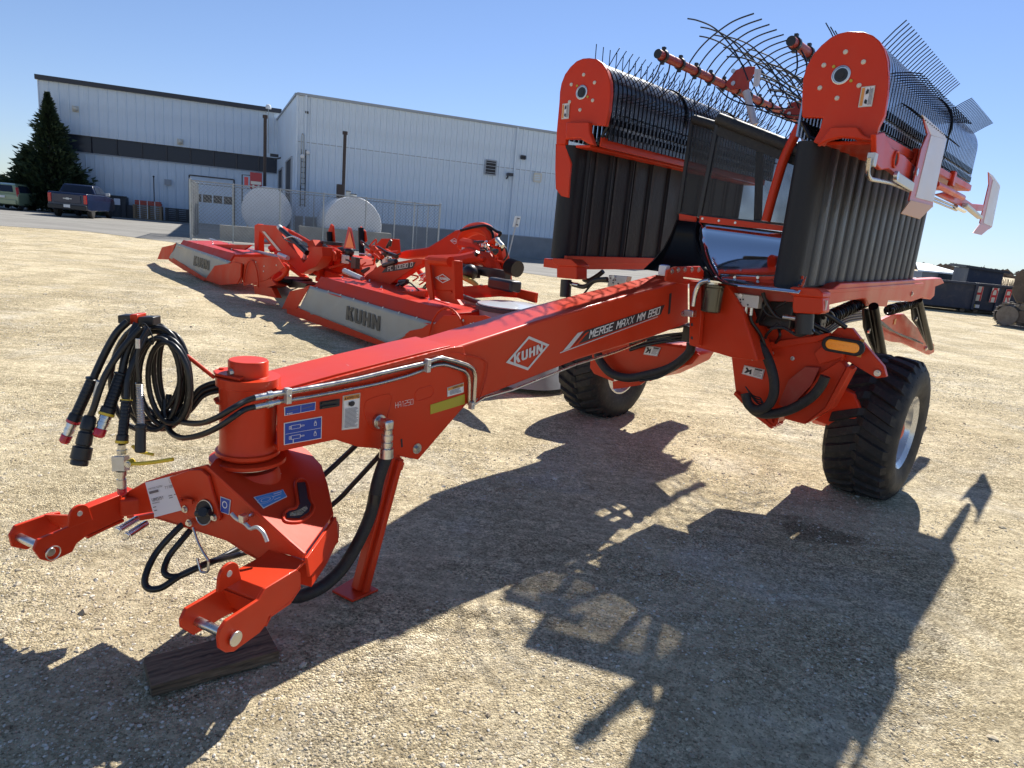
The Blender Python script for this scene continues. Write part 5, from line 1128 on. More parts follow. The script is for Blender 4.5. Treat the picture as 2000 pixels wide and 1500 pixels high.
Pq = quadmap(M.B(772, 797, BS), M.B(806, 789, BS), M.B(806, 779, BS), M.B(772, 786, BS)); mb = MB(); letters(mb, 'HA1250', Pq, t=.45, gap=1.2, off=.002); obj('paint_pen_writing', mb, 'white', mg, smooth=False, fix=False)
def dia(fr, L_, R_, T_, B_, b, name='logo', parent=mg):
    l, r, t, d = [fr.B(x, y, b) for x, y in (L_, R_, T_, B_)]; c = (l+r+t+d)/4; hx = (r-l)/2; hy = (t-d)/2
    # a straight upright diamond in the surface
    return diamond_logo(name, parent, [c-hx-hy, c+hx-hy, c+hx+hy, c-hx+hy])
dia(M, (987, 708), (1072, 673), (1032, 656), (1030, 723), bh_)
# model name banner
bp = [M.B(x, y, bh_) for x, y in ((1120, 675), (1290, 614), (1298, 595), (1142, 646))]
mb = MB(); o_ = SB*.003; mb.add([p+o_ for p in bp], [(0, 1, 2, 3)]); bn = obj('model_banner', mb, 'ink', mg, smooth=False)
mb = MB(); mb.add([M.B(x, y, bh_)+SB*.0032 for x, y in ((1098, 686), (1112, 680), (1139, 647), (1128, 650))], [(0, 1, 2, 3)]); obj('banner_flash', mb, 'silver_print', bn, smooth=False)
mb = MB(); mb.add([M.B(x, y, bh_)+SB*.0042 for x, y in ((1118, 677), (1127, 673), (1150, 647), (1143, 650))], [(0, 1, 2, 3)]); obj('banner_flash', mb, 'red', bn, smooth=False)
mb = MB(); mb.add([M.B(x, y, bh_)+SB*.0035 for x, y in ((1093, 690), (1284, 619), (1284, 617.4), (1093, 688))], [(0, 1, 2, 3)]); obj('banner_line', mb, 'silver_print', bn, smooth=False)
Pq = quadmap(*[M.B(x, y, bh_) for x, y in ((1150, 660), (1285, 613), (1287, 599.5), (1152, 645.5))]); mb = MB(); letters(mb, 'MERGE MAXX MM 890', Pq, t=1.1, gap=1.7, off=.0045, slant=.12); obj('lettering', mb, 'white', bn, smooth=False, fix=False)
# round 50 plate on top
ztop_ = M.loc(M.B(690, 728, bh_))[2]; c = G(691, 713, ztop_+.013); mb = MB(); mb.cyl(c, c+Z*.003, .034, 32); sp50 = obj('speed_plate', mb, 'white', mg)
u_ = (RT*1.0); u_.z = 0; u_.normalize(); u_ = -u_; v_ = -V((u_.y, -u_.x, 0)); Pq = quadmap(c-u_*.02-v_*.02, c+u_*.02-v_*.02, c+u_*.02+v_*.02, c-u_*.02+v_*.02); mb = MB(); letters(mb, '50', Pq, t=.9, x0=.12, x1=.88, y0=.15, y1=.85, off=0); mb.v = [(x, y, c.z+.0042) for x, y, z in mb.v]; obj('lettering', mb, 'ink', sp50, smooth=False, fix=False)
# hitch stickers
cs = [H.A(x, y, fa) for x, y in ((303, 1010), (364, 994), (345, 927), (285, 942))]
decal('delivery_label', mg, cs, 'paper', None, [('ink', lambda pm, P, o: [letters(pm, '18M0251', P, t=.8, x0=.06, x1=.46, y0=.44, y1=.52, off=o), letters(pm, 'TT10540', P, t=.8, x0=.58, x1=.96, y0=.69, y1=.76, off=o), letters(pm, 'ID', P, t=.9, x0=.80, x1=.90, y0=.84, y1=.92, off=o), patch(pm, P, .76, .82, .94, .825, o), patch(pm, P, .76, .94, .94, .945, o), patch(pm, P, .76, .82, .765, .945, o), patch(pm, P, .935, .82, .94, .945, o), letters(pm, 'KNAA1848C10300062', P, t=.7, x0=.06, x1=.54, y0=.78, y1=.82, off=o), letters(pm, 'MM890', P, t=.7, x0=.06, x1=.3, y0=.37, y1=.40, off=o)], 'lettering'), ('grey_ink', lambda pm, P, o: [patch(pm, P, .06, .66, .36, .73, o), patch(pm, P, .62, .47, .74, .49, o), patch(pm, P, .8, .47, .9, .49, o), patch(pm, P, .62, .41, .74, .43, o), patch(pm, P, .06, .27, .16, .29, o), patch(pm, P, .06, .17, .16, .19, o)], 'small_print')], off=.004)
cs = [H.A(x, y, fa) for x, y in ((432, 999), (449, 1005), (452, 976), (432, 969))]
def ringp(cx, cy, r, w_):
    def fn(pm, P, o):
        for j in range(20):
            t0, t1 = 6.283*j/20, 6.283*(j+1)/20; q = [(r, t0), (r, t1), (r-w_, t1), (r-w_, t0)]; shape(pm, P, [(cx+a*math.cos(t)*.9, cy+a*math.sin(t)*.8) for a, t in q], o)
    return fn
decal('instruction_sticker', mg, cs, 'white', ('blue_label', .06, .04), [('white', ringp(.5, .58, .3, .09), 'symbol')], off=.004)
cs = [T(x, y, .001) for x, y in ((514, 994), (560, 971), (552, 957), (495, 972))]
decal('instruction_sticker', sad, cs, 'white', ('sky_label', .02, .05), [('white', lambda pm, P, o: [ringp(.25, .5, .2, .03)(pm, P, o), ringp(.25, .5, .33, .02)(pm, P, o), patch(pm, P, .5, .5, .85, .56, o), patch(pm, P, .6, .7, .9, .78, o), patch(pm, P, .5, .2, .75, .26, o)], 'symbol')], off=.003)
cs = [T(x, y, .001) for x, y in ((533, 933), (549, 926), (530, 909), (510, 917))]
decal('instruction_sticker', sad, cs, 'white', ('ink', .06, .06), [('white', lambda pm, P, o: [shape(pm, P, [(.2, .3), (.8, .3), (.8, .45), (.45, .8)], o)], 'symbol')], off=.003)
# ================================================================== MERGER: central frame, axle, wheels
def barM(p0, p1, w_, h_, m, name, parent=mg, up=Z, bevel=.004): mb = MB(); mb.bar(p0, p1, w_, h_, up); return obj(name, mb, m, parent, bevel=bevel)
A0 = 1.0
# beam head: flange plates and bolts
pts = [(1300, 549), (1303, 528), (1318, 521), (1368, 520), (1375, 530), (1374, 548), (1340, 556)]
hd_ = plB(M, pts, .16, .014, 'red', 'head_flange'); plB(M, pts, -.10, .014, 'red', 'head_flange')
for x in (1312, 1324, 1337, 1351, 1364):
    mb = MB(); bolt(mb, M.B(x, 527 if x > 1315 else 530, .16), SB, .013, .012); obj('bolt', mb, 'zinc', hd_)
mb = MB(); c = M.B(1297, 528, .10); mb.box(c, FB*.03, SB*.03, Z*.035); obj('junction_box', mb, 'white', mg, bevel=.006)
mb = MB(); mb.box(c+Z*.036, FB*.02, SB*.02, Z*.004); obj('junction_lid', mb, 'blue_label', mg)
plB(M, [(1308, 574), (1312, 572), (1309, 612), (1305, 614)], .1425, .002, 'dark_opening', 'slot', bevel=0)
# upright mounting plate
plA(M, [(1347, 560), (1370, 556), (1369, 620), (1364, 676), (1346, 674)], 1.32, .05, 'red', 'mounting_plate')
for x, y in ((1354, 610), (1352, 634), (1352, 660)):
    mb = MB(); mb.cyl(M.A(x, y, 1.322), M.A(x, y, 1.30), .011, 12); obj('bolt_hole', mb, 'dark_opening', mg)
plA(M, [(1345, 548), (1420, 556), (1448, 600), (1480, 705), (1431, 699), (1346, 674)], 1.25, .30, 'red', 'centre_frame', bevel=.01)
plA(M, [(1370, 545), (1560, 572), (1556, 590), (1500, 588), (1425, 578), (1372, 565)], 1.15, .25, 'red_dull', 'cross_beam')
# near cross member and its lower leg
pc_ = [(1428, 698), (1436, 764), (1478, 805), (1508, 832), (1536, 800), (1562, 785), (1602, 735), (1645, 708), (1652, 680), (1640, 655), (1586, 655), (1560, 620), (1500, 600), (1460, 640)]
plA(M, pc_, .92, .22, 'red', 'cross_member', bevel=.01)
pl_ = [(1636, 640), (1664, 641), (1685, 668), (1726, 716), (1731, 736), (1712, 739), (1660, 708), (1640, 700), (1600, 728), (1585, 700), (1600, 672)]
lugp = plA(M, pl_, .88, .05, 'red', 'hinge_plate')
mb = MB(); c = M.A(1713, 729, .9); mb.cyl(c, c-FB*.08, .022, 20); mb.cyl(c+FB*.0, c+FB*.006, .012, 12); obj('hinge_pin', mb, 'zinc', lugp, bevel=.002)
plA(M, [(1536, 800), (1530, 818), (1571, 829), (1612, 798), (1654, 718), (1640, 704), (1602, 728), (1562, 785)], .96, .10, 'red', 'swing_arm', bevel=.008)
plA(M, [(1571, 829), (1580, 824), (1622, 798), (1662, 722), (1655, 716), (1612, 796)], 1.0, .14, 'red', 'arm_flange', bevel=.003)
mb = MB(); k = [M.A(x, y, .94) for x, y in ((1500, 805), (1498, 820), (1506, 834), (1516, 832), (1520, 822), (1514, 818), (1512, 826), (1508, 824), (1507, 806))]; mb.prism(k, -FB*.02); obj('tow_hook', mb, 'red', mg, bevel=.003)
# turn lamp
c = M.A(1645, 676, .97)
def pillshape(c, hx, hz, n=10):
    r = hz; o_ = []
    for j in range(n+1): t = -math.pi/2+math.pi*j/n; o_.append(c+SB*(hx-r+r*math.cos(t))+Z*r*math.sin(t))
    for j in range(n+1): t = math.pi/2+math.pi*j/n; o_.append(c+SB*(-(hx-r)+r*math.cos(t))+Z*r*math.sin(t))
    return o_
tilt = M.loc(c)
mb = MB(); mb.prism(pillshape(c, .135, .052), -FB*.035); lm = obj('turn_lamp', mb, 'rubber', mg, bevel=.006)
mb = MB(); mb.prism(pillshape(c+FB*.004, .108, .034), -FB*.02); obj('lamp_lens', mb, 'amber', lm, bevel=.006)
for k in range(7):
    mb = MB(); mb.cyl(c+SB*(-.078+.026*k)+FB*.002, c+SB*(-.078+.026*k)+FB*.008, .010, 10); obj('lamp_led', mb, 'amber', lm)
mb = MB(); mb.box(M.A(1681, 680, .93), SB*.012, FB*.004, Z*.06); obj('reflector', mb, 'orange_label', mg, smooth=False)
def crush(parent, fr, pts, off=.004):
    return decal('crush_sticker', parent, pts, 'white', ('ink', .015, .03), [('white', lambda pm, P, o: [patch(pm, P, .03, .05, .97, .95, o)], 'face'), ('ink', lambda pm, P, o: [shape(pm, P, [(.1, .2), (.2, .55), (.1, .75), (.18, .85), (.3, .6), (.42, .75), (.45, .2), (.36, .2), (.34, .45), (.2, .2)], o), patch(pm, P, .55, .78, .92, .92, o)], 'pictogram'), ('grey_ink', lines(5, .54, .94, .12, .72), 'small_print')], off=off)
crush(mg, M, [M.A(x, y, .925) for x, y in ((1449, 730), (1489, 741), (1494, 722), (1454, 713))])
# far side housing, mirrored
hs = plA(M, [(1153, 692), (1172, 678), (1230, 662), (1345, 676), (1364, 690), (1352, 708), (1295, 735), (1228, 748), (1168, 732)], .95, .30, 'red', 'cross_member', bevel=.02)
crush(mg, M, [M.A(x, y, .955) for x, y in ((1257, 692), (1284, 696), (1291, 679), (1263, 674))])
plA(M, [(1335, 712), (1338, 700), (1350, 690), (1362, 690), (1366, 694), (1350, 712), (1340, 714)], 1.0, .02, 'red', 'hinge_plate')
plA(M, [(1196, 745), (1240, 738), (1262, 742), (1250, 752), (1215, 758), (1197, 760)], .80, .03, 'red', 'swing_arm')
plA(M, [(1153, 700), (1168, 702), (1178, 722), (1200, 735), (1196, 745), (1160, 730), (1152, 718)], 1.0, .02, 'red', 'hose_guard')
hose([M.A(x, y, 1.04) for x, y in ((1168, 690), (1172, 705), (1192, 728), (1225, 738), (1265, 732), (1310, 718), (1345, 690), (1350, 670))], .036, 'hose_sleeve', 'rubber')
for k in range(3):
    hose([M.A(x, y+k*6, 1.02) for x, y in ((1230, 672), (1262, 662), (1300, 655), (1345, 650))], .012)
    hose([M.A(x, y+k*4, 1.06) for x, y in ((1250, 736), (1290, 728), (1330, 700), (1346, 684-k*3))], .009)
mb = MB(); mb.box(M.A(1343, 652, 1.06), SB*.03, FB*.03, Z*.06); obj('hose_bulkhead', mb, 'black_plastic', mg, bevel=.004)
# underslung pipe along the beam
mb = MB(); mb.tube([M.B(x, y, bh_-.02) for x, y in ((925, 790), (945, 777), (1000, 762), (1125, 712), (1200, 688), (1262, 664))], .008, 8); obj('hydraulic_pipe', mb, 'steel_tube', mg)
hose([M.B(x, y, bh_-.05) for x, y in ((1232, 668), (1262, 656), (1300, 642), (1346, 634))], .016)
# axle and wheels
AX = M.w(0, 0, .53)
barM(M.w(.0, -1.05, .53), M.w(.0, -.75, .53), .12, .12, 'red', 'axle_tube', bevel=.01); barM(M.w(.0, .80, .53), M.w(.0, 1.1, .53), .12, .12, 'red', 'axle_tube', bevel=.01)
mb = MB(); mb.prism([M.w(.75, .80, 1.05), M.w(.75, 1.0, 1.05), M.w(-.05, 1.04, .62), M.w(-.05, .84, .62)], -Z*.22); obj('trailing_arm', mb, 'red', mg, bevel=.01)
mb = MB(); mb.prism([M.w(.80, -.95, .95), M.w(.80, -.75, .95), M.w(-.05, -.72, .62), M.w(-.05, -.92, .62)], -Z*.2); obj('trailing_arm', mb, 'red', mg, bevel=.01)
plA(M, [(1596, 762), (1622, 748), (1668, 770), (1682, 800), (1660, 842), (1634, 838), (1582, 818)], .52, .3, 'red', 'arm_box', bevel=.01)
def bigwheel(bc, sgn, r=.540, wd=.50):
    c = M.w(0, bc, r-.022); ax = SB*sgn; hw = wd/2
    prof = [(-hw*.86, .285), (-hw*.94, .33), (-hw*1.0, .40), (-hw*.98, .455), (-hw*.90, r-.035), (-hw*.80, r-.018), (-hw*.4, r-.008), (0, r-.004), (hw*.4, r-.008), (hw*.80, r-.018), (hw*.90, r-.035), (hw*.98, .455), (hw, .40), (hw*.94, .33), (hw*.86, .285), (0, .27), (-hw*.86, .285)]
    mb = MB(); mb.lathe(c, ax, prof, 72, caps=False); ty = obj('tyre', mb, 'tyre', mg, ang=.9)
    u_, v_ = Z, ax.cross(Z); nl = 26
    def P3(x, ang, rad): return c+ax*x+(u_*math.cos(ang)+v_*math.sin(ang))*rad
    def rs(x):
        a = abs(x)/hw
        return r-.004-.014*(a/.8)**2 if a < .8 else (r-.018-(a-.8)/.1*.017 if a < .9 else r-.035-(a-.9)/.08*.045)
    for i in range(nl):
        for s_ in (-1, 1):
            a0 = 2*math.pi*(i+(.5 if s_ > 0 else 0))/nl; mb = MB(); rows = []
            for k in range(7):
                x = s_*hw*(-.06+1.0*k/6); aa = a0+.20*(k/6)+(0.0); w2 = .038/r/1.0*(1+.25*k/6)
                e = .027 if 0 < k < 6 else .006
                rows.append([P3(x, aa-w2, rs(x)-.01), P3(x, aa-w2*.7, rs(x)+e), P3(x, aa+w2*.7, rs(x)+e), P3(x, aa+w2, rs(x)-.01)])
            mb.grid(rows); obj('lug', mb, 'tyre', ty, smooth=False)
    mb = MB(); o_ = hw*.86
    mb.lathe(c, ax, [(-o_+.06, .02), (-o_+.06, .24), (-o_, .27), (-o_, .297), (-o_+.02, .292), (-o_+.05, .262), (o_-.05, .262), (o_-.02, .292), (o_, .297), (o_, .285), (o_-.03, .252), (o_-.13, .225), (o_-.15, .21), (o_-.15, .02)], 56); rm = obj('rim', mb, 'rim_paint', mg, ang=.5)
    mb = MB(); mb.lathe(c+ax*(o_-.15), ax, [(0, .10), (.05, .095), (.06, .07), (.11, .065), (.12, .04)], 32); hb = obj('hub', mb, 'red', mg)
    for j in range(8):
        t = 6.283*j/8; p = c+ax*(o_-.15)+(u_*math.cos(t)+v_*math.sin(t))*.135; mb = MB(); bolt(mb, p, ax, .013, .02); obj('wheel_nut', mb, 'zinc', hb)
    return ty
mat('rim_paint', (0.62, 0.63, 0.64), 0.25, metal=0.7, coat=.4, noise=.05)
bigwheel(1.33, 1); bigwheel(-1.24, -1)
# far wheel shows its inner side: red backing
mb = MB(); mb.lathe(M.w(0, -1.24+.02, .527), SB, [(0, .25), (.05, .24), (.08, .12), (.18, .10)], 40); obj('hub', mb, 'red', mg)

# ---- filter, valve blocks and hoses on the frame
c0, c1_ = M.A(1387, 612, 1.34), M.A(1389, 566, 1.34)
mb = MB(); d = (c1_-c0).normalized(); mb.lathe(M.A(1387, 610, 1.34), Z, [(0, .055), (.008, .068), (.17, .068), (.175, .072), (.19, .072), (.195, .05)], 36); ft = obj('oil_filter', mb, 'filter', mg, bevel=.002)
mb = MB(); mb.lathe(M.A(1388, 564, 1.34), Z, [(0, .04), (.03, .04), (.032, .06), (.05, .06)], 20); obj('filter_head', mb, 'zinc', ft)
hose([M.A(x, y, 1.42) for x, y in ((1385, 548), (1368, 553), (1358, 572), (1353, 598))], .017, 'steel_hose', 'zinc')
mb = MB(); mb.box(M.A(1348, 612, 1.42), SB*.035, FB*.03, Z*.022); mb.lathe(M.A(1332, 612, 1.42), SB, [(0, .02), (.03, .024)], 6); obj('elbow_fitting', mb, 'zinc', mg, bevel=.003)
def vblock(pts, a, th=.07):
    v_ = plA(M, pts, a, th, 'alu', 'valve_block', bevel=.003); P = quadmap(*[M.A(x, y, a+.001) for x, y in pts]); rnd = random.Random(3)
    for k in range(5):
        x, y = rnd.uniform(.1, .9), rnd.uniform(.15, .85); mb = MB(); mb.cyl(P(x, y), P(x, y)+FB*.002, .006, 10); obj('port', mb, 'dark_opening', v_)
    mb = MB(); mb.cyl(P(.3, .85), P(.3, .85)+FB*.012, .014, 12); obj('valve_plug', mb, 'zinc', v_)
    return v_
vb_ = vblock([(1431, 596), (1480, 603), (1483, 578), (1433, 572)], 1.22); vf = vblock([(1186, 560), (1221, 556), (1225, 540), (1189, 537)], 1.22)
for k, x in enumerate((1436, 1446, 1458, 1468)):
    mb = MB(); mb.cyl(M.A(x, 598, 1.19), M.A(x-2, 612+4*(k % 2), 1.19), .014, 10); obj('fitting', mb, 'zinc', vb_)
    hose([M.A(x-2, 610, 1.19), M.A(x, 628, 1.18), M.A(x+18, 655, 1.12), M.A(1490+k*3, 690, 1.06)], .011)
hose([M.A(x, y, 1.10) for x, y in ((1428, 610), (1450, 640), (1488, 680), (1508, 725), (1512, 765), (1500, 792), (1478, 800), (1462, 790), (1456, 768))], .034, 'hose_sleeve', 'rubber', n=8)
hose([M.A(x, y, 1.06) for x, y in ((1462, 790), (1480, 806), (1510, 808), (1548, 798), (1585, 775), (1604, 752), (1612, 735))], .034, 'hose_sleeve', 'rubber', n=8)
for k in range(4): hose([M.A(x+k*3, y+k*5, 1.03) for x, y in ((1456, 755), (1470, 772), (1485, 778), (1488, 790))], .005)
for (x0, y0, x1, y1, x2, y2) in ((1488, 590, 1497, 612, 1520, 622), (1500, 585, 1486, 610, 1478, 630), (1520, 632, 1500, 650, 1495, 660), (1535, 590, 1510, 605, 1490, 625)):
    hose([M.A(x0, y0, 1.15), M.A(x1, y1, 1.15), M.A(x2, y2, 1.12)], .010)
hose([M.A(x, y, 1.2) for x, y in ((1490, 572), (1497, 590), (1520, 620), (1553, 622))], .013); mb = MB(); mb.cyl(M.A(1530, 619, 1.2), M.A(1556, 622, 1.2), .016, 12); obj('ferrule', mb, 'zinc', mg)
rnd = random.Random(9)
for k in range(9):
    x, y = rnd.uniform(1490, 1545), rnd.uniform(582, 640)
    hose([M.A(x, y, 1.0), M.A(x+rnd.uniform(-18, 22), y+rnd.uniform(8, 22), 1.04), M.A(x+rnd.uniform(-30, 40), y+rnd.uniform(20, 40), .95)], .010)
plA(M, [(1590, 690), (1604, 676), (1640, 664), (1652, 680), (1646, 698), (1600, 712)], .955, .03, 'red', 'gusset_plate')
plA(M, [(1520, 790), (1540, 742), (1572, 716), (1600, 718), (1585, 752), (1556, 782), (1536, 798)], .965, .04, 'red_dull', 'gusset_plate')  # duller red puts the shade under the machine into this plate
plA(M, [(1460, 640), (1502, 668), (1590, 656), (1620, 650), (1618, 660), (1592, 668), (1500, 682), (1452, 650)], .96, .05, 'red', 'edge_flange')
plA(M, [(1436, 764), (1478, 805), (1508, 832), (1506, 838), (1472, 812), (1432, 770)], .955, .22, 'red', 'edge_flange')
for (x, y) in ((1508, 690), (1560, 668), (1548, 700), (1470, 700)):
    mb = MB(); bolt(mb, M.A(x, y, .92), FB, .010, .010); obj('bolt', mb, 'zinc', mg)
mb = MB(); mb.box(M.A(1560, 612, .80), SB*.18, FB*.06, Z*.12); obj('dark_backing_bank', mb, 'black_plastic', mg, bevel=.01)  # black boxes here and below, added behind the hoses to darken the gaps
for k in range(14):
    rnd = random.Random(900+k); x, y = rnd.uniform(1500, 1610), rnd.uniform(585, 640)
    hose([M.A(x, y, .95), M.A(x+rnd.uniform(-18, 30), y+rnd.uniform(-12, 22), 1.0), M.A(x+rnd.uniform(-30, 50), y+rnd.uniform(-5, 30), .9)], rnd.choice((.008, .012, .016)))
mb = MB(); mb.box(M.A(1515, 610, .95), SB*.15, FB*.1, Z*.10); obj('dark_backing_bank', mb, 'black_plastic', mg, bevel=.01)

# ================================================================== the two folded wings
def NWr(a, b): p = M.w(a, b, 0); return Fr(p.x, p.y, 40.3)
NW, FWg = NWr(1.4, .90), NWr(1.4, -.90)
RISE = .018
def wing(fr, px, b_in, b_out, side, name):
    """side=+1 near wing (outer face seen), -1 far wing (inner face seen)"""
    pass
def wpt(fr, a, b, z): return fr.w(a, b, z-a*RISE)
# near belt slab
zB, zT, L1 = 1.56, 2.44, 3.30
nb0, nb1 = -.05, .12
mb = MB()
def slab(fr, b0, b1, Ls):
    r = (b1-b0)/2; bc = (b0+b1)/2; prof = [(r*math.cos(t), r*math.sin(t)) for t in [math.pi/2-math.pi*j/10 for j in range(11)]]
    pts = [(-r+x, bc+y) for x, y in prof]+[(-Ls+r-x, bc-y) for x, y in prof]
    mb = MB(); mb.add([wpt(fr, a, b, zB) for a, b in pts]+[wpt(fr, a, b, zT) for a, b in pts], [tuple(range(22)), tuple(range(43, 21, -1))]+[(i, (i+1) % 22, 22+(i+1) % 22, 22+i) for i in range(22)])
    return obj('conveyor_belt', mb, 'belt', mg, ang=.8)
bn_ = slab(NW, nb0, nb1, L1); bf_ = slab(FWg, -.12, .05, L1)
# cleats: rounded rubber swells on the visible runs
def cleat(fr, a, w_, b, sg, h_, par, nm='belt_rib'):
    mb = MB(); rows = []
    for z in (zB+.01, zT-.01):
        rows.append([wpt(fr, a+w_*math.cos(t)*.5, b+sg*h_*math.sin(t), z) for t in [math.pi*j/8 for j in range(9)]])
    mb.grid(rows); mb.add(rows[0], [tuple(range(9))]); mb.add(rows[1], [tuple(range(9))]); return obj(nm, mb, 'belt_grey' if sg > 0 and fr is NW else 'belt', par)
mat('belt_grey', (0.024, 0.028, 0.036), 0.45, noise=0.5, nscale=3, bump=0.2, bscale=30, spec=0.4)
nr_ = 15
for i in range(nr_):
    cleat(NW, -.27-(L1-.40)*i/(nr_-1), .160, nb1-.004, 1, .020, bn_)
for i in range(10):
    cleat(FWg, -.20-(L1-.35)*i/9, .05, .05-.004, 1, .028, bf_)
    mb = MB(); mb.prism([wpt(FWg, -.30-(L1-.4)*i/9.5, .05, zB+.01), wpt(FWg, -.33-(L1-.4)*i/9.5, .05, zB+.01), wpt(FWg, -.33-(L1-.4)*i/9.5, .05, zT-.01), wpt(FWg, -.30-(L1-.4)*i/9.5, .05, zT-.01)], FWg.S*.008); obj('belt_seam', mb, 'rubber', bf_, smooth=False)
# near drum
hub = NW.loc(NW.A(1646, 149, 0)); print('near hub', hub, NW.loc(NW.A(1655, 60, 0)), NW.loc(NW.A(1574, 130, 0)), NW.loc(NW.A(1735, 150, 0)))
hubf = FWg.loc(FWg.A(1141, 182, 0)); print('far hub', hubf, FWg.loc(FWg.A(1145, 112, 0)), FWg.loc(FWg.A(1092, 180, 0)), FWg.loc(FWg.A(1192, 180, 0)))
def drum(fr, hb, segs, R_, matb, drop_in, drop_out, tine_rows, curve=None):
    cb, cz = hb[1], hb[2]
    mb = MB(); mb.tube([wpt(fr, -.02, cb, cz), wpt(fr, segs[-1][1], cb, cz)], R_*.80, 28); core = obj('pickup_core', mb, 'black_paint', mg)
    allb = MB()
    for a0, a1 in segs:
        n = int((a0-a1)/.062)
        for i in range(n):
            a = a0-(a0-a1)*(i+.5)/n; hw = .021; rows = []
            prof = [(-R_, -drop_in), (-R_, -drop_in*.5)]+[(R_*math.cos(t), R_*math.sin(t)) for t in [math.pi-math.pi*j/16 for j in range(17)]]+[(R_, -drop_out*.5), (R_, -drop_out)]
            for e, rr in ((hw, -.012), (hw, 0), (-hw, 0), (-hw, -.012)):
                rows.append([wpt(fr, a+e, cb+x*(1+rr/R_), cz+(y+(rr if y > 0 else 0)*(y/R_ if y > 0 else 0))) for x, y in prof])
            allb.grid(rows)
    tag(obj('stripper_bands', allb, matb, mg), kind='stuff')
    tn = MB()
    for (ang, bend, length, a0, a1, n) in tine_rows:
        for i in range(n):
            a = a0+(a1-a0)*(i+.5)/n; t = math.radians(ang); d = V((math.cos(t), math.sin(t))); t2 = t+math.radians(bend); d2 = V((math.cos(t2), math.sin(t2)))
            q0 = V((cb, cz))+d*R_*.85; q1 = V((cb, cz))+d*(R_+.02); q2 = q1+(d+d2)*length*.28; q3 = q2+d2*length*.5
            tn.tube([wpt(fr, a, q.x, q.y) for q in (q0, q1, q2, q3)], .0036, 5)
    tag(obj('pickup_tines', tn, 'wire', mg, fix=False), kind='stuff')
# direction of the visible tine rows measured on the drum ends
def dirn(fr, x0, y0, x1, y1, a=0):
    p, q = fr.loc(fr.A(x0, y0, a)), fr.loc(fr.A(x1, y1, a)); return p, q, math.degrees(math.atan2(q[2]-p[2], q[1]-p[1])), math.hypot(q[2]-p[2], q[1]-p[1])
print(dirn(NW, 1700, 68, 1727, 30)); print(dirn(NW, 1731, 151, 1770, 159)); print(dirn(NW, 1857, 222, 1885, 205, -2)); print(dirn(NW, 1610, 85, 1600, 50))
print(dirn(FWg, 1142, 115, 1140, 85)); print(dirn(FWg, 1095, 163, 1077, 158))
Rn = .235
drum(NW, hub, [(-.05, -1.95), (-2.0, -3.35)], Rn, 'band_skylit', .32, .30, [(52, -8, .13, -.08, -1.9, 27), (5, -15, .13, -.08, -1.9, 27), (118, 8, .13, -.08, -1.9, 20), (-20, -20, .12, -.4, -1.9, 22), (38, -8, .13, -2.05, -3.3, 26)])
drum(FWg, hubf, [(-.05, -3.35)], Rn, 'band', .32, .34, [(92, 0, .11, -.06, -3.3, 34), (62, -8, .12, -.08, -3.3, 34), (172, 5, .10, -.05, -3.3, 8), (28, 12, .12, -.1, -3.3, 34), (-6, 24, .12, -.1, -3.3, 34), (-32, 26, .11, -.1, -3.3, 30)])
for (fr, hb) in ((NW, hub), (FWg, hubf)):
    for a in ((-1.97,) if fr is NW else (-1.2, -2.3)):
        rg = [wpt(fr, a, hb[1]+(Rn+.006)*math.cos(t), hb[2]+(Rn+.006)*math.sin(t)) for t in [math.radians(-20+220*j/24) for j in range(25)]]
        mb = MB(); mb.tube(rg, .010, 6); obj('drum_ring', mb, 'black_paint', mg)
# small spring clips in two rows under the bands
for (fr, hb, s_) in ((NW, hub, 1), (FWg, hubf, 1)):
    mb = MB()
    for i in range(54):
        for k in (0, 1):
            a = -.08-3.2*i/54-(.03 if k else 0); p = wpt(fr, a, hb[1]+s_*(Rn+.004), hb[2]-.20-.07*k); mb.box(p, fr.F*.011, fr.S*.012, Z*.022)
    tag(obj('tine_clips', mb, 'wire', mg, smooth=False), kind='stuff')
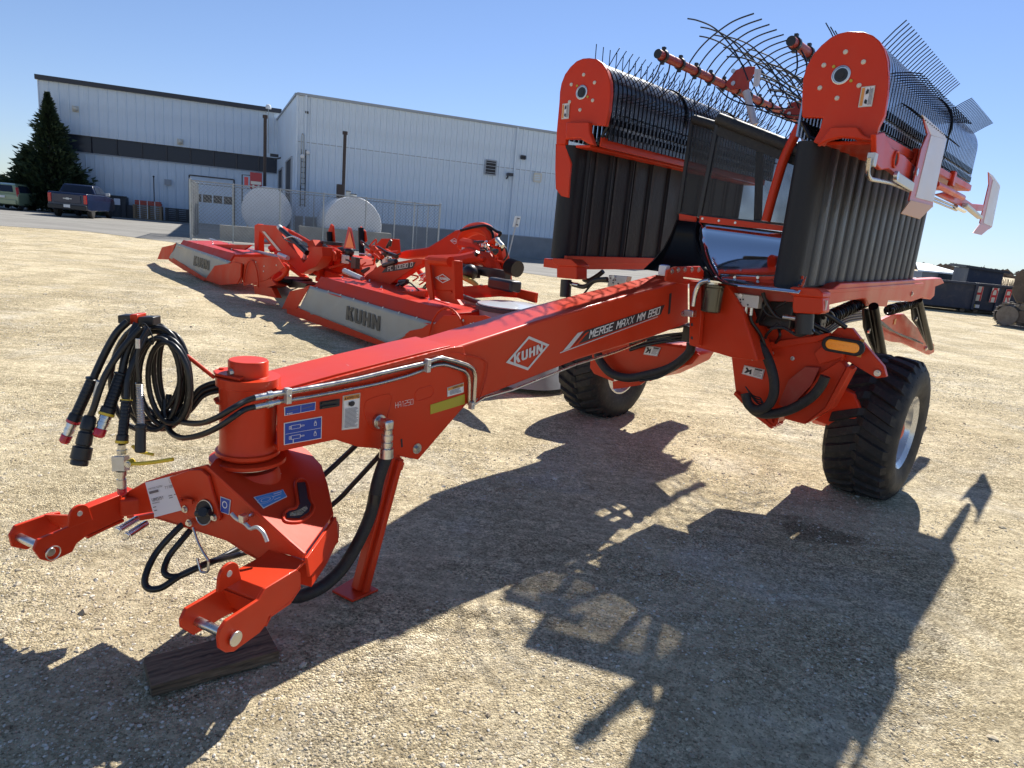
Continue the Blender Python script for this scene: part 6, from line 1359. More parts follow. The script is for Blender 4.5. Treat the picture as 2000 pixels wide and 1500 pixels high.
# end plates
ep = [(1655, 61), (1687, 62), (1705, 69), (1717, 79), (1727, 96), (1733, 120), (1735, 150), (1733, 185), (1727, 225), (1716, 247), (1708, 275), (1670, 274), (1668, 264), (1640, 262), (1618, 266), (1607, 285), (1588, 277), (1600, 255), (1607, 230), (1566, 229), (1566, 190), (1568, 155), (1575, 130), (1588, 106), (1604, 88), (1622, 73), (1638, 65)]
def endplate(fr, pts, hb, stick):
    o = plA(fr, pts, .03, .045, 'red', 'end_plate', bevel=.006)
    c = fr.w(.03, hb[1], hb[2]-.03*RISE); sg = fr.F
    mb = MB(); mb.lathe(c, sg, [(0, .052), (.006, .052), (.007, .046), (.004, .044), (.004, .02)], 32); hu = obj('bearing', mb, 'zinc', o)
    mb = MB(); mb.cyl(c+sg*.002, c+sg*.0055, .038, 24); obj('bearing_seal', mb, 'black_plastic', hu)
    mb = MB(); mb.cyl(c+sg*.004, c+sg*.009, .018, 16); obj('bearing_core', mb, 'dark_opening', hu)
    for j in range(6):
        t = math.radians(90+60*j); p = c+fr.S*math.cos(t)*.125+Z*math.sin(t)*.125; mb = MB(); mb.lathe(p, sg, [(0, .014), (.006, .012), (.009, .004)], 12); obj('rivet', mb, 'cream', o)
    for j in (135, 330):
        t = math.radians(j); p = c+fr.S*math.cos(t)*.07+Z*math.sin(t)*.07; mb = MB(); mb.cyl(p, p+sg*.006, .009, 8); obj('grease_bolt', mb, 'yellow_label', o)
    decal('warning_sticker', o, [fr.A(x, y, .034) for x, y in stick], 'cream', ('paper', .06, .04), [('orange_label', lambda pm, P, o_: patch(pm, P, .08, .06, .3, .94, o_), 'band'), ('ink', lambda pm, P, o_: [shape(pm, P, [(.4, .6), (.6, .65), (.62, .8), (.5, .88), (.4, .75)], o_), shape(pm, P, [(.4, .18), (.6, .12), (.6, .3), (.48, .38), (.4, .3)], o_)], 'pictogram'), ('grey_ink', lambda pm, P, o_: [patch(pm, P, .68, .08, .72, .92, o_), patch(pm, P, .77, .08, .81, .86, o_), patch(pm, P, .86, .08, .9, .9, o_)], 'small_print')])
    return o
e1_ = endplate(NW, ep, hub, [(1676, 210), (1703, 208), (1710, 167), (1683, 170)])
fp_ = [(1138, 114), (1150, 113), (1164, 115), (1176, 123), (1185, 138), (1191, 158), (1192, 180), (1189, 215), (1182, 246), (1149, 243), (1150, 262), (1156, 284), (1147, 280), (1134, 272), (1105, 272), (1104, 282), (1086, 281), (1087, 255), (1092, 200), (1093, 180), (1096, 163), (1103, 145), (1114, 130), (1126, 119)]
e2_ = endplate(FWg, fp_, hubf, [(1097, 233), (1111, 232), (1113, 201), (1099, 203)])
# formed boss under each end plate
for fr, pts in ((NW, [(1612, 262), (1622, 248), (1673, 247), (1684, 262), (1706, 271), (1704, 276), (1668, 270), (1640, 268), (1616, 274), (1595, 285)]), (FWg, [(1104, 262), (1106, 238), (1150, 238), (1151, 258), (1160, 284), (1146, 278), (1134, 270), (1106, 271)])):
    plA(fr, pts, .075, .05, 'red', 'plate_boss', bevel=.008)
# tine guard teeth seen under the near end plate
mb = MB()
for k in range(9):
    a = -.03-.05*k; x = hub[1]-.15; p = wpt(NW, a, x, hub[2]-.27)
    mb.tube([wpt(NW, a, hub[1]-.20, hub[2]-.24), wpt(NW, a, hub[1]-.14, hub[2]-.33), wpt(NW, a, hub[1]-.06, hub[2]-.36), wpt(NW, a, hub[1], hub[2]-.33)], .012, 6)
tag(obj('guard_teeth', mb, 'wire', mg), kind='stuff')
mb = MB()
for k in range(5):
    a = -.03-.05*k
    mb.tube([wpt(FWg, a, hubf[1]+.23, hubf[2]-.24), wpt(FWg, a, hubf[1]+.16, hubf[2]-.36), wpt(FWg, a, hubf[1]+.05, hubf[2]-.36)], .012, 6)
tag(obj('guard_teeth', mb, 'wire', mg), kind='stuff')
# red rails of the wings
def railP(fr, a0, a1, b, z0_, z1_, th, nm='side_rail', m='red'):
    mb = MB(); mb.add([wpt(fr, a, b+s, z) for s in (0, th) for a, z in ((a0, z0_), (a1, z0_), (a1, z1_), (a0, z1_))], [(0, 1, 2, 3), (7, 6, 5, 4), (0, 1, 5, 4), (1, 2, 6, 5), (2, 3, 7, 6), (3, 0, 4, 7)]); return obj(nm, mb, m, mg, bevel=.004)
railP(FWg, -.02, -L1+.05, hubf[1]+.18, 2.425, 2.50, .012)          # far wing, under the bands
railP(FWg, -.02, -L1+.05, .045, 2.42, 2.44, .14, 'rail_flange')
railP(NW, -.02, -L1+.05, hub[1]+.24, 2.425, 2.475, .03)           # near wing, outer
railP(NW, -.05, -L1+.05, .06, 2.42, 2.44, hub[1]+.2, 'rail_flange')
for (x, y) in ((1790, 282), (1862, 328)):
    p = NW.loc(NW.B(x, y, hub[1]+.26)); mb = MB(); mb.box(wpt(NW, p[0], hub[1]+.27, 2.44), NW.F*.05, NW.S*.02, Z*.06); obj('rail_bracket', mb, 'red', mg, bevel=.01)
# bottom rails
nbt = [(1609, 577), (1643, 553), (1727, 550), (1810, 545), (1839, 543), (1845, 553), (1827, 560), (1825, 578), (1818, 585), (1803, 581), (1781, 589), (1735, 587), (1732, 599), (1699, 598), (1691, 583), (1655, 588), (1611, 598)]
plB(NW, nbt, .20, .10, 'red', 'wing_base', bevel=.008)
mb = MB(); mb.prism([wpt(NW, -.02, -.02, zB-.01), wpt(NW, -.10, .20, zB-.01), wpt(NW, -L1, .22, zB-.01), wpt(NW, -L1, -.02, zB-.01)], -Z*.03); obj('wing_base_plate', mb, 'red', mg, bevel=.004)
c = NW.B(1781, 574, .203); mb = MB(); bolt(mb, c, NW.S, .016, .01); obj('bolt', mb, 'zinc', mg)
mb = MB(); mb.prism([wpt(FWg, .02, -.13, zB-.01), wpt(FWg, .02, .07, zB-.01), wpt(FWg, -L1, .07, zB-.01), wpt(FWg, -L1, -.14, zB-.01)], -Z*.07); obj('wing_base_plate', mb, 'red', mg, bevel=.006)
railP(FWg, 0, -L1, .06, zB-.03, zB+.03, .03, 'wing_base')
def bottombox(fr, pts, a, mpts, nm='drive_box'):
    b_ = plA(fr, pts, a, .14, 'red', nm, bevel=.008)
    (x0, y0), (x1, y1), r = mpts; mb = MB(); mb.cyl(fr.A(x0, y0, a-.06), fr.A(x1, y1, a-.06), r, 20); mo = obj('drive_motor', mb, 'black_plastic', mg, bevel=.004); return mo
mo = bottombox(NW, [(1549, 577), (1606, 581), (1607, 610), (1598, 614), (1549, 611), (1547, 600)], .06, ((1572, 612), (1570, 653), .055))
plA(NW, [(1535, 570), (1546, 560), (1596, 563), (1607, 572), (1607, 582), (1549, 578)], .075, .16, 'red', 'drive_cover', bevel=.008)
mo = bottombox(FWg, [(1087, 518), (1127, 520), (1127, 546), (1087, 542)], .06, ((1106, 546), (1104, 580), .045))
plA(FWg, [(1078, 506), (1080, 504), (1115, 506), (1128, 517), (1127, 521), (1088, 519), (1080, 514)], .075, .16, 'red', 'drive_cover', bevel=.006)
hose([FWg.A(x, y, .0) for x, y in ((1112, 553), (1140, 560), (1160, 548), (1186, 545))], .018)
hose([FWg.A(x, y, .0) for x, y in ((1106, 580), (1120, 584), (1138, 576), (1160, 552), (1188, 550))], .008)
hose([FWg.A(x, y, -.2) for x, y in ((1140, 545), (1150, 548), (1168, 538), (1178, 530))], .02)
mb = MB(); mb.cyl(FWg.A(1116, 555, .0), FWg.A(1130, 557, .0), .018, 12); obj('ferrule', mb, 'zinc', mg)
hose([NW.A(x, y, .0) for x, y in ((1590, 645), (1560, 655), (1530, 640), (1505, 642))], .010)
mb = MB(); mb.box(NW.A(1611, 598, .0), NW.S*.01, NW.F*.01, Z*.035); obj('sensor', mb, 'cream', mg)
# outer trough at the lower back of the far wing
tr = [(1086, 281), (1104, 282), (1115, 320), (1112, 350), (1110, 386), (1097, 383), (1086, 368), (1085, 330)]
plA(FWg, tr, .0, .02, 'red', 'side_trough', bevel=.004)
mb = MB(); g0 = [FWg.loc(FWg.A(x, y, 0)) for x, y in ((1086, 281), (1085, 330), (1086, 368), (1097, 383))]
rows = [[wpt(FWg, a, q[1], q[2]) for q in g0] for a in (0, -L1)]; mb.grid(rows); obj('side_trough', mb, 'red', mg, solid=.006)
# black struts, springs and the rear hinge parts under the near wing
def helix(p0, p1, r, turns, wr, nm='spring'):
    d = (p1-p0); L_ = d.length; d = d.normalized(); u_ = d.orthogonal().normalized(); v_ = d.cross(u_); h = [p0+d*(L_*j/(turns*12))+(u_*math.cos(6.283*j/12)+v_*math.sin(6.283*j/12))*r for j in range(turns*12+1)]
    mb = MB(); mb.tube(h, wr, 6); return obj(nm, mb, 'black_paint', mg)
s0, s1 = NW.B(1588, 634, .10), NW.B(1690, 588, .12)
helix(s0, s1, .042, 24, .013, 'spring_hose'); mb = MB(); mb.cyl(s0, s1, .034, 16); obj('spring_core', mb, 'rubber', mg)
s0, s1 = NW.B(1735, 606, .05), NW.B(1792, 590, .05); helix(s0, s1, .042, 16, .013, 'spring_hose')
def strut(x0, y0, x1, y1, b, r):
    p, q = NW.B(x0, y0, b), NW.B(x1, y1, b); mb = MB(); mb.cyl(p, q, r, 24); s_ = obj('strut', mb, 'black_paint', mg, bevel=.003)
    mb = MB(); mb.cyl(q-(q-p).normalized()*.05, q, r*.7, 16); obj('strut_rod', mb, 'chrome', s_); return s_
s_ = strut(1706, 598, 1729, 724, .26, .036)
plB(NW, [(1688, 604), (1704, 602), (1722, 690), (1722, 715), (1700, 668), (1690, 640)], .22, .02, 'black_paint', 'strut_bracket')
mb = MB(); c = NW.B(1696, 646, .225); mb.cyl(c, c+NW.S*.012, .022, 16); obj('bolt', mb, 'zinc', mg)
strut(1795, 586, 1818, 680, .10, .032)
plB(NW, [(1781, 592), (1792, 590), (1812, 665), (1816, 682), (1795, 640), (1784, 625)], .06, .02, 'black_paint', 'strut_bracket')
mb = MB(); c = NW.B(1789, 623, .065); mb.cyl(c, c+NW.S*.012, .024, 16); obj('bolt', mb, 'zinc', mg)
plB(NW, [(1718, 660), (1722, 625), (1745, 614), (1766, 613), (1780, 628), (1824, 672), (1825, 688), (1815, 693), (1765, 670), (1745, 668)], -.05, .04, 'red', 'rear_hinge_plate')
mb = MB(); c = NW.B(1808, 680, -.045); mb.cyl(c, c+NW.S*.02, .03, 16); obj('hinge_pin', mb, 'zinc', mg)
mb = MB(); mb.box(NW.B(1748, 628, -.045), NW.F*.04, NW.S*.003, Z*.03); obj('reflector', mb, 'orange_label', mg)
for k in range(3): hose([NW.B(x+k*6, y+k*3, .0) for x, y in ((1600, 640), (1650, 622), (1700, 618), (1740, 645), (1790, 665))], .008)
for k in range(4): hose([NW.B(x, y-k*5, .02) for x, y in ((1610, 655), (1650, 630), (1690, 622), (1715, 612))], .011)
# upper outer fittings of the near wing
ub = hub[1]+.30
plB(NW, [(1711, 262), (1728, 258), (1742, 288), (1768, 304), (1792, 330), (1790, 362), (1762, 350), (1735, 330), (1722, 332), (1712, 322)], ub, .03, 'red', 'board_arm', bevel=.006)
mb = MB(); c = NW.B(1748, 311, ub); mb.tube([c+NW.F*math.cos(t)*.045+Z*math.sin(t)*.045+NW.S*.004 for t in [6.283*j/24 for j in range(24)]], .008, 8, closed=True); ey = obj('pivot_eye', mb, 'red', mg)
mb = MB(); mb.cyl(c, c+NW.S*.003, .037, 20); obj('eye_hole', mb, 'dark_opening', ey)
mb = MB(); a, b_ = NW.B(1747, 343, ub+.03), NW.B(1783, 366, ub+.03); mb.bar(a, b_, .06, .015, up=NW.S); lk = obj('link_bar', mb, 'alu', mg, bevel=.01)
for p in (a, NW.B(1786, 336, ub+.02)):
    mb = MB(); mb.cyl(p, p+NW.S*.02, .025, 20); obj('link_pin', mb, 'zinc', mg)
mb = MB(); mb.tube(soft([NW.B(x, y, ub) for x, y in ((1698, 308), (1694, 340), (1700, 350), (1740, 357), (1776, 372))]), .012, 10); obj('hydraulic_pipe', mb, 'steel_tube', mg)
mb = MB(); mb.box(NW.B(1703, 312, ub), NW.F*.03, NW.S*.02, Z*.035); obj('hose_fitting', mb, 'alu', mg, bevel=.003)
for k in range(2):
    mb = MB(); mb.cyl(NW.B(1750, 355+k*7, ub-.02), NW.B(1868, 405+k*6, ub-.02), .009, 8); obj('control_rod', mb, 'steel_tube', mg)
mb = MB(); mb.cyl(NW.B(1828, 360, ub+.02), NW.B(1880, 386, ub+.02), .024, 14); obj('fold_cylinder', mb, 'red', mg)
mb = MB(); mb.cyl(NW.B(1866, 403, ub), NW.B(1884, 412, ub), .02, 12); obj('cylinder_rod', mb, 'chrome', mg)
plB(NW, [(1830, 380), (1862, 372), (1900, 398), (1922, 400), (1920, 412), (1895, 412), (1870, 400)], ub-.02, .03, 'red', 'board_arm', bevel=.006)
mb = MB(); mb.bar(NW.B(1884, 400, ub), NW.B(1914, 425, ub), .05, .03); obj('link_bar', mb, 'alu', mg, bevel=.006)
# marker boards
MBp = 1.42
def board(fr, b, face, tip, edge, foot, nm, foot_m='board_red'):
    t = plB(fr, face, b, .012, 'board_white', 'marker_board', bevel=.003)
    plB(fr, edge, b-.004, .010, 'board_red', 'board_edge', mg if t is None else t, bevel=.002)
    plB(fr, tip, b-.002, .010, 'board_white', 'board_tip', t, bevel=.002)
    f0, f1, f2, f3 = [fr.B(x, y, b) for x, y in foot]
    mb = MB(); mb.prism([f0, f1, f2, f3], fr.S*.006); obj('board_foot', mb, foot_m, t, bevel=.002); return t
board(NW, ub+.04, [(1819, 264), (1849, 272), (1823, 395), (1789, 386)], [(1802, 224), (1808, 228), (1845, 262), (1849, 272), (1819, 264)], [(1802, 224), (1819, 264), (1789, 386), (1823, 395), (1822, 405), (1776, 393), (1800, 290), (1812, 262)], [(1777, 391), (1758, 417), (1795, 428), (1822, 402)], 'near', 'board_foot_lit')
board(NW, ub-.03, [(1940, 352), (1954, 363), (1938, 443), (1921, 436)], [(1931, 336), (1940, 343), (1954, 363), (1940, 352)], [(1931, 336), (1940, 352), (1921, 436), (1938, 443), (1932, 448), (1914, 436), (1932, 360)], [(1914, 436), (1899, 455), (1916, 459), (1934, 444)], 'far')
# ---- windguard: two red tubes with clamps and curved rods
PW = {}
for nm, (x0, y0), L_ in (('a', (1285, 105), 3.1), ('b', (1545, 80), 3.1)):
    p = M.A(x0, y0, 1.0 if nm == 'a' else .8); d = -FWg.F; q = p+d*L_+Z*RISE*L_
    mb = MB(); mb.cyl(p, q, .034, 20); tb = obj('windguard_tube', mb, 'red_dull', mg, bevel=.003); PW[nm] = (p, d)
    mb = MB(); mb.cyl(p-d*.004, p, .034, 20); obj('tube_cap', mb, 'black_plastic', tb)
    for k in range(12):
        c = p+d*(.08+.27*k)+Z*RISE*(.08+.27*k); mb = MB(); mb.cyl(c-d*.016, c+d*.016, .046, 12); mb.box(c+Z*.045, d*.014, FWg.S*.012, Z*.02); mb.box(c-Z*.045, d*.014, FWg.S*.012, Z*.014); obj('rod_clamp', mb, 'black_plastic', tb)
def rods(base, d, curve, n, a0, step, nm, r=.0058, parent=mg):
    """curve: offsets (sideways, up) from the tube"""
    for k in range(n):
        c = base+d*(a0+step*k)+Z*RISE*(a0+step*k); cv = curve if not callable(curve) else curve(k)
        mb = MB(); mb.tube(spline([c+M.S*x+Z*y for x, y in cv], 7), r, 6); obj(nm, mb, 'wire', parent)
pa, da = PW['a']; pb, db = PW['b']
def offs(base, pts, a):
    """read curve points off a plane across the machine, as offsets from the tube"""
    l = M.loc(base); o_ = []
    for x, y in pts: q = M.loc(M.A(x, y, a)); o_.append((q[1]-l[1], q[2]-l[2]))
    return o_
cA = pa+da*.62; aA = M.loc(cA)[0]
cvB = offs(cA, [(1357, 138), (1362, 128), (1378, 106), (1400, 84), (1432, 60), (1455, 48), (1484, 38)], aA)
rods(pa, da, cvB, 17, .50, .155, 'windguard_rod')
cvL = offs(cA, [(1357, 138), (1353, 155), (1340, 182), (1318, 205), (1290, 222)], aA)
rods(pa, da, cvL, 12, .08, .27, 'windguard_rod')
cvL2 = offs(cA, [(1357, 138), (1352, 165), (1342, 190), (1343, 205)], aA)
rods(pa, da, cvL2, 11, .21, .27, 'windguard_rod')
cB = pb+db*.1; aB = M.loc(cB)[0]
cv = offs(cB, [(1552, 84), (1556, 105), (1557, 130), (1552, 148), (1540, 160)], aB)
rods(pb, db, cv, 8, .1, .27, 'windguard_rod')
cv2 = offs(cB, [(1552, 84), (1566, 108), (1570, 128), (1564, 150), (1552, 165)], aB)
rods(pb, db, cv2, 8, .16, .27, 'windguard_rod')
# long rods that rise from the near side and fall towards the far drum
aC = aA
cvA = offs(cA, [(1342, 44), (1362, 48), (1390, 60), (1414, 82), (1436, 112), (1450, 140), (1460, 165)], aC)
for k in range(18):
    c = cA+da*(.16*k)+M.S*.05*math.sin(k*2.1)+Z*.03*math.cos(k*1.7)+Z*RISE*.3*k; mb = MB(); mb.tube(spline([c+M.S*x+Z*y for x, y in cvA], 7), .0058, 6); obj('windguard_rod', mb, 'wire', mg)
cvC = offs(cA, [(1418, 121), (1450, 124), (1480, 136), (1505, 152), (1530, 172), (1556, 186), (1575, 192)], aC)
for k in range(13):
    c = cA+da*(.19*k)+M.S*.06*math.sin(k*1.9)+Z*.04*math.cos(k*2.3)+Z*(RISE*.3*k-.012*k); mb = MB(); mb.tube(spline([c+M.S*x+Z*y for x, y in cvC], 7), .0058, 6); obj('windguard_rod', mb, 'wire', mg)
cvD = offs(cA, [(1410, 175), (1432, 195), (1462, 208), (1498, 214), (1530, 218), (1560, 214)], aC)
for k in range(5):
    c = cA+da*(.34*k-.1)+Z*(RISE*.3*k+.01*k); mb = MB(); mb.tube(spline([c+M.S*x+Z*y for x, y in cvD], 7), .0058, 6); obj('windguard_rod', mb, 'wire', mg)
# guard lift arms
for (dx, dy, aa) in ((0, 0, .25), (112, 58, -.9)):
    sx = lambda x, y: M.A(1415+(x-1415)*(1 if dx == 0 else .82)+dx, 170+(y-170)*(1 if dx == 0 else .82)+dy+(0), aa)
    mb = MB(); mb.prism([sx(x, y) for x, y in ((1416, 166), (1420, 158), (1438, 136), (1462, 129), (1474, 130), (1472, 142), (1462, 160), (1461, 185), (1452, 184), (1446, 172), (1428, 176))], -FB*.02); ar = obj('lift_plate', mb, 'red_dull', mg, bevel=.003)
    for (x, y) in ((1433, 139), (1433, 163)):
        mb = MB(); mb.cyl(sx(x, y), sx(x, y)+FB*.012, .018, 16); obj('bolt', mb, 'zinc', ar)
    mb = MB(); mb.cyl(sx(1457, 178), sx(1474, 244), .028, 18); obj('lift_rod', mb, 'board_white', mg)
    for k in (0, 1):
        mb = MB(); a = sx(1474+6*k, 135); mb.prism([a, a+M.S*.03, a+M.S*.035-Z*.12, a+M.S*.01-Z*.14], -FB*.002); obj('tape_strip', mb, 'paper', mg, smooth=False)
# ---- centre curtain: net panels in black frames, red arms, mirror-bright deflector
def netpanel(pts, a, ribs=()):
    mb = MB(); mb.prism([M.A(x, y, a) for x, y in pts], -FB*.003); n_ = obj('net_panel', mb, 'net', mg, smooth=False)
    q = [M.A(x, y, a) for x, y in pts]
    for i in range(len(q)):
        mb = MB(); mb.bar(q[i], q[(i+1) % len(q)], .03, .02, up=FB); obj('net_frame', mb, 'black_plastic', n_, bevel=.003)
    for (x0, y0, x1, y1, w_) in ribs:
        mb = MB(); mb.bar(M.A(x0, y0, a-.02), M.A(x1, y1, a-.02), w_, .03, up=FB); obj('net_stay', mb, 'black_plastic', n_, bevel=.003)
    return n_
netpanel([(1402, 240), (1604, 318), (1592, 446), (1366, 424)], 1.0, ((1580, 312, 1573, 436, .055), (1485, 275, 1480, 432, .05)))
netpanel([(1352, 236), (1404, 246), (1368, 430), (1326, 417)], .75)
mb = MB(); mb.cyl(M.A(1403, 232, 1.02), M.A(1608, 312, 1.02), .042, 16); obj('curtain_roller', mb, 'rubber', mg)
mb = MB(); mb.cyl(M.A(1355, 233, .77), M.A(1402, 247, .77), .034, 16); obj('curtain_roller', mb, 'rubber', mg)
mb = MB(); mb.bar(M.A(1403, 252, 1.0), M.A(1608, 332, 1.0), .08, .02, up=FB); obj('curtain_hem', mb, 'rubber', mg)
mb = MB(); mb.tube(soft([M.A(x, y, 1.06) for x, y in ((1563, 245), (1532, 306), (1507, 390), (1496, 432))]), .032, 14); obj('curtain_arm', mb, 'red', mg)
mb = MB(); mb.prism([M.A(x, y, 1.05) for x, y in ((1366, 421), (1605, 450), (1605, 460), (1366, 434))], -FB*.02); rb_ = obj('curtain_rail', mb, 'red', mg, bevel=.003)
for x, y in ((1372, 427), (1404, 431), (1436, 435)):
    mb = MB(); bolt(mb, M.A(x, y, 1.05), FB, .006, .005); obj('bolt', mb, 'zinc', rb_)
mb = MB(); mb.prism([M.A(x, y, .80) for x, y in ((1326, 417), (1360, 423), (1358, 435), (1326, 430))], -FB*.02); obj('curtain_rail', mb, 'red', mg, bevel=.003)
mb = MB(); mb.prism([M.A(x, y, 1.06) for x, y in ((1545, 444), (1604, 452), (1604, 461), (1545, 454))], -FB*.01); rl = obj('slotted_rail', mb, 'alu', mg)
for x, y in ((1554, 450), (1573, 452)):
    mb = MB(); c = M.A(x, y, 1.065); mb.cyl(c-FB*.002, c, .010, 12); obj('slot', mb, 'dark_opening', rl)
rows = []
for (xl, yl, xr, yr, a) in ((1361, 432, 1596, 461, 1.00), (1358, 448, 1592, 480, 1.005), (1359, 468, 1588, 498, 1.03), (1366, 490, 1582, 514, 1.09), (1375, 512, 1578, 530, 1.17), (1386, 530, 1574, 544, 1.26), (1397, 545, 1571, 556, 1.36), (1412, 552, 1566, 565, 1.46), (1440, 559, 1560, 573, 1.52)):
    rows.append([M.A(xl+(xr-xl)*t, yl+(yr-yl)*t, a) for t in [j/10 for j in range(11)]])
mb = MB(); mb.grid(rows); obj('deflector_sheet', mb, 'sheet', mg, ang=3, solid=.004)
mb = MB(); mb.tube([r_[0] for r_ in rows], .006, 6); obj('sheet_edge', mb, 'black_paint', mg)
rows = []
for (xl, yl, xr, yr, a) in ((1322, 430, 1362, 434, .82), (1312, 455, 1360, 460, .80), (1296, 485, 1366, 492, .82), (1275, 510, 1380, 522, .86), (1258, 526, 1402, 546, .95)):
    rows.append([M.A(xl+(xr-xl)*t, yl+(yr-yl)*t, a) for t in [j/6 for j in range(7)]])
mb = MB(); mb.grid(rows); obj('deflector_sheet', mb, 'black_paint', mg, ang=3, solid=.004)
mb = MB(); mb.tube([r_[0] for r_ in rows], .005, 6); obj('sheet_edge', mb, 'wire', mg)
mb = MB(); q = [M.A(x, y, 1.32) for x, y in ((1394, 541), (1570, 539), (1570, 545), (1396, 548))]; mb.prism(q, FB*.006); rs_ = obj('seal_strip', mb, 'red', mg, smooth=False)
for x in (1398, 1435, 1480, 1517, 1552):
    mb = MB(); c = M.A(x, 542, 1.332); bolt(mb, c, FB, .007, .006); obj('bolt', mb, 'zinc', rs_)
mb = MB(); mb.prism([M.w(1.42, .25, 1.53), M.w(1.42, .86, 1.53), M.w(.6, .86, 1.53), M.w(.6, .25, 1.53)], Z*.01); obj('floor_sheet', mb, 'sheet', mg)
# guard bar arc behind the near drum's inner side
# ================================================================== TIMBER
q = [G(262, 1316), G(298, 1362), G(548, 1290), G(505, 1252)]
u_ = (q[2]-q[1]).normalized(); tl = thing('timber_block', 'dark weathered timber plank lying on the gravel under the hitch', 'plank', q[0])
vside = V((-u_.y, u_.x, 0)); base = q[1]+V((0, 0, .002)); Lq = (q[2]-q[1]).length; wq = .19; hq = .042
mb = MB(); rnd = random.Random(6); rows = []
for i in range(25):
    t = i/24; j = [rnd.uniform(-.003, .003) for _ in range(8)]; e = rnd.uniform(-.004, .004)
    if i in (0, 24): e *= 3
    b0 = base+u_*(Lq*t+(e if i in (0, 24) else 0))
    sec = [(0, 0), (j[0], hq*.5), (.002, hq), (wq*.25, hq+j[1]), (wq*.5, hq+j[2]*1.2), (wq*.75, hq+j[3]), (wq, hq*.98), (wq+j[4], hq*.5), (wq, 0)]
    rows.append([b0+vside*x+Z*z for x, z in sec])
mb.grid(rows); mb.add(rows[0], [tuple(range(9))]); mb.add(rows[-1], [tuple(range(9))])
o = obj('plank', mb, 'old_timber', tl, ang=.5)
# ================================================================== DISC MOWER with two folded-down wing units
K = Fr(G(583, 607, .15).x, G(583, 607, .15).y, 50.45)
mw = thing('disc_mower', 'red wide mower with two grey curtained wing units lying on the gravel behind the drawbar', 'farm machine', K.w(-.6, -2, 0))
def kA(pts, a, th, m, nm, par=mw, bevel=.004, **k):
    mb = MB(); mb.prism([K.A(x, y, a) for x, y in pts], -K.F*th); return obj(nm, mb, m, par, bevel=bevel, **k)
def ktube(pts, a, r, m, nm, par=mw, n=6, sp=True):
    mb = MB(); q = [K.A(x, y, a if not isinstance(a, (list, tuple)) else a[i]) for i, (x, y) in enumerate(pts)]; mb.tube(spline(q, n) if sp else q, r, 10); return obj(nm, mb, m, par)
def kbox(x, y, a, hx, hy, hz, m, nm, par=mw, bevel=.004): mb = MB(); mb.box(K.A(x, y, a), K.S*hx, K.F*hy, Z*hz); return obj(nm, mb, m, par, bevel=bevel)
mat('mower_red', (0.60, 0.042, 0.011), 0.5, spec=0.12, noise=0.06, nscale=3)
mat('cover_red', (0.58, 0.032, 0.009), 0.34, coat=0.10, spec=0.3, noise=0.05, nscale=3, dirt=0.04)
def unit(sA, sB, curt, strip, tl, tr, depth=1.25):
    """sA..sB extent of the cover; curt: curtain outline in photo px"""
    z0, z1 = .60, .76
    prof = [(-.01, z0-.04), (0, z0), (-.13, z1), (-depth*.75, z1+.05), (-depth, z1-.02), (-depth, .35), (-depth*.5, .26), (-.05, .40)]
    mb = MB(); mb.prism([K.w(a, sA, z) for a, z in prof], K.S*(sB-sA)); cv = obj('cover', mb, 'cover_red', mw, bevel=.008)
    mb = MB(); mb.prism([K.w(.012, sA-.01, z0-.02), K.w(.014, sB+.01, z0-.02), K.w(-.12, sB+.01, z1+.012), K.w(-.12, sA-.01, z1+.012)], K.F*.008+Z*.008); ch = obj('cover_edge', mb, 'mower_red', cv, bevel=.002)
    n = 9
    for i in range(n):
        s_ = sA+.15+(sB-sA-.3)*i/(n-1)
        for (a, z, d) in ((.024, z0+.02, K.F),):
            mb = MB(); mb.lathe(K.w(a-.006, s_, z), K.F+Z*.7, [(0, .016), (.008, .012), (.012, .003)], 8); obj('rivet', mb, 'cream', cv)
        mb = MB(); a_ = -.35-.25*(i % 3); mb.lathe(K.w(a_, s_+.1, z1+.02-a_*.03), Z, [(0, .015), (.02, .012), (.03, .003)], 8); obj('rivet', mb, 'zinc', cv)
    # hanging curtain with soft folds
    q = [K.A(x, y, .02) for x, y in curt]; P = quadmap(*q); rows = []; rnd = random.Random(int(abs(sA)*10)); ph = rnd.random()*6
    for j in range(9):
        v = j/8; rows.append([P(u, v)+K.F*(.008*(1-v)*math.sin(u*23+ph)+.010*math.sin(u*9+v*4+ph)+.01*math.sin(u*40*(1-v)+v*8)*max(0, .25-u)*3)*(.3 if u in (0, 1) else (.25 if .33 < u < .97 else 1)) for u in [i/48 for i in range(49)]])
    mb = MB(); mb.grid(rows); c_ = obj('curtain', mb, 'curtain', mw, solid=.006, ang=3)
    q2 = [K.A(x, y, .03) for x, y in strip]; mb = MB(); mb.prism(q2, -K.F*.03); obj('bottom_strip', mb, 'mower_red', mw, bevel=.003)
    return cv, c_, P
cv1, cu1, P1 = unit(.62, 4.35, [(583, 605), (762, 674), (850, 631), (606, 558)], [(560, 603), (578, 600), (762, 673), (756, 680), (628, 636), (560, 612)], 0, 0)
cv2, cu2, P2 = unit(-7.9, -3.75, [(331, 503), (401, 545), (452, 511), (344, 474)], [(328, 500), (335, 502), (402, 544), (398, 549), (355, 525), (330, 509)], 0, 0)
for cu, pts, P_ in ((cu1, [(675, 624), (740, 647), (742, 618), (677, 597)], None), (cu2, [(377, 518), (407, 528), (408, 509), (379, 499)], None)):
    Pk = quadmap(*[K.A(x, y, .036) for x, y in pts]); mb = MB(); kuhn(mb, Pk, .0); obj('lettering', mb, 'curtain_print', cu, smooth=False, fix=False)
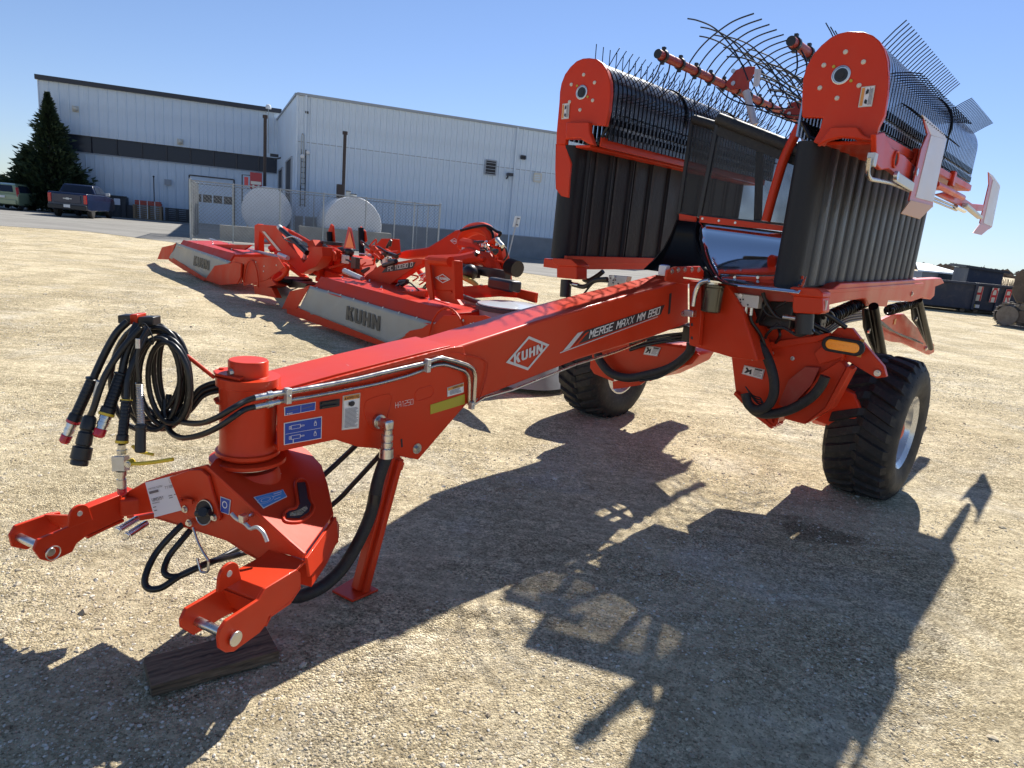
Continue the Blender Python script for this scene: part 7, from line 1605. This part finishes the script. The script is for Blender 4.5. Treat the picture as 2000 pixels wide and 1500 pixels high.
# side wings of the units
kA([(550, 603), (566, 569), (596, 562), (604, 560), (578, 604)], .035, .012, 'mower_red', 'end_guard')
kA([(307, 506), (316, 483), (338, 478), (344, 474), (330, 507)], .035, .012, 'mower_red', 'end_guard')
mb = MB(); mb.prism([K.A(595, 562, .03), K.A(606, 558, .03), K.A(606, 558, .03)-K.F*.8, K.A(595, 562, .03)-K.F*.8], Z*.012); obj('end_guard', mb, 'mower_red', mw)
kA([(762, 676), (800, 646), (825, 641), (833, 635), (850, 631), (866, 616), (946, 616), (1012, 640), (1040, 668), (960, 700), (860, 700)], .03, .014, 'mower_red', 'end_plate')
kA([(400, 547), (419, 519), (445, 515), (458, 512), (474, 516), (472, 553), (430, 557)], .05, .014, 'mower_red', 'end_guard')
kA([(452, 511), (459, 502), (542, 502), (555, 522), (520, 547), (476, 558), (470, 530)], .03, .014, 'mower_red', 'end_plate')
mb = MB(); mb.tube([K.A(472, 514, .07), K.A(471, 540, .07), K.A(464, 553, .09)], .018, 8); obj('guard_bar', mb, 'mower_red', mw)
for (cx, cy, r) in ((876, 640, .42), (492, 535, .45)):
    c = K.A(cx, cy, .05); mb = MB(); mb.tube([c+K.S*math.cos(t)*r*.9+Z*(math.sin(t)*r-.2)+K.F*.01 for t in [math.pi*j/16 for j in range(17)]], .012, 6); obj('arch_rib', mb, 'mower_red', mw)
for x, y in ((905, 626), (925, 632), (945, 640), (962, 632), (500, 512), (515, 530), (540, 518), (516, 520)):
    mb = MB(); mb.lathe(K.A(x, y, .03), K.F, [(0, .016), (.008, .012), (.012, .003)], 8); obj('rivet', mb, 'cream', mw)
mb = MB(); mb.box(K.A(922, 638, .04), K.S*.04, K.F*.003, Z*.035); obj('sticker', mb, 'cream', mw, smooth=False)
# rails along the backs of the covers
for pts in (((699, 549), (850, 592), (992, 622)), ((410, 467), (440, 477), (560, 505))):
    ktube(pts, [-.95, -.95, -.6], .03, 'trim', 'cover_rail', sp=False)
kA([(732, 571), (736, 567), (795, 569), (832, 568), (830, 581), (798, 577)], -.45, .05, 'mower_red', 'cover_rib'); kA([(410, 482), (415, 477), (478, 478), (490, 478), (476, 488)], -.45, .05, 'mower_red', 'cover_rib')
for x, y in ((846, 600), (420, 484), (778, 584)):
    ktube([(x, y+3), (x+3, y-5)], -.5, .012, 'cream', 'latch', sp=False)
# arrow sticker
q = [K.A(x, y, -.42) for x, y in ((812, 592), (812, 589), (840, 598), (840, 601))]
mb = MB(); mb.add([K.w(-.5, 3.2, .80), K.w(-.44, 3.75, .80), K.w(-.48, 3.75, .80), K.w(-.54, 3.2, .80)], [(0, 1, 2, 3)]); obj('arrow_sticker', mb, 'white', cv1, smooth=False)
# lifting arm of the far unit
kA([(497, 440), (503, 437), (508, 441), (505, 470), (506, 500), (497, 502)], -.75, .12, 'mower_red', 'arm_post')
kA([(504, 438), (540, 441), (546, 446), (552, 462), (566, 480), (585, 500), (600, 528), (590, 535), (572, 520), (556, 505), (530, 480), (508, 452)], -.70, .16, 'mower_red', 'lift_arm')
q = [K.A(x, y, -.69) for x, y in ((543, 490), (549, 490), (517, 452), (512, 452))]
mb = MB(); mb.add(q, [(0, 1, 2, 3)]); obj('model_plate', mb, 'cream', mw, smooth=False)
ktube([(549, 448), (575, 470), (600, 494)], -.62, .05, 'black_paint', 'ram', sp=False); ktube([(545, 443), (549, 448)], -.62, .05, 'alu', 'ram_end', sp=False)
ktube([(560, 449), (585, 462), (606, 474)], -.9, .035, 'mower_red', 'link_tube', sp=False)
kA([(600, 472), (610, 468), (616, 480), (612, 500), (602, 498)], -.85, .15, 'mower_red', 'pivot_bracket')
ktube([(552, 462), (560, 470), (575, 475), (590, 478), (602, 482)], -.6, .014, 'hose', 'hose'); ktube([(556, 466), (572, 462), (590, 470)], -.58, .014, 'zinc', 'hose_pipe')
kA([(607, 482), (628, 482), (630, 500), (618, 520), (600, 528), (587, 520), (600, 505)], -.55, .2, 'mower_red', 'headstock')
ktube([(545, 497), (562, 504)], -.3, .04, 'alu', 'spring_tube', sp=False)
ktube([(554, 516), (562, 522), (558, 534), (545, 545), (525, 553)], -.05, .035, 'mower_red', 'support_arm')
kA([(498, 545), (500, 530), (512, 524), (524, 530), (528, 545), (540, 556), (520, 562), (492, 556)], .02, .25, 'mower_red', 'gear_bracket')
kA([(495, 558), (530, 562), (540, 582), (498, 574)], .02, .1, 'mower_red', 'end_plate')
kA([(528, 545), (545, 552), (566, 565), (585, 560), (568, 567), (551, 602), (530, 575)], -.25, .03, 'curtain', 'inner_curtain')
kA([(548, 545), (575, 548), (600, 555), (595, 562), (565, 562)], -.2, .3, 'black_paint', 'cutter_bar')
mb = MB(); mb.lathe(K.A(577, 545, -.35), Z, [(-.05, .28), (0, .30), (.02, .28)], 28); obj('disc_hood', mb, 'black_paint', mw)
# centre headstock
kA([(608, 518), (614, 513), (662, 497), (672, 530), (662, 536), (614, 538)], -1.0, .35, 'mower_red', 'gearbox_cover', bevel=.02)
kA([(602, 538), (610, 519), (618, 520), (612, 539)], -.95, .3, 'black_plastic', 'rubber_shroud')
kA([(664, 494), (672, 500), (680, 530), (684, 560), (672, 552), (664, 515)], -.9, .1, 'mower_red', 'frame_upright')
kA([(684, 498), (700, 505), (720, 560), (700, 575), (672, 560)], -1.05, .3, 'mower_red', 'frame_plate')
for (x, y, yt, m_) in ((645, 478, 437, 0), (707, 470, 447, 1)):
    t_ = kA([(x-4, y-28), (x+1, yt), (x+5, yt+4), (x+8, y), (x+2, y+6)], -1.2, .03, 'mower_red', 'marker_stand')
    ktube([(x-2, y-25), (x-1, y+8), (x, y+30)], -1.15, .05, 'black_paint', 'ram', sp=False)
mb = MB(); mb.lathe(K.A(650, 478, -1.2), Z, [(-.25, .16), (-.1, .16), (-.09, .2), (0, .2), (.02, .14)], 20); obj('gear_turret', mb, 'mower_red', mw)
mb = MB(); mb.lathe(K.A(650, 474, -1.2), Z, [(-.04, .21), (.02, .21)], 20); obj('turret_band', mb, 'black_plastic', mw)
ktube([(640, 500), (655, 492), (670, 488), (682, 490)], -1.05, .06, 'rubber', 'drive_boot'); mb = MB(); mb.sphere(K.A(682, 492, -1.0), .09, 12); obj('lamp', mb, 'black_plastic', mw)
for k in range(56):
    rnd = random.Random(1200+k); x, y = rnd.uniform(560, 770), rnd.uniform(478, 530)
    if 668 < x < 698: continue
    mm_ = rnd.choice(('hose', 'hose', 'mower_red', 'mower_red', 'zinc', 'alu', 'black_plastic'))
    ktube([(x, y), (x+rnd.uniform(-12, 14), y+rnd.uniform(-14, 8)), (x+rnd.uniform(-14, 26), y+rnd.uniform(-6, 14))], -.72-rnd.random()*.35, rnd.choice((.012, .016, .022, .035)), mm_, {'hose': 'hose', 'mower_red': 'link_tube', 'zinc': 'fitting', 'alu': 'fitting', 'black_plastic': 'hose'}[mm_])
for k in range(14):
    rnd = random.Random(1500+k); x, y = rnd.uniform(560, 770), rnd.uniform(490, 545)
    kbox(x, y, -.8-rnd.random()*.2, rnd.uniform(.04, .12), .04, rnd.uniform(.03, .10), rnd.choice(('mower_red', 'mower_red', 'black_plastic', 'alu')), 'bracket')
# slow vehicle triangle
tri = [K.A(x, y, -.63) for x, y in ((671, 485), (694, 486), (686, 446), (680, 443))]
sm = thing('slow_vehicle_triangle', 'bright orange slow vehicle triangle standing up on the mower', 'triangle', tri[0])
mb = MB(); mb.prism(tri, -K.F*.01); obj('triangle_border', mb, 'letter_red', sm, smooth=False)
tri = [K.A(x, y, -.62) for x, y in ((674, 483), (691, 484), (683, 451))]; mb = MB(); mb.prism(tri, -K.F*.004); obj('triangle_face', mb, 'smv_orange', sm, smooth=False)
# near arm with its name plate
ar = kA([(708, 545), (716, 536), (742, 518), (812, 505), (826, 506), (824, 516), (806, 525), (772, 548), (756, 560), (730, 556)], -.75, .14, 'mower_red', 'lift_arm', bevel=.008)
q = [K.A(x, y, -.745) for x, y in ((745, 533), (806, 524), (812, 512), (755, 520))]; mb = MB(); mb.add(q, [(0, 1, 2, 3)]); pl = obj('model_plate', mb, 'rust_pipe', ar, smooth=False)
Pk = quadmap(*[K.A(x, y, -.74) for x, y in ((758, 529), (806, 520), (807, 512), (758, 521))]); mb = MB(); letters(mb, 'FC 10030 D', Pk, t=1.25, off=.004); obj('lettering', mb, 'cream', pl, smooth=False, fix=False)
ktube([(673, 529), (690, 537), (708, 545)], -.6, .045, 'alu', 'spring_tube', sp=False)
hg = kA([(830, 510), (838, 506), (884, 508), (886, 540), (884, 568), (846, 568), (834, 552)], -.35, .12, 'mower_red', 'hinge_tower', bevel=.012)
ktube([(842, 508), (880, 511)], -.30, .06, 'mower_red', 'hinge_tube', sp=False); kA([(882, 509), (887, 509), (889, 585), (884, 584)], -.28, .12, 'mower_red', 'hinge_cheek')
kA([(829, 509), (838, 507), (846, 584), (840, 586), (832, 560)], -.28, .03, 'mower_red', 'hinge_cheek')
def kdia(cx, cy, hx, hy, a, skew, m1='silver_print', m2='silver_print', par=mw):
    c = K.A(cx, cy, a); r = K.A(cx+hx, cy+skew, a)-c; u_ = K.A(cx, cy-hy, a)-c; return diamond_logo('logo', par, [c-r-u_, c+r-u_, c+r+u_, c-r+u_])
kdia(865, 544, 15, 9, -.345, 2, par=hg)
kA([(836, 568), (880, 568), (900, 596), (862, 588)], -.36, .05, 'mower_red', 'hinge_foot')
for k in range(16):
    rnd = random.Random(100+k); x, y = rnd.uniform(765, 830), rnd.uniform(530, 565)
    ktube([(x, y), (x+rnd.uniform(-10, 15), y+rnd.uniform(-12, 5)), (x+rnd.uniform(-15, 25), y+rnd.uniform(0, 18))], -.7-rnd.random()*.4, rnd.choice((.012, .02, .035)), rnd.choice(('hose', 'hose', 'mower_red', 'zinc', 'black_plastic')), 'hose' )
for k in range(22):
    rnd = random.Random(300+k); x, y = rnd.uniform(714, 772), rnd.uniform(490, 514)
    ktube([(x, y), (x+rnd.uniform(-8, 12), y+rnd.uniform(-6, 6)), (x+rnd.uniform(-8, 18), y+rnd.uniform(-4, 8))], -1.3-rnd.random()*.5, rnd.choice((.012, .02, .04)), rnd.choice(('zinc', 'alu', 'black_plastic', 'mower_red', 'hose')), 'fitting')
for k in range(12):
    rnd = random.Random(500+k); x, y = rnd.uniform(505, 560), rnd.uniform(458, 500)
    ktube([(x, y), (x+rnd.uniform(-8, 12), y+rnd.uniform(-4, 10)), (x+rnd.uniform(-8, 18), y+rnd.uniform(0, 14))], -.95-rnd.random()*.3, rnd.choice((.014, .03, .05)), rnd.choice(('hose', 'black_plastic', 'mower_red', 'mower_red')), 'hose')
for (x0, y0, x1, y1, w_) in ((560, 505, 610, 520, .10), (590, 512, 640, 545, .10), (620, 545, 700, 552, .09), (565, 520, 600, 545, .08), (690, 540, 735, 575, .09), (640, 535, 720, 560, .12)):
    mb = MB(); mb.bar(K.A(x0, y0, -.95), K.A(x1, y1, -.95), w_, w_); obj('frame_bar', mb, 'mower_red', mw, bevel=.01)
kA([(560, 470), (600, 500), (600, 512), (575, 505)], -1.1, .1, 'mower_red', 'frame_plate')
kA([(714, 500), (745, 466), (762, 466), (764, 492), (760, 505), (745, 498)], -1.9, .2, 'mower_red', 'rear_cover')
# hood with the curved back, front unit
hood = kA([(772, 499), (776, 494), (790, 489), (815, 486), (834, 483), (862, 466), (887, 450), (899, 448), (902, 452), (902, 487), (887, 506), (860, 505), (846, 500), (824, 503), (792, 506), (778, 504)], -2.3, .7, 'mower_red', 'curved_hood', bevel=.04)
kdia(888, 471, 9, 6, -2.295, 1, par=hood)
fm = thing('front_mower', 'red front mower with a round grey lidded barrel and arched frame, behind the long drawbar', 'farm machine', K.w(-2, 5, 0))
def fA(pts, a, th, m, nm, bevel=.004): return kA(pts, a, th, m, nm, fm, bevel)
ring = [(904, 482), (905, 462), (918, 450), (938, 446), (954, 452), (962, 466), (964, 486)]
ktube(ring, -2.2, .10, 'mower_red', 'arch_frame', fm)
ktube([(900, 450), (925, 444), (950, 441), (970, 452), (978, 456), (968, 468)], -2.1, .022, 'black_paint', 'hose_hoop', fm); ktube([(952, 444), (962, 456), (963, 480)], -2.1, .022, 'black_paint', 'hose_hoop', fm)
ktube([(905, 478), (930, 484), (950, 497), (968, 508)], -1.9, .11, 'mower_red', 'link_arm', fm)
ktube([(840, 512), (900, 510), (935, 504), (955, 510), (966, 530), (972, 552)], -1.5, .11, 'mower_red', 'swing_frame', fm)
ktube([(900, 498), (916, 490), (932, 497), (940, 510)], -1.8, .06, 'mower_red', 'guard_arch', fm)
fA([(968, 484), (976, 482), (984, 510), (987, 546), (980, 548), (974, 520)], -1.6, .12, 'mower_red', 'mast')
kbox(920, 496, -1.9, .12, .1, .12, 'alu', 'gearbox', fm); kbox(905, 530, -1.3, .35, .05, .06, 'black_plastic', 'cross_bar', fm); kbox(945, 530, -1.4, .55, .05, .06, 'black_plastic', 'cross_bar', fm)
for k in range(26):
    rnd = random.Random(700+k); x, y = rnd.uniform(930, 985), rnd.uniform(468, 512)
    ktube([(x, y), (x+rnd.uniform(-8, 12), y+rnd.uniform(-6, 6)), (x+rnd.uniform(-8, 14), y+rnd.uniform(-4, 12))], -1.75+rnd.random()*.4, rnd.choice((.010, .016, .03)), rnd.choice(('zinc', 'hose', 'hose', 'mower_red', 'black_plastic')), 'fitting', fm)
ktube([(980, 478), (988, 486), (990, 500), (984, 508)], -1.5, .014, 'hose', 'hose', fm)
mb = MB(); a, b_ = K.A(994, 520, -1.2), K.A(1012, 526, -1.2); d = b_-a; L_ = d.length; prof = []
for j in range(9): prof += [(L_*j/9, .085), (L_*(j+.5)/9, .105)]
mb.lathe(a, d, prof, 16); obj('drive_boot', mb, 'black_plastic', fm)
mb = MB(); mb.sphere(K.A(918, 532, -1.1), .11, 12); obj('drive_boot', mb, 'black_plastic', fm)
ktube([(905, 542), (925, 552), (940, 566)], -1.0, .035, 'yellow_label', 'drive_shaft', fm, sp=False); ktube([(938, 563), (955, 572)], -1.0, .055, 'black_plastic', 'shaft_guard', fm, sp=False)
kbox(985, 556, -.95, .24, .09, .07, 'black_plastic', 'tool_box', fm, bevel=.03)
fA([(946, 560), (1000, 562), (1046, 572), (1044, 592), (1010, 582), (960, 578)], -1.15, .05, 'mower_red', 'rear_cover', .01)
mb = MB(); q = [K.A(x, y, -.9) for x, y in ((888, 560), (960, 556), (1010, 572), (900, 580))]; mb.prism(q, -Z*.03); obj('deck', mb, 'cover_red', fm)
# grey round barrel with its lid
bc = G(1030, 742, .06); bc = V((bc.x, bc.y, 0)); top_ = onpl(1000, 594, bc+V((-.28, .3, 0)), V((0, 1, 0)))
print('barrel', bc, top_)
mb = MB(); nn_ = 48; rows = []
zt_ = top_.z
for j in range(9):
    v = j/8; c = V((bc.x*(1-v)+top_.x*v, bc.y*(1-v)+top_.y*v, .06+(zt_-.08)*v)); r = .50*(1-v)+.40*v
    rows.append([c+V((math.cos(t)*r*1.0, math.sin(t)*r, 0))*(1+.012*math.sin(t*9)*(1-v)) for t in [6.28318*i/nn_ for i in range(nn_+1)]])
mb.grid(rows); sk_ = obj('barrel_skirt', mb, 'curtain', fm, ang=3)
mb = MB(); mb.lathe(V((top_.x, top_.y, zt_-.03)), Z, [(-.05, .405), (-.045, .43), (.0, .43), (.01, .40)], 48); obj('barrel_band', mb, 'charcoal', fm)
mb = MB(); mb.lathe(V((top_.x, top_.y, zt_-.02)), Z, [(0, .41), (.012, .41), (.03, .30), (.045, .15), (.05, .02)], 48); obj('barrel_lid', mb, 'trim_light', fm)
# skirt panel from the barrel to the hinge tower
mb = MB(); q = [K.A(x, y, -.7) for x, y in ((888, 576), (945, 596), (955, 632), (905, 618))]; mb.prism(q, -K.F*.01); obj('inner_curtain', mb, 'curtain', fm)
mb = MB(); mb.tube([K.A(888, 573, -.69), K.A(945, 594, -.66), K.A(985, 606, -.6)], .03, 8); obj('curtain_band', mb, 'charcoal', fm)
